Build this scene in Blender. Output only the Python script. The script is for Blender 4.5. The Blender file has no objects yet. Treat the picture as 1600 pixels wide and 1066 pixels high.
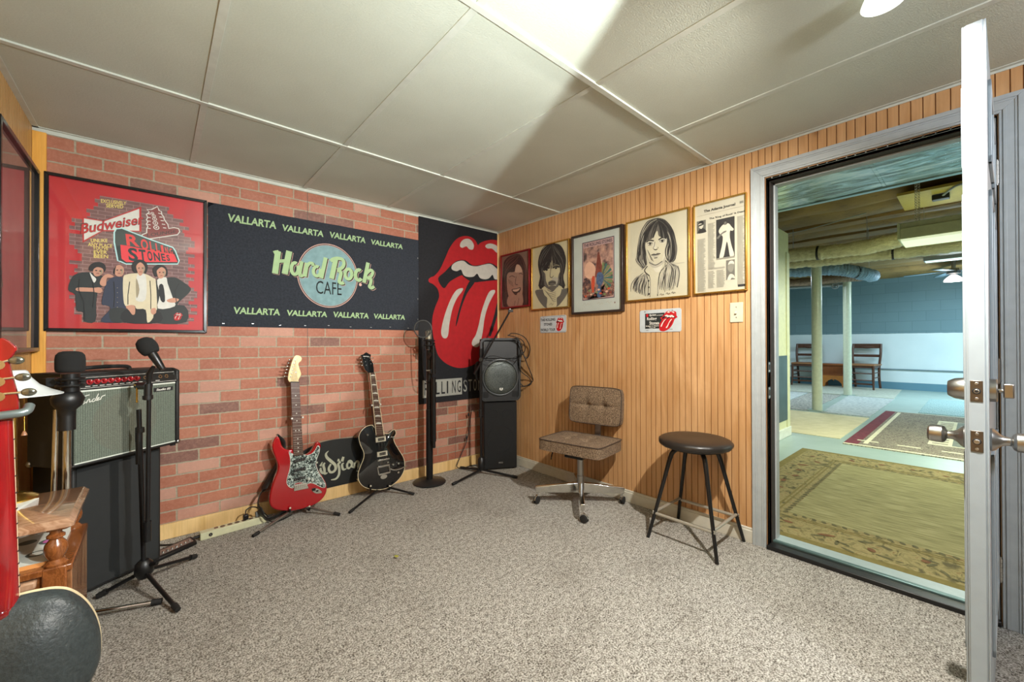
import bpy, bmesh, math, random
from mathutils import Vector, Matrix, Euler, noise as mnoise
random.seed(7)
PI = math.pi
SC = bpy.context.scene
COL = SC.collection

# ------------------------------------------------------------------ camera
CAM_F, YAW, PITCH, ROLL = 636.5562, math.radians(41.16032), math.radians(.29257), math.radians(-.14002)
CAM = Vector((-2.5142, -3.0787, 1.1205))
cF = Vector((math.sin(YAW)*math.cos(PITCH), math.cos(YAW)*math.cos(PITCH), math.sin(PITCH)))
_r = Vector((math.cos(YAW), -math.sin(YAW), 0)); _u = _r.cross(cF)
cR = _r*math.cos(ROLL)+_u*math.sin(ROLL); cU = -_r*math.sin(ROLL)+_u*math.cos(ROLL)
cd = bpy.data.cameras.new('camera'); cam = bpy.data.objects.new('camera', cd); COL.objects.link(cam)
cd.sensor_width = 36; cd.lens = CAM_F*36/1600; cd.clip_start = .02; cd.clip_end = 60
m = Matrix((cR, cU, -cF)).transposed().to_4x4(); m.translation = CAM; cam.matrix_world = m
SC.camera = cam

# ------------------------------------------------------------------ exposure, world, lights
vs = SC.view_settings
vs.view_transform = 'Standard'; vs.look = 'None'; vs.gamma = 1; vs.use_curve_mapping = False
vs.exposure = 0.0
W = bpy.data.worlds.new('world'); SC.world = W; W.use_nodes = True
W.node_tree.nodes['Background'].inputs[0].default_value = (.6, .7, .8, 1)
W.node_tree.nodes['Background'].inputs[1].default_value = .05
def lamp(name, kind, loc, power, color, radius=.03, aim=None, angle=None, blend=.1, size=None):
    l = bpy.data.lights.new(name, kind); l.energy = power; l.color = color
    if kind in ('POINT', 'SPOT'): l.shadow_soft_size = radius
    if kind == 'SPOT': l.spot_size = math.radians(angle); l.spot_blend = blend
    if kind == 'AREA':
        l.shape = 'RECTANGLE'; l.size, l.size_y = size
    o = bpy.data.objects.new(name, l); COL.objects.link(o); o.location = loc
    if aim is not None: o.rotation_euler = (Vector(aim)-Vector(loc)).to_track_quat('-Z', 'Y').to_euler()
    return o
KEY = (-1.15, -2.94, 2.11)
lamp('ceiling_and_flash_spot', 'SPOT', KEY, 275, (1, .955, .87), .022, aim=(-1.10, -2.55, 1.165), angle=168, blend=.55)
lamp('ceiling_and_flash_spot', 'SPOT', (-1.84, -2.98, 1.53), 150, (.93, 1, .98), .03, aim=(-2.36, -2.22, 1.97), angle=116, blend=.04)  # unseen bounced flash well below the ceiling, aimed up at it; no fixture built
lamp('room_fill_light', 'POINT', (-1.25, -4.15, 1.9), 80, (.84, .90, 1), .12)  # added cool fill behind the camera, no fixture; brightens the far door casing
# the shop lights of the basement beyond the doorway
lamp('basement_tube_light', 'AREA', (3.1, -3.3, 2.12), 75, (.97, 1, .80), size=(.25, 1.2), aim=(3.1, -3.3, 0))
lamp('basement_tube_light', 'AREA', (3.2, -6.0, 2.3), 75, (.95, 1, .86), size=(.3, 2.2), aim=(3.2, -6.0, 0))
lamp('basement_tube_light', 'AREA', (8.6, -4.3, 2.4), 190, (.62, .86, 1), size=(.5, 2.2), aim=(8.6, -4.3, 0))
lamp('basement_tube_light', 'AREA', (7.2, -.2, 2.4), 60, (.75, .9, 1), size=(.5, 1.2), aim=(7.2, -.2, 0))

# ------------------------------------------------------------------ materials
def lin(c):
    def f(x):
        x /= 255.
        return x/12.92 if x <= .04045 else ((x+.055)/1.055)**2.4
    return (f(c[0]), f(c[1]), f(c[2]), 1)
class NT:
    def __init__(s, name):
        s.m = bpy.data.materials.new(name); s.m.use_nodes = True; s.t = s.m.node_tree
        s.b = s.t.nodes['Principled BSDF']; s.out = s.t.nodes['Material Output']
    def n(s, typ, **kw):
        nd = s.t.nodes.new('ShaderNode'+typ)
        for k, v in kw.items():
            if k.startswith('i_'):
                k2 = k[2:]; k2 = int(k2) if k2.isdigit() else k2.replace('_', ' ')
                s.set(nd, k2, v)
            else: setattr(nd, k, v)
        return nd
    def set(s, nd, k, v):
        if isinstance(v, bpy.types.NodeSocket): s.t.links.new(v, nd.inputs[k])
        else: nd.inputs[k].default_value = v
    def coord(s, scale=(1, 1, 1), rot=(0, 0, 0), loc=(0, 0, 0)):
        tc = s.n('TexCoord'); mp = s.n('Mapping'); s.t.links.new(tc.outputs['Object'], mp.inputs['Vector'])
        mp.inputs['Scale'].default_value = scale; mp.inputs['Rotation'].default_value = rot; mp.inputs['Location'].default_value = loc
        return mp.outputs[0]
    def noise(s, vec, scale, detail=2, rough=.5, dist=0, col=False):
        nd = s.n('TexNoise', i_Vector=vec, i_Scale=scale, i_Detail=detail, i_Roughness=rough, i_Distortion=dist)
        return nd.outputs['Color' if col else 'Fac']
    def math(s, op, a, b=0.0, c=0.0):
        nd = s.n('Math', operation=op); s.set(nd, 0, a); s.set(nd, 1, b); s.set(nd, 2, c); return nd.outputs[0]
    def ramp(s, fac, stops, interp='LINEAR'):
        nd = s.n('ValToRGB'); s.t.links.new(fac, nd.inputs[0]); cr = nd.color_ramp; cr.interpolation = interp
        while len(cr.elements) < len(stops): cr.elements.new(.5)
        for e, (p, c) in zip(cr.elements, stops): e.position = p; e.color = c if len(c) == 4 else lin(c)
        return nd.outputs[0]
    def mix(s, fac, a, b, typ='MIX'):
        nd = s.n('Mix', data_type='RGBA', blend_type=typ)
        s.set(nd, 0, fac); s.set(nd, 6, a); s.set(nd, 7, b); return nd.outputs[2]
    def bump(s, h, strength, dist=.01):
        nd = s.n('Bump', i_Strength=strength, i_Distance=dist, i_Height=h)
        s.t.links.new(nd.outputs[0], s.b.inputs['Normal'])
    def base(s, c): s.set(s.b, 'Base Color', c)
    def done(s, rough=.5, metal=0, **kw):
        s.set(s.b, 'Roughness', rough); s.set(s.b, 'Metallic', metal)
        for k, v in kw.items(): s.set(s.b, k.replace('_', ' '), v)
        return s.m
_mc = {}
def mat(name, col, rough=.5, metal=0, var=.06, scale=25, bump=0, bscale=200, **kw):
    if name in _mc: return _mc[name]
    t = NT(name); v = t.coord(); a = lin(col)
    f = t.noise(v, scale, 3)
    lo = tuple(x*(1-var) for x in a[:3])+(1,); hi = tuple(min(1, x*(1+var)) for x in a[:3])+(1,)
    t.base(t.ramp(f, [(.3, lo), (.7, hi)]))
    if bump: t.bump(t.noise(v, bscale, 2), bump, .002)
    _mc[name] = t.done(rough, metal, **kw); return _mc[name]

def brick_mat():
    t = NT('brick_panel'); tc = t.n('TexCoord'); v = tc.outputs['Object']
    d = t.noise(v, 28, 3, col=True)
    dv = t.n('VectorMath', operation='MULTIPLY_ADD'); t.set(dv, 0, d); t.set(dv, 1, (.006, 0, .006)); t.set(dv, 2, v)
    sp = t.n('SeparateXYZ', i_0=dv.outputs[0])
    sp0 = t.n('SeparateXYZ', i_0=v)
    z = t.math('DIVIDE', t.math('SUBTRACT', sp.outputs[2], .0865+.003), .0675)
    row = t.math('FLOOR', z); fz = t.math('SUBTRACT', z, row)
    odd = t.math('ABSOLUTE', t.math('MODULO', row, 2.0))
    x = t.math('ADD', t.math('DIVIDE', t.math('ADD', sp.outputs[0], 2.421-.003), .205), t.math('MULTIPLY', odd, .5))
    colm = t.math('FLOOR', x); fx = t.math('SUBTRACT', x, colm)
    dx = t.math('MULTIPLY', t.math('MINIMUM', fx, t.math('SUBTRACT', 1.0, fx)), .205)
    dz = t.math('MULTIPLY', t.math('MINIMUM', fz, t.math('SUBTRACT', 1.0, fz)), .0675)
    ds = t.math('SMOOTH_MIN', dx, dz, .006)
    mask = t.n('MapRange', interpolation_type='SMOOTHSTEP', i_0=ds, i_1=.0025, i_2=.0055).outputs[0]
    cx = t.n('CombineXYZ', i_0=colm, i_1=row)
    wn = t.n('TexWhiteNoise', noise_dimensions='2D', i_Vector=cx.outputs[0])
    bc = t.ramp(wn.outputs['Value'], [(0, (88, 62, 56)), (.08, (92, 66, 60)), (.11, (166, 99, 72)), (.35, (150, 83, 58)), (.6, (172, 107, 79)), (.8, (160, 93, 67)), (.86, (186, 138, 118)), (1, (192, 152, 134))])
    n1 = t.noise(v, 60, 5, .7); n2 = t.noise(v, 9, 3)
    bc = t.mix(t.math('MULTIPLY', n1, .42), bc, t.ramp(n1, [(.35, (88, 56, 46)), (.65, (190, 140, 120))]))
    bc = t.mix(.22, bc, t.ramp(n2, [(.35, (142, 80, 60)), (.65, (178, 120, 98))]))
    mo = t.ramp(n1, [(.3, (134, 122, 103)), (.7, (166, 153, 130))])
    c = t.mix(mask, mo, bc)
    # panel seams every four feet
    sx = t.math('ABSOLUTE', t.math('SUBTRACT', t.math('FRACT', t.math('DIVIDE', t.math('ADD', sp0.outputs[0], 1.718+12.2+.61), 1.22)), .5))
    c = t.mix(t.math('LESS_THAN', sx, .0016), c, lin((92, 76, 66)))
    sp2 = t.noise(v, 140, 3, .7); c = t.mix(t.ramp(sp2, [(.60, (0, 0, 0, 1)), (.72, (.4, .4, .4, 1))]), c, lin((206, 176, 156)))
    t.base(c)
    h = t.math('ADD', t.math('MULTIPLY', mask, .8), t.math('MULTIPLY', n1, .25))
    t.bump(h, .35, .004)
    return t.done(.62)
def wood_panel(name, c1, c2, knots=True):
    t = NT(name); v = t.coord((6, 6, .8))
    g = t.noise(t.coord((40, 40, 1.2)), 3, 4, .6); w = t.noise(v, 2.2, 4, .55, 1.2)
    c = t.ramp(w, [(.3, c1), (.5, c2), (.72, tuple(min(255, x+16) for x in c2))])
    c = t.mix(.35, c, t.ramp(g, [(.3, tuple(x*.82 for x in c1)), (.7, c2)]))
    lp = t.noise(t.coord((1, 1, .55)), 3.4, 4, .6, .8); c = t.mix(t.ramp(lp, [(.55, (0, 0, 0, 1)), (.75, (.42, .42, .42, 1))]), c, lin(tuple(min(255, x+30) for x in c2)))
    if knots:
        vo = t.n('TexVoronoi', i_Vector=t.coord((2.3, 2.3, 1.5)), i_Scale=1.0).outputs['Distance']
        k = t.n('MapRange', i_0=vo, i_1=.030, i_2=.075, i_3=.85, i_4=0.0).outputs[0]
        c = t.mix(k, c, lin((96, 56, 24)))
    t.base(c); t.bump(g, .08, .002)
    return t.done(.42)
def grain(name, c1, c2, scale=(2, 14, 14), rough=.3, rot=(0, 0, 0), dist=2.0, coat=0):
    t = NT(name); v = t.coord(scale, rot)
    f = t.noise(v, 3, 4, .6, dist)
    w = t.math('FRACT', t.math('MULTIPLY', f, 7.0)); w = t.math('ABSOLUTE', t.math('SUBTRACT', t.math('MULTIPLY', w, 2.0), 1.0))
    c = t.mix(.6, t.ramp(f, [(.3, c1), (.7, c2)]), t.ramp(w, [(0, c1), (1, c2)]))
    t.base(c); t.bump(f, .05, .002)
    return t.done(rough, Coat_Weight=coat)
def carpet_mat(name, dark, mid, light, scale=210, patch=.5, stain=(120, 104, 80)):
    t = NT(name); v = t.coord()
    n1 = t.noise(v, scale, 3, .7); n2 = t.noise(v, 3.2, 4, .6); n3 = t.noise(v, scale*.28, 2)
    f = t.math('ADD', t.math('MULTIPLY', n1, .8), t.math('MULTIPLY', n3, .2))
    c = t.ramp(f, [(.37, dark), (.47, mid), (.585, light)])
    k = t.ramp(n2, [(.50, (0, 0, 0)), (.75, (255, 255, 255))])
    c = t.mix(t.math('MULTIPLY', k, patch*.55), c, t.mix(1.0, c, lin(stain), 'MULTIPLY'))
    t.base(c); t.bump(f, 1.0, .012)
    return t.done(.95)
def tile_mat():
    t = NT('ceiling_panel'); v = t.coord()
    n = t.noise(t.coord((1, 1.6, 1)), 130, 4, .65); n2 = t.noise(v, 2.5, 3)
    c = t.mix(.6, t.ramp(n, [(.35, (180, 185, 173)), (.65, (196, 201, 189))]), t.ramp(n2, [(.3, (178, 183, 170)), (.7, (194, 199, 187))]))
    t.base(c); t.bump(n, .45, .004)
    return t.done(.5)
def speckle(name, stops, scale, rough=.6, metal=0, sc=(1, 1, 1), detail=3, bump=0, dist=0, coat=0):
    t = NT(name); v = t.coord(sc); f = t.noise(v, scale, detail, .6, dist)
    t.base(t.ramp(f, stops))
    if bump: t.bump(f, bump, .004)
    return t.done(rough, metal, Coat_Weight=coat)
def glass_mat(name, tint=(1, 1, 1), gloss=.05, rough=.02, amount=1.0):
    t = NT(name); t.t.nodes.remove(t.b)
    tr = t.n('BsdfTransparent', i_Color=(*tint, 1)); gl = t.n('BsdfGlossy', i_Roughness=rough)
    mx = t.n('MixShader'); ge = t.n('NewGeometry'); dp = t.n('VectorMath', operation='DOT_PRODUCT'); t.set(dp, 0, ge.outputs['Normal']); t.set(dp, 1, ge.outputs['Incoming'])
    sch = t.math('MULTIPLY_ADD', t.math('POWER', t.math('SUBTRACT', 1.0, t.math('ABSOLUTE', dp.outputs['Value'])), 5.0), (1-gloss)*amount, gloss*amount)
    v = t.coord(); t.set(gl, 'Color', t.ramp(t.noise(v, 6, 2), [(.3, (240, 240, 240)), (.7, (255, 255, 255))]))
    t.t.links.new(sch, mx.inputs[0]); t.t.links.new(tr.outputs[0], mx.inputs[1]); t.t.links.new(gl.outputs[0], mx.inputs[2])
    t.t.links.new(mx.outputs[0], t.out.inputs[0]); return t.m
def emit(name, col, strength):
    t = NT(name); v = t.coord(); a = lin(col)
    c = t.ramp(t.noise(v, 8, 1), [(.3, tuple(x*.94 for x in a[:3])+(1,)), (.7, a)])
    t.base(c); t.set(t.b, 'Emission Color', c)
    return t.done(.4, Emission_Strength=strength)

M_brick = brick_mat()
M_bead = wood_panel('beadboard_panel', (176, 128, 80), (194, 150, 103))
M_beadl = wood_panel('beadboard_panel_pale', (176, 132, 70), (194, 152, 90))
M_groove = mat('panel_groove', (132, 86, 46), .6)
M_pine = wood_panel('pine_board', (206, 164, 100), (226, 190, 132))
M_pineo = wood_panel('pine_corner_board', (206, 140, 46), (226, 164, 70))
M_carpet = carpet_mat('speckled_carpet', (46, 40, 34), (144, 138, 127), (214, 211, 203), scale=165)
M_tile = tile_mat()
M_tee = mat('ceiling_tee', (190, 194, 184), .4)
M_white = mat('white_trim_paint', (158, 164, 166), .35)
M_base = mat('cream_base_paint', (190, 186, 172), .4)
M_doorp = mat('door_paint', (150, 160, 166), .3, var=.03)
M_black = mat('black_plastic', (17, 17, 18), .4)
M_blackm = mat('black_powder_metal', (26, 26, 27), .32, .3)
M_rubber = mat('black_rubber', (24, 24, 24), .7)
M_tolex = mat('black_tolex', (24, 23, 22), .55, bump=.4, bscale=500)
M_foam = mat('black_foam', (20, 20, 20), .95, bump=.5, bscale=900)
M_felt = mat('black_felt', (24, 24, 28), .95, var=.25, scale=60, bump=.4, bscale=700)
M_towel = mat('charcoal_towel', (38, 42, 50), .95, var=.28, scale=90, bump=.5, bscale=600)
M_chrome = mat('chrome', (214, 212, 206), .14, 1, var=.03)
M_nickel = mat('satin_nickel', (160, 158, 154), .30, 1, var=.05)
M_steel = mat('brushed_steel', (170, 170, 168), .34, 1, var=.08)
M_brass = mat('brass', (206, 168, 84), .25, 1)
M_glass = glass_mat('picture_glass')
M_glassm = glass_mat('matt_picture_glass', rough=.38, amount=.6)
M_dark = mat('dark_void', (10, 10, 10), .8)
M_cord = mat('black_cord', (18, 18, 18), .5)
# ------------------------------------------------------------------ mesh helpers
class Pl:
    """a plane frame: origin, right, up, outward normal"""
    def __init__(s, O, X, Z):
        s.O = Vector(O); s.X = Vector(X).normalized(); s.Z = Vector(Z).normalized(); s.N = s.X.cross(s.Z)
    def at(s, a, b, d=0): return s.O+s.X*a+s.Z*b+s.N*d
    def px(s, u, v, d=0):
        r = cF+cR*((u-800)/CAM_F)-cU*((v-533)/CAM_F)
        t = (s.O+s.N*d-CAM).dot(s.N)/r.dot(s.N); p = CAM+r*t-s.O
        return (p.dot(s.X), p.dot(s.Z))
def ray(u, v): return cF+cR*((u-800)/CAM_F)-cU*((v-533)/CAM_F)
def atd(u, v, d): return CAM+ray(u, v)*d
def depth(p): return (Vector(p)-CAM).dot(cF)
def on(u, v, ax, val):
    r = ray(u, v); return CAM+r*((val-CAM[ax])/r[ax])
BACK = Pl((0, 0, 0), (1, 0, 0), (0, 0, 1)); BACK.N = Vector((0, -1, 0))
RIGHT = Pl((0, 0, 0), (0, -1, 0), (0, 0, 1)); RIGHT.N = Vector((-1, 0, 0))
LEFT = Pl((-2.976, 0, 0), (0, 1, 0), (0, 0, 1)); LEFT.N = Vector((1, 0, 0))
FLOOR = Pl((0, 0, 0), (1, 0, 0), (0, 1, 0)); FLOOR.N = Vector((0, 0, 1))

def smooth(pts, n=4, closed=True):
    P = [Vector((p[0], p[1], p[2] if len(p) > 2 else 0)) for p in pts]; out = []; L = len(P)
    for i in range(L if closed else L-1):
        p0 = P[(i-1) % L] if closed or i > 0 else P[0]; p1 = P[i]; p2 = P[(i+1) % L]
        p3 = P[(i+2) % L] if closed or i+2 < L else P[-1]
        for k in range(n):
            t = k/n
            out.append(.5*((2*p1)+(-p0+p2)*t+(2*p0-5*p1+4*p2-p3)*t*t+(-p0+3*p1-3*p2+p3)*t**3))
    if not closed: out.append(P[-1])
    return [tuple(p) for p in out] if len(pts[0]) > 2 else [(p.x, p.y) for p in out]
def frame(d):
    d = Vector(d).normalized(); a = Vector((0, 0, 1)) if abs(d.z) < .9 else Vector((1, 0, 0))
    x = d.cross(a).normalized(); return x, d.cross(x).normalized(), d
_tx = {}
def glyphs(s, bold=0, shear=0):
    k = (s, bold, shear)
    if k in _tx: return _tx[k]
    cu = bpy.data.curves.new('t', 'FONT'); cu.body = s; cu.offset = bold; cu.shear = shear; cu.resolution_u = 3; cu.fill_mode = 'FRONT'
    ob = bpy.data.objects.new('t', cu); COL.objects.link(ob)
    dg = bpy.context.evaluated_depsgraph_get(); me = ob.evaluated_get(dg).to_mesh()
    V = [(v.co.x, v.co.y) for v in me.vertices]; F = [tuple(p.vertices) for p in me.polygons]
    bpy.data.objects.remove(ob); bpy.data.curves.remove(cu)
    x0 = min(v[0] for v in V); x1 = max(v[0] for v in V); y0 = min(v[1] for v in V); y1 = max(v[1] for v in V)
    V = [((x-x0)/(x1-x0), (y-y0)/(y1-y0)) for x, y in V]
    _tx[k] = (V, F); return _tx[k]
class MB:
    def __init__(s, M=None): s.bm = bmesh.new(); s.M = M or Matrix()
    def add(s, vs, fs, mi=0, M=None):
        T = s.M @ M if M is not None else s.M
        bv = [s.bm.verts.new(T @ Vector(v)) for v in vs]
        for f in fs:
            try: s.bm.faces.new([bv[i] for i in f]).material_index = mi
            except ValueError: pass
        return s
    def box(s, c, size, mi=0, M=None):
        x, y, z = [k/2 for k in size]; c = Vector(c)
        vs = [c+Vector((sx*x, sy*y, sz*z)) for sx in (-1, 1) for sy in (-1, 1) for sz in (-1, 1)]
        return s.add(vs, [(0, 1, 3, 2), (4, 6, 7, 5), (0, 4, 5, 1), (2, 3, 7, 6), (0, 2, 6, 4), (1, 5, 7, 3)], mi, M)
    def b2(s, a, b, mi=0, M=None):
        return s.box([(p+q)/2 for p, q in zip(a, b)], [abs(q-p) for p, q in zip(a, b)], mi, M)
    def tube(s, pts, r, n=8, mi=0, closed=False, M=None, caps=True):
        P = [Vector(p) for p in pts]; L = len(P); R = r if isinstance(r, (list, tuple)) else [r]*L
        vs = []; fs = []; px = None
        for i in range(L):
            if closed: t = P[(i+1) % L]-P[i-1]
            else: t = P[min(i+1, L-1)]-P[max(i-1, 0)]
            if t.length < 1e-9: t = Vector((0, 0, 1))
            t.normalize()
            if px is None: px = frame(t)[0]
            else:
                px = px-t*px.dot(t)
                px = px.normalized() if px.length > 1e-6 else frame(t)[0]
            py = t.cross(px)
            for k in range(n):
                a = 2*PI*k/n; vs.append(P[i]+px*math.cos(a)*R[i]+py*math.sin(a)*R[i])
        for i in range(L if closed else L-1):
            j = (i+1) % L
            for k in range(n): fs.append((i*n+k, i*n+(k+1) % n, j*n+(k+1) % n, j*n+k))
        if caps and not closed: fs += [tuple(range(n))[::-1], tuple((L-1)*n+k for k in range(n))]
        return s.add(vs, fs, mi, M)
    def cyl(s, p0, p1, r0, r1=None, n=18, mi=0, M=None): return s.tube([p0, p1], [r0, r0 if r1 is None else r1], n, mi, M=M)
    def bar(s, p0, p1, w, h, mi=0, up=(0, 0, 1), w1=None, h1=None):
        p0 = Vector(p0); p1 = Vector(p1); d = (p1-p0).normalized(); x = d.cross(Vector(up)).normalized(); y = x.cross(d)
        w1 = w if w1 is None else w1; h1 = h if h1 is None else h1; vs = []
        for p, a, b in ((p0, w, h), (p1, w1, h1)):
            for sx, sy in ((-1, -1), (1, -1), (1, 1), (-1, 1)): vs.append(p+x*sx*a/2+y*sy*b/2)
        return s.add(vs, [(3, 2, 1, 0), (4, 5, 6, 7), (0, 1, 5, 4), (1, 2, 6, 5), (2, 3, 7, 6), (3, 0, 4, 7)], mi)
    def lathe(s, prof, n=24, mi=0, M=None):
        vs = []; fs = []; L = len(prof)
        for r, z in prof:
            for k in range(n): vs.append((r*math.cos(2*PI*k/n), r*math.sin(2*PI*k/n), z))
        for i in range(L-1):
            for k in range(n): fs.append((i*n+k, i*n+(k+1) % n, (i+1)*n+(k+1) % n, (i+1)*n+k))
        if prof[0][0] > 1e-5: fs.append(tuple(range(n))[::-1])
        if prof[-1][0] > 1e-5: fs.append(tuple((L-1)*n+k for k in range(n)))
        return s.add(vs, fs, mi, M)
    def ball(s, c, r, n=14, mi=0, M=None):
        r = r if isinstance(r, (list, tuple)) else (r, r, r)
        pr = [(max(1e-4, math.sin(PI*i/n)), -math.cos(PI*i/n)) for i in range(n+1)]
        T = Matrix.Translation(Vector(c)) @ Matrix.Diagonal((*r, 1))
        return s.lathe(pr, n*2, mi, (M @ T) if M is not None else T)
    def prism(s, pts, pl, d0, d1, mi=0):
        n = len(pts); vs = [pl.at(a, b, d0) for a, b in pts]+[pl.at(a, b, d1) for a, b in pts]
        return s.add(vs, [tuple(range(n))[::-1], tuple(range(n, 2*n))]+[(i, (i+1) % n, n+(i+1) % n, n+i) for i in range(n)], mi)
    def poly(s, pts, pl, d, mi=0): return s.add([pl.at(a, b, d) for a, b in pts], [tuple(range(len(pts)))], mi)
    def rect(s, a0, b0, a1, b1, pl, d, mi=0): return s.poly([(a0, b0), (a1, b0), (a1, b1), (a0, b1)], pl, d, mi)
    def ell(s, a, b, ra, rb, pl, d, mi=0, n=28, rot=0):
        c, q = math.cos(rot), math.sin(rot); P = []
        for k in range(n):
            x = ra*math.cos(2*PI*k/n); y = rb*math.sin(2*PI*k/n); P.append((a+x*c-y*q, b+x*q+y*c))
        return s.poly(P, pl, d, mi)
    def stroke(s, pts, w, pl, d, mi=0, closed=False):
        P = [Vector((p[0], p[1])) for p in pts]; L = len(P); Wd = w if isinstance(w, (list, tuple)) else [w]*L
        vs = []
        for i in range(L):
            t = (P[(i+1) % L]-P[i-1]) if closed else P[min(i+1, L-1)]-P[max(i-1, 0)]
            if t.length < 1e-9: t = Vector((1, 0))
            t.normalize(); nn = Vector((-t.y, t.x))*Wd[i]/2
            vs += [pl.at(*(P[i]+nn), d), pl.at(*(P[i]-nn), d)]
        fs = [(2*i, 2*i+1, 2*((i+1) % L)+1, 2*((i+1) % L)) for i in range(L if closed else L-1)]
        return s.add(vs, fs, mi)
    def txt(s, t, o, r, u, pl, d, mi=0, bold=0, shear=0):
        """text fitted into the parallelogram with corner o, right edge r and up edge u (plane coordinates)"""
        V, F = glyphs(t, bold, shear)
        return s.add([pl.at(o[0]+r[0]*x+u[0]*y, o[1]+r[1]*x+u[1]*y, d) for x, y in V], F, mi)
    def done(s, name, mats, root=None, parent=None, bevel=0, sm=True, label=None, seg=2, kind=None, recalc=True, sub=0, ang=38):
        if root is not None:
            s.bm.transform(_inv[root.name])
        if recalc: bmesh.ops.recalc_face_normals(s.bm, faces=s.bm.faces)
        me = bpy.data.meshes.new(name); s.bm.to_mesh(me); s.bm.free()
        for mm in (mats if isinstance(mats, (list, tuple)) else [mats]): me.materials.append(mm)
        if sm:
            for p in me.polygons: p.use_smooth = True
            me.set_sharp_from_angle(angle=math.radians(ang))
        o = bpy.data.objects.new(name, me); COL.objects.link(o)
        par = parent or root
        if par is not None: o.parent = par
        if label: o['label'] = label
        if kind: o['kind'] = kind
        if bevel:
            md = o.modifiers.new('bevel', 'BEVEL'); md.width = bevel; md.segments = seg; md.limit_method = 'ANGLE'; md.angle_limit = math.radians(40)
        if sub:
            md = o.modifiers.new('subdivision', 'SUBSURF'); md.levels = md.render_levels = sub
        return o
_inv = {}
def thing(name, label, cat, loc=(0, 0, 0), rz=0, group=None):
    o = bpy.data.objects.new(name, None); COL.objects.link(o); o.empty_display_size = .05
    o.location = loc; o.rotation_euler = (0, 0, rz); o['label'] = label; o['category'] = cat
    if group: o['group'] = group
    _inv[o.name] = (Matrix.Translation(Vector(loc)) @ Matrix.Rotation(rz, 4, 'Z')).inverted()
    return o
def at(o): return _inv[o.name].inverted()
def tag(o, label, cat, group=None):
    o['label'] = label; o['category'] = cat
    if group: o['group'] = group
    return o
def struct(mb, name, mats, **kw): return mb.done(name, mats, kind='structure', **kw)
def solo(mb, name, mats, label, cat, group=None, org=None, **kw):
    """a thing that is one mesh; its origin is moved to org"""
    if org is not None: mb.bm.transform(Matrix.Translation(-Vector(org)))
    o = mb.done(name, mats, **kw); tag(o, label, cat, group)
    if org is not None: o.location = org
    return o
def copy_thing(o, loc, rz, label, group=None):
    c = o.copy(); COL.objects.link(c); c.location = loc; c.rotation_euler = (0, 0, rz); c['label'] = label
    if group: c['group'] = group
    for ch in list(o.children):
        k = ch.copy(); COL.objects.link(k); k.parent = c
        for g in ch.children:
            q = g.copy(); COL.objects.link(q); q.parent = k
    return c
def ccrop(x0, y0, s): return lambda p: (x0+p[0]/s, y0+p[1]/s)
# ------------------------------------------------------------------ the room
XL, YF, H = -2.976, -4.4, 2.2
def beadwall(name, pl, a0, a1, holes, mats, pitch=.0381, back=.13):
    mb = MB(); a = a0; cuts = [a0]
    rr = random.Random(4)
    while a < a1-pitch*.5:
        a += pitch*rr.choice((.86, 1, 1, 1, 1.16)); cuts.append(min(a, a1))
    if cuts[-1] < a1: cuts.append(a1)
    extra = [h for hh in holes for h in hh[:2]]
    cuts = sorted(set(cuts+extra))
    for p, q in zip(cuts, cuts[1:]):
        z0 = 0
        for h0, h1, hz in holes:
            if p >= h0-1e-6 and q <= h1+1e-6: z0 = hz
        g0 = p+(.0019 if p not in extra else 0); g1 = q-(.0019 if q not in extra else 0)
        mb.rect(g0, z0, g1, H, pl, 0)
        for e, s in ((g0, p), (g1, q)):
            mb.add([pl.at(e, z0, 0), pl.at(e, H, 0), pl.at(s, H, -.004), pl.at(s, z0, -.004)], [(0, 1, 2, 3)], 1)
    segs = [a0]+extra+[a1]
    for p, q in zip(segs, segs[1:]):
        z0 = 0
        for h0, h1, hz in holes:
            if p >= h0-1e-6 and q <= h1+1e-6: z0 = hz
        mb.prism([(p, z0), (q, z0), (q, H), (p, H)], pl, -.0045, -back, 0)
    return struct(mb, name, mats, sm=False, recalc=False)

struct(MB().b2((XL-.1, YF-.1, -.1), (.0, .1, 0)), 'floor', M_carpet, sm=False)
struct(MB().b2((XL-.1, YF-.1, H), (.1, .1, H+.06)), 'ceiling', M_tile, sm=False)
struct(MB().b2((XL, 0, 0), (0.0, .1, H)), 'wall_back', M_brick, sm=False)
beadwall('wall_right', RIGHT, 0, 4.4, [(2.325, 3.126, 2.012)], [M_bead, M_groove])
beadwall('wall_left', LEFT, -4.4, 0, [], [M_beadl, M_groove], pitch=.031, back=.1)
struct(MB().b2((XL-.1, YF-.1, 0), (.1, YF, H)), 'wall_front', mat('grey_back_wall_paint', (104, 99, 92), .6), sm=False)

g = MB()                                            # tees of the drop ceiling
for i in range(5):
    x = -2.352+.61*i
    if x < -.05: g.b2((x-.0135, YF, H-.0045), (x+.0135, 0, H+.001))
for y in (-.808, -2.03, -3.25): g.b2((XL, y-.0125, H-.0075), (0, y+.0125, H+.001))
struct(g, 'trim_1', M_tee, bevel=.001)
g = MB()                                            # wall angle round the ceiling edge
g.b2((XL, -.022, H-.003), (0, 0, H)); g.b2((XL, -.006, H-.022), (0, 0, H))
g.b2((XL, YF, H-.003), (XL+.022, 0, H)); g.b2((-.022, YF, H-.003), (0, 0, H)); g.b2((-.004, YF, H-.012), (0, 0, H))
struct(g, 'trim_2', M_tee)
struct(MB().b2((XL, -.016, 0), (-.02, 0, .087)), 'baseboard_back', M_pine, bevel=.003)
struct(MB().b2((XL, -.018, .0), (XL+.048, 0, H-.022)), 'trim_3', M_pineo, bevel=.002)
struct(MB().b2((-.016, -.014, 0.05), (0, 0, H-.022)), 'trim_4', M_pine, bevel=.004)
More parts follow.
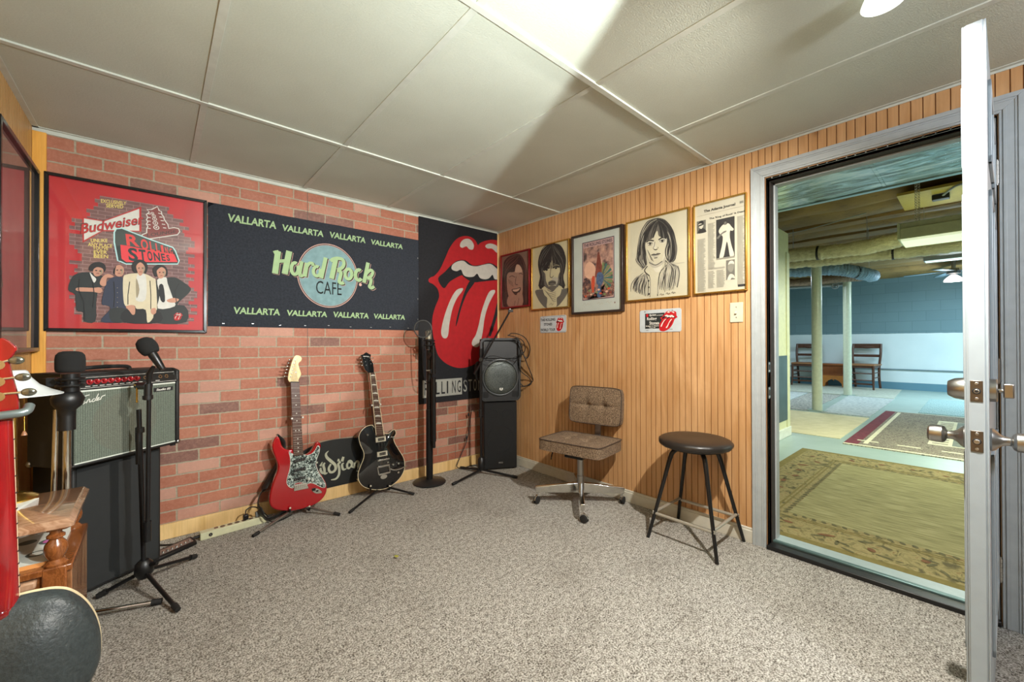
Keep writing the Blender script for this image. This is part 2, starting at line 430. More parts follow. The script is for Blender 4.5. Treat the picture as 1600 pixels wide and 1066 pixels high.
g = MB(); g.prism([(0, 0), (2.248, 0), (2.248, .084), (0, .084)], RIGHT, 0, .012)
g.prism([(0, .0), (2.248, 0), (2.248, .07), (0, .07)], RIGHT, 0, .016)
struct(g, 'baseboard_right', M_base, bevel=.003)

# door casing, jambs, stops, threshold
def casing(mb, i, o, d, mi=0):
    """one U-shaped moulding band, i / o = inner and outer distance from the opening edge"""
    a0, a1, zt = 2.314, 3.137, 2.023
    mb.prism([(a0-i, 0), (a0-i, zt+i), (a0-o, zt+o), (a0-o, 0)], RIGHT, 0, d, mi)
    mb.prism([(a0-i, zt+i), (a1+i, zt+i), (a1+o, zt+o), (a0-o, zt+o)], RIGHT, 0, d, mi)
    mb.prism([(a1+i, 0), (a1+o, 0), (a1+o, zt+o), (a1+i, zt+i)], RIGHT, 0, d, mi)
g = MB()
for i, o, d in ((.048, .066, .019), (.040, .05, .015), (.018, .042, .0125), (.010, .02, .015), (0, .012, .011)): casing(g, i, o, d)
struct(g, 'trim_5', M_white, bevel=.0015)
g = MB()
M_ws = mat('brown_weather_strip', (44, 34, 30), .7)
for x0, x1, t, mi in ((0, .036, 0, 0), (.036, .09, .004, 1), (.09, .134, .012, 0), (.134, .165, .004, 0)):
    g.b2((x0, -2.318, 0), (x1, -2.325-t, 2.02), mi); g.b2((x0, -3.134, 0), (x1, -3.126+t, 2.02), mi)
    g.b2((x0, -2.318, 2.02), (x1, -3.134, 2.012-t), mi)
jamb = struct(g, 'trim_6', [M_white, M_ws], sm=False)
for z, h in ((.985, .055), (.846, .06)):
    p = MB(); p.box((.014, -2.3262, z), (.03, .0016, h)); p.box((.014, -2.3272, z), (.016, .0016, h*.5), 1)
    for s in (-1, 1): p.cyl((.014, -2.3262, z+s*h*.38), (.014, -2.3285, z+s*h*.38), .003, mi=0, n=8)
    p.done('strike_plate', [M_nickel, M_dark], parent=jamb)
g = MB()
g.b2((-.022, -2.318, 0), (.05, -3.134, .022), 0); g.b2((.05, -2.318, 0), (.075, -3.134, .03), 1); g.b2((.075, -2.318, 0), (.165, -3.134, .026), 2)
th = struct(g, 'trim_7', [M_black, mat('threshold_dark_aluminium', (96, 122, 120), .4, .6), mat('threshold_pale_sill', (150, 166, 164), .35)], bevel=.003)

# ---- the open door
HP = Vector((-.008, -3.1245, 0)); E_ = Vector((-.788, .0265, 0)).normalized(); Nn = Vector((-E_.y, E_.x, 0)); Nn = Nn if Nn.y > 0 else -Nn
DM = Matrix((E_, Nn, Vector((0, 0, 1)))).transposed().to_4x4(); DM.translation = HP+Vector((0, 0, .012))
DW, DT, DH = .794, .0455, 1.998
g = MB(DM)
g.b2((0, .004, 0), (DW, DT-.004, DH), 0)
for y0, y1 in ((0, .0042), (DT-.0042, DT)):
    g.b2((0, y0, 0), (DW, y1, DH), 0)
g.b2((DW-.0005, .0062, 0), (DW+.0028, DT-.0075, DH), 0)
for y, s in ((0, -1), (DT, 1)):                       # raised panel mouldings
    for (x0, x1) in ((.11, .37), (.43, .69)):
        for z0, z1 in ((.2, .78), (.95, 1.55), (1.63, 1.87)):
            for a, b in (((x0, z0), (x1, z0+.02)), ((x0, z1-.02), (x1, z1)), ((x0, z0), (x0+.02, z1)), ((x1-.02, z0), (x1, z1))):
                g.b2((a[0], y, a[1]), (b[0], y+s*.007, b[1]), 0)
door = struct(g, 'door_1', [M_doorp], bevel=.0012)
M_plate = mat('worn_latch_plate', (112, 106, 100), .38, 1)
xk = DW-.062
for z, bolt in ((.972, 0), (.833, 1)):
    p = MB(DM); p.b2((DW+.001, .0105, z-.029), (DW+.0042, .0345, z+.029), 0)
    p.cyl((DW+.003, .0225, z), (DW+.0052, .0225, z), .0085, mi=1)
    if bolt: p.cyl((DW+.003, .0225, z), (DW+.011, .0225, z), .0062, mi=2)
    else:
        p.cyl((DW+.003, .0225, z), (DW+.0057, .0225, z), .0058, mi=2); p.cyl((DW+.003, .0225, z), (DW+.006, .0225, z), .0038, mi=1)
    for s in (-1, 1): p.cyl((DW+.003, .0225, z+s*.021), (DW+.0052, .0225, z+s*.021), .004, mi=2, n=10)
    p.done('latch_plate', [M_plate, M_dark, M_steel], parent=door, bevel=.0008)
def knob_prof(L): return [(.031, 0), (.032, .004), (.028, .010), (.018, .018), (.0125, .026), (.0115, .036), (.0125, .038), (.0215, .042), (.0255, .048), (.0262, .062), (.0242, .074), (.020, .0785), (.0085, .079), (.008, .0755), (.0001, .0755)]
Tk = lambda y, s, z: DM @ Matrix.Translation((xk, y, z)) @ Matrix.Rotation(-PI/2*s, 4, 'X')
for y, s in ((0, -1), (DT, 1)):
    k = MB().lathe(knob_prof(0), 28, 0, Tk(y, s, .833)); k.done('door_knob', [M_nickel], parent=door, ang=30)
p = MB().cyl((0, 0, .0745), (0, 0, .09), .0035, mi=0, M=Tk(0, -1, .833)); p.done('lock_button', [M_chrome], parent=door)
p = MB().lathe([(.0325, 0), (.0325, .004), (.0295, .022), (.0225, .034), (.0205, .036), (.0001, .036)], 28, 0, Tk(DT, 1, .972)); p.done('deadbolt_cylinder', [M_nickel], parent=door, ang=30)
p = MB().lathe([(.0325, 0), (.032, .012), (.030, .0145), (.0001, .0145)], 28, 0, Tk(0, -1, .972)); db = p.done('deadbolt_rose', [M_nickel], parent=door, ang=30)
p = MB(); p.cyl((0, 0, .014), (0, 0, .026), .006, M=Tk(0, -1, .972)); p.box((0, 0, .034), (.011, .04, .02), 0, Tk(0, -1, .972)); p.done('thumb_turn', [M_nickel], parent=db, bevel=.003)
for z in (1.79, 1.005, .225):
    p = MB(); hx = -.012
    for k in range(5): p.cyl((hx, -3.132, z-.045+k*.018+.0008), (hx, -3.132, z-.045+(k+1)*.018-.0008), .0068, mi=0, n=12)
    p.cyl((hx, -3.132, z-.05), (hx, -3.132, z+.05), .004, n=10)
    p.b2((hx, -3.1275, z-.044), (hx-.042, -3.1255, z+.044)); p.b2((hx+.002, -3.129, z-.044), (hx+.04, -3.1265, z+.044))
    for s in (-1, 1):
        p.cyl((hx-.025, -3.1262, z+s*.028), (hx-.025, -3.1292, z+s*.028), .004, n=10, mi=1)
    p.done('door_hinge', [M_nickel, M_dark], parent=door)
# ------------------------------------------------------------------ the basement beyond the doorway
M_conc = speckle('painted_concrete_floor', [(.3, (150, 172, 164)), (.7, (164, 184, 176))], 3, .35)
struct(MB().b2((0, -7.2, -.1), (10.9, 3, 0)), "floor_basement", M_conc, sm=False)
def block_mat():
    t = NT('painted_block_wall'); v = t.coord(); sp = t.n('SeparateXYZ', i_0=v)
    br = t.n('TexBrick', i_Vector=t.n('CombineXYZ', i_0=sp.outputs[1], i_1=sp.outputs[2]).outputs[0], i_Scale=1.0)
    br.inputs['Mortar Size'].default_value = .006; br.inputs['Brick Width'].default_value = .46; br.inputs['Row Height'].default_value = .23
    br.inputs['Color1'].default_value = lin((104, 134, 142)); br.inputs['Color2'].default_value = lin((112, 142, 150)); br.inputs['Mortar'].default_value = lin((96, 124, 132))
    n = t.noise(v, 1.6, 4); up = t.mix(t.math('MULTIPLY', n, .6), br.outputs['Color'], lin((92, 122, 132)))
    edge = t.math('ADD', sp.outputs[2], t.math('MULTIPLY', t.noise(v, 6, 3), .02))
    c = t.mix(t.math('GREATER_THAN', edge, 1.335), t.ramp(n, [(.3, (206, 222, 226)), (.7, (216, 230, 234))]), up)
    c = t.mix(t.math('GREATER_THAN', sp.outputs[2], .17), lin((96, 140, 160)), c)
    t.base(c); t.bump(br.outputs['Fac'], .15, .01); return t.done(.6)
struct(MB().b2((10.75, -7.2, 0), (10.9, 3, 2.75)), 'wall_far', block_mat(), sm=False)
struct(MB().b2((.13, -7.3, 0), (10.9, -7.2, 2.75)), 'wall_far_right', mat('pale_block_paint', (190, 204, 204), .7), sm=False)
struct(MB().b2((.13, 3, 0), (10.9, 3.1, 2.75)), 'wall_far_left', mat('pale_block_paint', (190, 204, 204), .7), sm=False)
struct(MB().b2((.0, -7.2, 2.2), (.13, YF, 2.75)).b2((.0, -7.2, 0), (.13, YF-.1, 2.2)).b2((.0, YF, 2.2), (.13, 3, 2.75)).b2((.0, .1, 0), (.13, 3, 2.2)), 'wall_near', mat('pale_block_paint', (190, 204, 204), .7), sm=False)
M_part = mat('cream_partition_paint', (206, 208, 166), .5)
g = MB(); g.b2((1.75, -1.57, 0), (3.26, -1.42, 2.44), 0); g.b2((3.16, -1.578, 0), (3.268, -1.412, 2.2), 0)
struct(g, 'wall_partition', [M_part], bevel=.002)
struct(MB().b2((1.75, -1.588, 0), (3.285, -1.40, .11)), 'baseboard_partition', mat('pale_base_paint', (216, 220, 206), .4), bevel=.006)
o = solo(MB().b2((1.78, -1.5785, .2), (3.165, -1.5705, .965)), 'wall_board', mat('slate_green_board', (62, 84, 88), .5, var=.2, scale=5), 'dark slate green board fixed low on the cream partition beyond the doorway', 'board')

# ceiling: kraft faced batts sagging between joists
def kraft():
    t = NT('kraft_insulation'); v = t.coord()
    n = t.noise(v, 2.2, 4, .6); pr = t.noise(t.coord((14, 2.2, 14)), 2.5, 5, .8)
    c = t.ramp(n, [(.3, (110, 88, 44)), (.7, (142, 116, 62))])
    k = t.ramp(pr, [(.57, (0, 0, 0)), (.62, (255, 255, 255))]); c = t.mix(t.math('MULTIPLY', k, .7), c, lin((70, 46, 26)))
    t.base(c); t.bump(n, .4, .03); return t.done(.6)
g = MB(); g.b2((.13, -7.2, 2.72), (10.8, 3, 2.8), 0)
random.seed(3); x = .15
while x < 10.6:
    w = random.choice((.40, .40, .58)); sag = random.uniform(.03, .09); n = 26; K = 9; vs = []
    for j in range(n+1):
        y = -7.2+10.2*j/n
        for k in range(K):
            f = k/(K-1); vs.append((x+f*w, y, 2.69-sag*math.sin(PI*f)**.7+.025*mnoise.noise(Vector((x*3+f, y*2.2, k*.4)))))
    g.add(vs, [(j*K+k, j*K+k+1, (j+1)*K+k+1, (j+1)*K+k) for j in range(n) for k in range(K-1)], 0)
    if random.random() < .3: g.b2((x+w-.03, -7.2, 2.63), (x+w+.005, 3, 2.74), 1)
    x += w
struct(g, 'ceiling_basement', [kraft(), grain('joist_lumber', (124, 96, 54), (150, 120, 74), (14, 1, 14), .7)], recalc=False)

# sheet metal trunk duct
def galv():
    t = NT('galvanised_sheet'); v = t.coord((3, .9, 3)); n = t.noise(v, 3, 5, .65, 1.5); n2 = t.noise(t.coord(), 40, 3)
    t.base(t.ramp(n, [(.36, (92, 112, 104)), (.47, (140, 168, 164)), (.54, (176, 210, 218)), (.62, (222, 242, 246))]))
    t.bump(n, .25, .02); t.set(t.b, 'Roughness', t.ramp(n2, [(.3, (90, 90, 90)), (.7, (130, 130, 130))])); t.set(t.b, 'Metallic', .45); return t.m
T = thing('metal_duct', 'flat galvanised sheet metal duct running just inside the doorway under the brown ceiling', 'duct', (1.2, -3, 2.22))
a, b = on(1213, 293, 2, 2.28), on(1230, 330, 2, 2.28)
g = MB(); g.b2((1.04, -6.5, 2.30), (1.69, 2.2, 2.5), 0)
for y in (-5.2, -3.95, -2.62, -1.3, 0): g.b2((1.036, y-.012, 2.297), (1.694, y+.012, 2.503), 0)
g.done('duct_body', [galv()], T, bevel=.004)
g = MB(); g.b2((1.66, -6.5, 2.292), (1.71, 2.2, 2.31), 0); g.done('duct_flange', [mat('bright_galvanised_edge', (158, 194, 208), .35, .6)], T)

def foil(name, col, dark):
    t = NT(name); v = t.coord(); n = t.noise(t.coord((9, 3, 9)), 6, 4, .7, 1.0)
    t.base(t.ramp(n, [(.3, dark), (.7, col)])); t.bump(n, .8, .02)
    t.set(t.b, 'Metallic', .25); t.set(t.b, 'Roughness', .45); return t.m
M_foilw = foil('wrapped_duct_foil', (236, 230, 192), (190, 182, 138)); M_foilb = foil('silver_duct_foil', (176, 204, 222), (110, 142, 164)); M_foilt = foil('tan_duct_foil', (176, 150, 122), (104, 80, 60))
def flex(pts, r, m, label, n=26, bands=()):
    P = [Vector(p) for p in smooth(pts, n, False)] if len(pts) > 2 else [Vector(pts[0]).lerp(Vector(pts[1]), k/70) for k in range(71)]
    L = len(P); T = thing('flexible_duct', label, 'duct', tuple(P[0]), group='wrapped flexible ducts under the basement ceiling')
    R = [r*(1+.05*math.sin(k*1.9)+.05*mnoise.noise(Vector((k*.37, r*9, 0)))) for k in range(L)]
    g = MB(); vs = []; N = 18
    g.tube(P, R, N, 0)
    for vtx in g.bm.verts: vtx.co += Vector((mnoise.noise(vtx.co*7), mnoise.noise(vtx.co*7+Vector((9, 0, 0))), mnoise.noise(vtx.co*7+Vector((0, 9, 0)))))*r*.16
    g.done('duct_sleeve', [m], T)
    for f in bands:
        k = int(f*(L-1)); d = (P[min(k+1, L-1)]-P[max(k-1, 0)]).normalized()
        MB().cyl(P[k]-d*.012, P[k]+d*.012, r*1.06, n=20).done('duct_strap', [M_black], T)
    for f in (.2, .55, .8):
        p = P[int(f*(L-1))]; MB().b2((p.x-.015, p.y-.001, p.z), (p.x+.015, p.y+.001, 2.725)).done('hanger_strap', [M_steel], T)
    return T
flex([on(1180, 403, 0, 4.0), on(1260, 397, 0, 4.0), on(1340, 388, 0, 4.0), on(1420, 372, 0, 4.0), on(1560, 350, 0, 4.0)], .088, M_foilw, 'upper cream wrapped flexible duct ending behind the hanging tube light', bands=(.31,))
flex([on(1180, 416, 0, 4.7), on(1260, 409, 0, 4.7), on(1340, 401, 0, 4.7), on(1435, 391, 0, 4.7), on(1560, 374, 0, 4.7)], .085, M_foilw, 'lower cream wrapped flexible duct passing in front of the first column', bands=(.66,))
flex([on(1180, 424, 0, 6.6), on(1240, 424, 0, 6.6), on(1300, 421, 0, 6.6), on(1335, 425, 0, 6.7), on(1358, 430, 0, 7.0), on(1364, 431, 0, 7.6)], .105, M_foilb, 'bright silver flexible duct bending away behind the columns', bands=(.62,))
flex([on(1180, 444, 0, 8.0), on(1250, 441, 0, 8.0), on(1310, 435, 0, 8.0), on(1345, 433, 0, 8.2)], .085, M_foilt, 'tan flexible duct below the silver one', bands=(.5,))
a, b = on(1180, 453, 0, 8.6), on(1330, 444, 0, 8.6)
T = thing('drain_pipe', 'thin white pipe with a round valve running under the tan duct', 'pipe', tuple(a))
MB().cyl(a, b, .035).done('pipe', [M_white], T)
c = on(1305, 447, 0, 8.55); p = MB(); p.tube([c+Vector((0, .055*math.cos(q), .055*math.sin(q))) for q in [2*PI*k/16 for k in range(16)]], .014, 6, closed=True); p.cyl(c, c+Vector((.08, 0, 0)), .02); p.bar(c+Vector((0, -.05, 0)), c+Vector((0, .05, 0)), .012, .012)
p.done('valve_wheel', [M_white], T)

# columns
M_col = mat('cream_column_paint', (200, 208, 184), .3)
for (u, v, r, zt, lab) in ((1277, 642, .071, 2.5, 'nearer cream steel column left of the wooden chest beyond the doorway'), (1324.5, 618, .071, 2.55, 'farther steel column right of the wooden chest beyond the doorway')):
    q = on(u, v, 2, 0); T = thing('support_column', lab, 'column', tuple(q), group='steel columns of the basement')
    MB().cyl(q, q+Vector((0, 0, zt)), r, n=24).done('column_shaft', [M_col], T)
    MB().box(q+Vector((0, 0, .008)), (.24, .24, .016)).done('base_plate', [M_conc], T)

# hanging tube light
T = thing('tube_light', 'long hanging tube light with a pale lens near the doorway', 'light', (3.1, -3.2, 2.2))
ya, yb = on(1411, 360, 0, 2.75).y, -4.4
pl0 = on(1411, 372, 0, 2.8); zc = pl0.z; ya = pl0.y
g = MB(); g.b2((2.6, yb, zc+.03), (2.94, ya, zc+.10), 0); g.b2((2.58, yb, zc-.05), (2.6, ya, zc+.05), 0); g.b2((2.94, yb, zc-.05), (2.96, ya, zc+.05), 0); g.b2((2.58, ya-.0, zc-.05), (2.96, ya+.02, zc+.10), 0)
hs = g.done('light_housing', [mat('pale_fixture_enamel', (196, 206, 168), .4)], T, bevel=.006)
MB().b2((2.585, yb, zc-.07), (2.955, ya-.004, zc-.03)).done('light_lens', [emit('tube_lens_glow', (226, 238, 200), .85)], T)
for x in (2.62, 2.92):
    p = MB(); z = zc+.1
    while z < 2.62:
        p.tube([(x, ya-.1+.006*math.cos(q), z+.012+.014*math.sin(q)) for q in [2*PI*k/8 for k in range(8)]], .002, 4, closed=True); z += .024
    p.done('hanging_chain', [M_chrome], T)
# plywood patch with junction box and cable
T = thing('plywood_patch', 'yellow plywood square with a black junction box fixed to the brown ceiling', 'board', (2.4, -3.1, 2.55))
c0, c1, c2 = on(1401, 307, 2, 2.56), on(1412, 328, 2, 2.56), on(1520, 283, 2, 2.56)
MB().b2((c0.x, c0.y, 2.56), (c1.x+.05, c0.y-1.1, 2.585)).done('plywood', [grain('yellow_plywood', (186, 164, 66), (206, 186, 96), (6, 1.5, 6), .5)], T)
c = on(1470, 308, 2, 2.53); MB().box(c, (.08, .12, .05)).done('junction_box', [M_black], T, bevel=.006)
e = on(1560, 262, 2, 2.5); MB().tube(smooth([tuple(c), tuple(c.lerp(e, .3)+Vector((0, 0, .03))), tuple(c.lerp(e, .6)), tuple(e)], 5, False), .009, 8).done('white_cable', [M_white], T)
a, b = on(1200, 372, 2, 2.57), on(1353, 333, 2, 2.57)
solo(MB().tube(smooth([tuple(a), tuple(a.lerp(b, .5)+Vector((0, 0, -.02))), tuple(b)], 6, False), .006, 6), 'ceiling_cable', M_white, 'thin pale cable strung along the brown insulation', 'cable', org=a)
# ceiling fan light at the far end
c = on(1490, 436, 0, 8.9)
T = thing('fan_light', 'ceiling fan light glowing at the far end beside the door edge', 'light', tuple(c+Vector((0, 0, .25))))
g = MB(); g.cyl(c+Vector((0, 0, .12)), c+Vector((0, 0, .4)), .03); g.cyl(c+Vector((0, 0, .1)), c+Vector((0, 0, .2)), .1, .07); g.done('fan_motor', [M_steel], T)
M_blade = mat('fan_blade_blue', (88, 112, 124), .5)
for k in range(5):
    q = math.radians(20+72*k); d = Vector((math.cos(q), math.sin(q), 0)); MB().bar(c+d*.1+Vector((0, 0, .15)), c+d*.68+Vector((0, 0, .13)), .13, .01).done('fan_blade', [M_blade], T)
MB().lathe([(.03, .08), (.06, .06), (.12, 0), (.135, -.04), (.12, -.045), (.0001, -.045)], 20, 0, Matrix.Translation(c)).done('lamp_shade', [emit('lamp_shade_glow', (255, 240, 232), 6)], T)
lamp('fan_lamp_light', 'POINT', c+Vector((0, 0, -.2)), 45, (.75, .92, 1), .08)
T = thing('tube_light', 'small far tube light high between the lower duct and the fan', 'light', tuple(on(1475, 404, 0, 7)))
c = on(1478, 403, 0, 7)
for y in (-.2, .2): MB().cyl(c+Vector((0, y, 0)), Vector((c.x, c.y+y, 2.73)), .004, n=6).done('hanger_rod', [M_steel], T)
MB().box(c, (.22, .5, .06)).done('light_housing', [M_white], T, bevel=.006); MB().box(c-Vector((0, 0, .035)), (.18, .46, .01)).done('light_lens', [emit('far_lens_glow', (214, 240, 232), 1.1)], T)
a = on(1366, 576, 0, 10.72); b = on(1560, 584, 0, 10.72); b.z = a.z
solo(MB().cyl(a+Vector((0, 2.6, 0)), b, .012, n=8), 'wall_conduit', mat('blue_grey_conduit', (108, 132, 142), .5), 'thin conduit running level along the far white wall', 'pipe', org=a)

# rugs
def rug(name, quad, h, mats, label, builder=None, hem=None):
    q = [Vector((*p, 0)) for p in quad]; T = q[0]
    pl = Pl(T, q[1]-T, Vector((0, 0, 1)).cross(q[1]-T)); pl.N = Vector((0, 0, 1))
    pts = [((p-T).dot(pl.X), (p-T).dot(pl.Z)) for p in q]
    g = MB(); g.prism(pts, pl, 0, h, 0)
    if builder: builder(g, pl, pts, h)
    return solo(g, name, mats, label, 'rug', org=T, sm=False)
M_ol = speckle('olive_rug_pile', [(.32, (112, 108, 66)), (.5, (136, 132, 86)), (.68, (158, 153, 108))], 4, .95, sc=(12, 1.6, 1), bump=.4, detail=6)
M_ol2 = speckle('olive_rug_edge', [(.3, (104, 94, 44)), (.7, (124, 113, 60))], 30, .95)
M_olb = speckle('olive_rug_border', [(.36, (84, 78, 46)), (.44, (122, 113, 68)), (.55, (146, 135, 88)), (.68, (118, 96, 54))], 13, .95, detail=4, dist=2.0)
M_olr = speckle('rug_rust_motif', [(.4, (100, 68, 38)), (.6, (120, 84, 50))], 30, .95); M_old = speckle('rug_dark_leaf', [(.4, (78, 76, 46)), (.6, (98, 94, 58))], 30, .95)
def olive(g, pl, P, h):
    w, d = P[2]; g.rect(0, 0, w, d, pl, h+.0005, 1); g.rect(.06, .06, w-.06, d-.06, pl, h+.001, 2); g.rect(.40, .40, w-.40, d-.40, pl, h+.0015, 0)
    for k in (.31, .335): 
        for a, b in (((k, k), (w-k, k+.012)), ((k, d-k-.012), (w-k, d-k)), ((k, k), (k+.012, d-k)), ((w-k-.012, k), (w-k, d-k))): g.rect(*a, *b, pl, h+.002, 1)
    random.seed(5)
    for side in range(4):
        L = w if side % 2 == 0 else d; s = .3
        while s < L-.25:
            c = random.uniform(.15, .24); p = [(s, c), (w-c, s), (s, d-c), (c, s)][side]
            g.ell(*p, random.uniform(.02, .045), random.uniform(.014, .022), pl, h+.003, 3, 10, random.uniform(0, 3))
            for k in range(3): g.ell(p[0]+random.uniform(-.1, .1), p[1]+random.uniform(-.1, .1), .035, .010, pl, h+.0025, 4, 8, random.uniform(0, 3))
            s += .2
        s = .4
        while s < L-.4:
            p = [(s, .385), (w-.385, s), (s, d-.385), (.385, s)][side]; g.ell(*p, .02, .012, pl, h+.0025, 4, 8, .7+side); s += .05
rug('olive_rug', [(.19, -4.2), (2.6, -4.2), (2.6, -1.86), (.19, -1.86)], .012, [M_ol, M_ol2, M_olb, M_olr, M_old], 'large olive floral bordered rug filling the floor just inside the doorway', olive)
M_pe = [speckle('persian_rug_field', [(.38, (86, 82, 72)), (.46, (176, 172, 148)), (.54, (200, 196, 170)), (.62, (104, 94, 84))], 16, .95, detail=2, dist=2.5), speckle('persian_rug_border', [(.38, (84, 78, 68)), (.5, (158, 152, 130)), (.6, (96, 84, 76))], 22, .95, detail=2, dist=2), speckle('persian_rug_maroon', [(.4, (96, 36, 46)), (.6, (116, 48, 58))], 20, .95), speckle('persian_rug_cream', [(.4, (206, 204, 172)), (.6, (220, 216, 188))], 20, .95), speckle('persian_rug_slate', [(.4, (112, 120, 112)), (.6, (134, 140, 128))], 20, .95)]
def persian(g, pl, P, h):
    w, d = P[2]
    g.rect(0, 0, w, d, pl, h+.0004, 3); g.rect(.05, 0, w-.02, d, pl, h+.0008, 1)
    g.rect(.05, d-.12, w-.02, d, pl, h+.0012, 2); g.rect(.05, 0, w-.02, .12, pl, h+.0012, 2)
    g.rect(.14, d-.19, w-.1, d-.15, pl, h+.0016, 3); g.rect(.62, .62, w-.6, d-.62, pl, h+.0016, 3)
    g.rect(.66, .66, w-.62, d-.80, pl, h+.002, 4); g.rect(.68, .66, w-.64, d-.98, pl, h+.0024, 3); g.rect(.70, .68, w-.68, d-1.02, pl, h+.0028, 0)
    s = .7
    while s < w-.7: g.rect(s, d-.77, s+.05, d-.65, pl, h+.003, 1); s += .14
    g.ell(w/2, d/2, .5, .36, pl, h+.0034, 4); g.ell(w/2, d/2, .4, .27, pl, h+.0038, 1)
    for k in range(6): g.rect(.28, .4+k*.33, .33, .58+k*.33, pl, h+.002, 3)
rug('persian_rug', [(3.19, -4.4), (6.4, -4.4), (6.4, -2.09), (3.19, -2.09)], .01, M_pe, 'patterned grey and cream rug with a maroon side stripe behind the olive rug', persian)
M_mt = speckle('grey_carpet_offcut', [(.36, (150, 160, 160)), (.64, (190, 198, 194))], 22, .95, detail=4); M_mt2 = speckle('mottled_carpet_offcut', [(.4, (118, 122, 118)), (.6, (172, 172, 162))], 30, .95); M_mt3 = speckle('beige_mat', [(.4, (206, 198, 158)), (.6, (216, 208, 170))], 8, .95); M_mt4 = speckle('striped_blue_mat', [(.4, (118, 146, 146)), (.6, (164, 192, 190))], 6, .95, sc=(2, 20, 1))
rug('beige_mat', [(3.45, -2.02), (5.38, -2.02), (5.38, -.2), (3.45, -.2)], .006, [M_mt3], 'plain beige mat on the grey floor before the first column')
rug('carpet_offcut', [(5.48, -2.01), (8.35, -2.0), (8.35, -1.30), (5.48, -1.43)], .012, [M_mt], 'pale grey carpet offcut between the two columns')
rug('carpet_offcut', [(5.52, -1.25), (8.35, -1.18), (8.35, -.62), (5.52, -.75)], .008, [M_mt2], 'mottled dark grey carpet offcut left of the nearer column')
rug('carpet_offcut', [(5.45, -.73), (8.35, -.6), (8.35, .6), (5.45, .6)], .009, [M_mt], 'pale carpet offcut left of the mottled one')
rug('carpet_offcut', [(8.45, -1.98), (10.6, -1.9), (10.6, .9), (8.45, .9)], .01, [speckle('stone_carpet_offcut', [(.4, (172, 178, 164)), (.6, (190, 196, 182))], 20, .95)], 'pale stone carpet offcut under the chairs and chest')
rug('striped_mat', [(6.55, -4.0), (8.9, -4.0), (8.9, -2.45), (6.55, -2.45)], .008, [M_mt4], 'blue grey striped mat behind the patterned rug')

# two chairs and a chest against the far wall
M_wd = grain('dark_chair_wood', (66, 40, 28), (92, 58, 40), (8, 8, 2), .35)
M_seat = mat('worn_seat_wood', (150, 104, 66), .5)
def side_chair(loc, rz, s, label):
    T = thing('wooden_chair', label, 'chair', loc, rz, group='wooden chairs by the far wall'); A = at(T) @ Matrix.Scale(s, 4)
    w, d = .21, .20
    for y in (-1, 1):
        MB(A).tube([(-d, y*(w-.0), .45), (-d-.005, y*w, .2), (-d-.03, y*(w+.01), 0)], [.022, .02, .015], 10).done('front_leg', [M_wd], T)
        MB(A).tube(smooth([(d+.09, y*(w-.02), 0), (d+.02, y*(w-.02), .22), (d, y*(w-.01), .45), (d+.015, y*(w+.005), .65), (d+.06, y*(w+.0), .86)], 4, False), .021, 10).done('back_leg', [M_wd], T)
        MB(A).cyl((-d, y*w, .22), (d, y*(w-.02), .22), .011, n=8).done('side_rung', [M_wd], T); MB(A).cyl((-d, y*w, .31), (d, y*(w-.02), .31), .011, n=8).done('side_rung', [M_wd], T)
    for z in (.17, .30): MB(A).cyl((-d, -w, z), (-d, w, z), .012, n=8).done('front_rung', [M_wd], T)
    MB(A).bar((-d+.0, -w, .10), (-d, w, .10), .012, .03).done('front_stretcher', [M_wd], T)
    MB(A).b2((-d-.03, -w-.02, .445), (d+.03, w+.02, .475)).done('seat', [M_seat], T, bevel=.01); MB(A).b2((-d-.01, -w, .405), (d, w, .446)).done('seat_rail', [M_wd], T)
    g = MB(A); g.bar((d+.052, -w, .82), (d+.052, w, .82), .022, .09); g.ball((d+.04, 0, .80), (.012, .12, .03), 8); g.done('top_rail', [M_wd], T, bevel=.006)
    MB(A).bar((d+.02, -w, .63), (d+.02, w, .63), .02, .05).done('back_slat', [M_wd], T, bevel=.005)
    return T
side_chair((10.28, -1.25, .0115), -.12, 1.24, 'dark wooden chair right of the chest by the far wall')
side_chair((10.30, -.125, .0115), .05, 1.24, 'dark wooden chair left of the nearer column by the far wall')
T = thing('wooden_chest', 'small carved brown wooden chest between the two far chairs', 'chest', (10.4, -.70, .0115))
A = at(T); M_ch = grain('chest_wood', (118, 62, 24), (152, 88, 40), (8, 2, 8), .35)
g = MB(A); g.b2((-.17, -.235, .25), (.2, .235, .53), 0)
for k in range(17): g.b2((-.185, -.215+k*.0258, .33), (-.17, -.20+k*.0258, .48), 0)
g.done('chest_body', [M_ch], T, bevel=.004); MB(A).b2((-.22, -.25, .53), (.22, .25, .575)).done('chest_lid', [M_ch], T, bevel=.012)
fp = Pl((-.19, 0, 0), (0, -1, 0), (0, 0, 1)); fp.N = Vector((-1, 0, 0)); q = MB(A)
q.prism(smooth([(a*.76, b) for a, b in [(-.31, .28), (-.31, .05), (-.29, .0), (-.23, .0), (-.21, .09), (-.12, .16), (-.03, .19), (0, .15), (.03, .19), (.12, .16), (.21, .09), (.23, .0), (.29, .0), (.31, .05), (.31, .28)]], 1), fp, -.02, .01); q.done('carved_apron', [grain('apron_wood', (158, 96, 36), (186, 124, 56), (8, 3, 8), .35)], T, bevel=.004)
for y in (-.21, .21):
    MB(A).b2((.15, y-.025, 0), (.2, y+.025, .26)).done('back_leg', [M_ch], T)
# ------------------------------------------------------------------ things on the walls
def flat(name, col, rough=.6, var=.05, scale=40): return mat(name, col, rough, var=var, scale=scale)
I_black = flat('ink_black', (20, 20, 22)); I_white = flat('ink_white', (206, 204, 196)); I_red = flat('ink_red', (178, 16, 24)); I_grey = flat('ink_grey', (150, 150, 144))

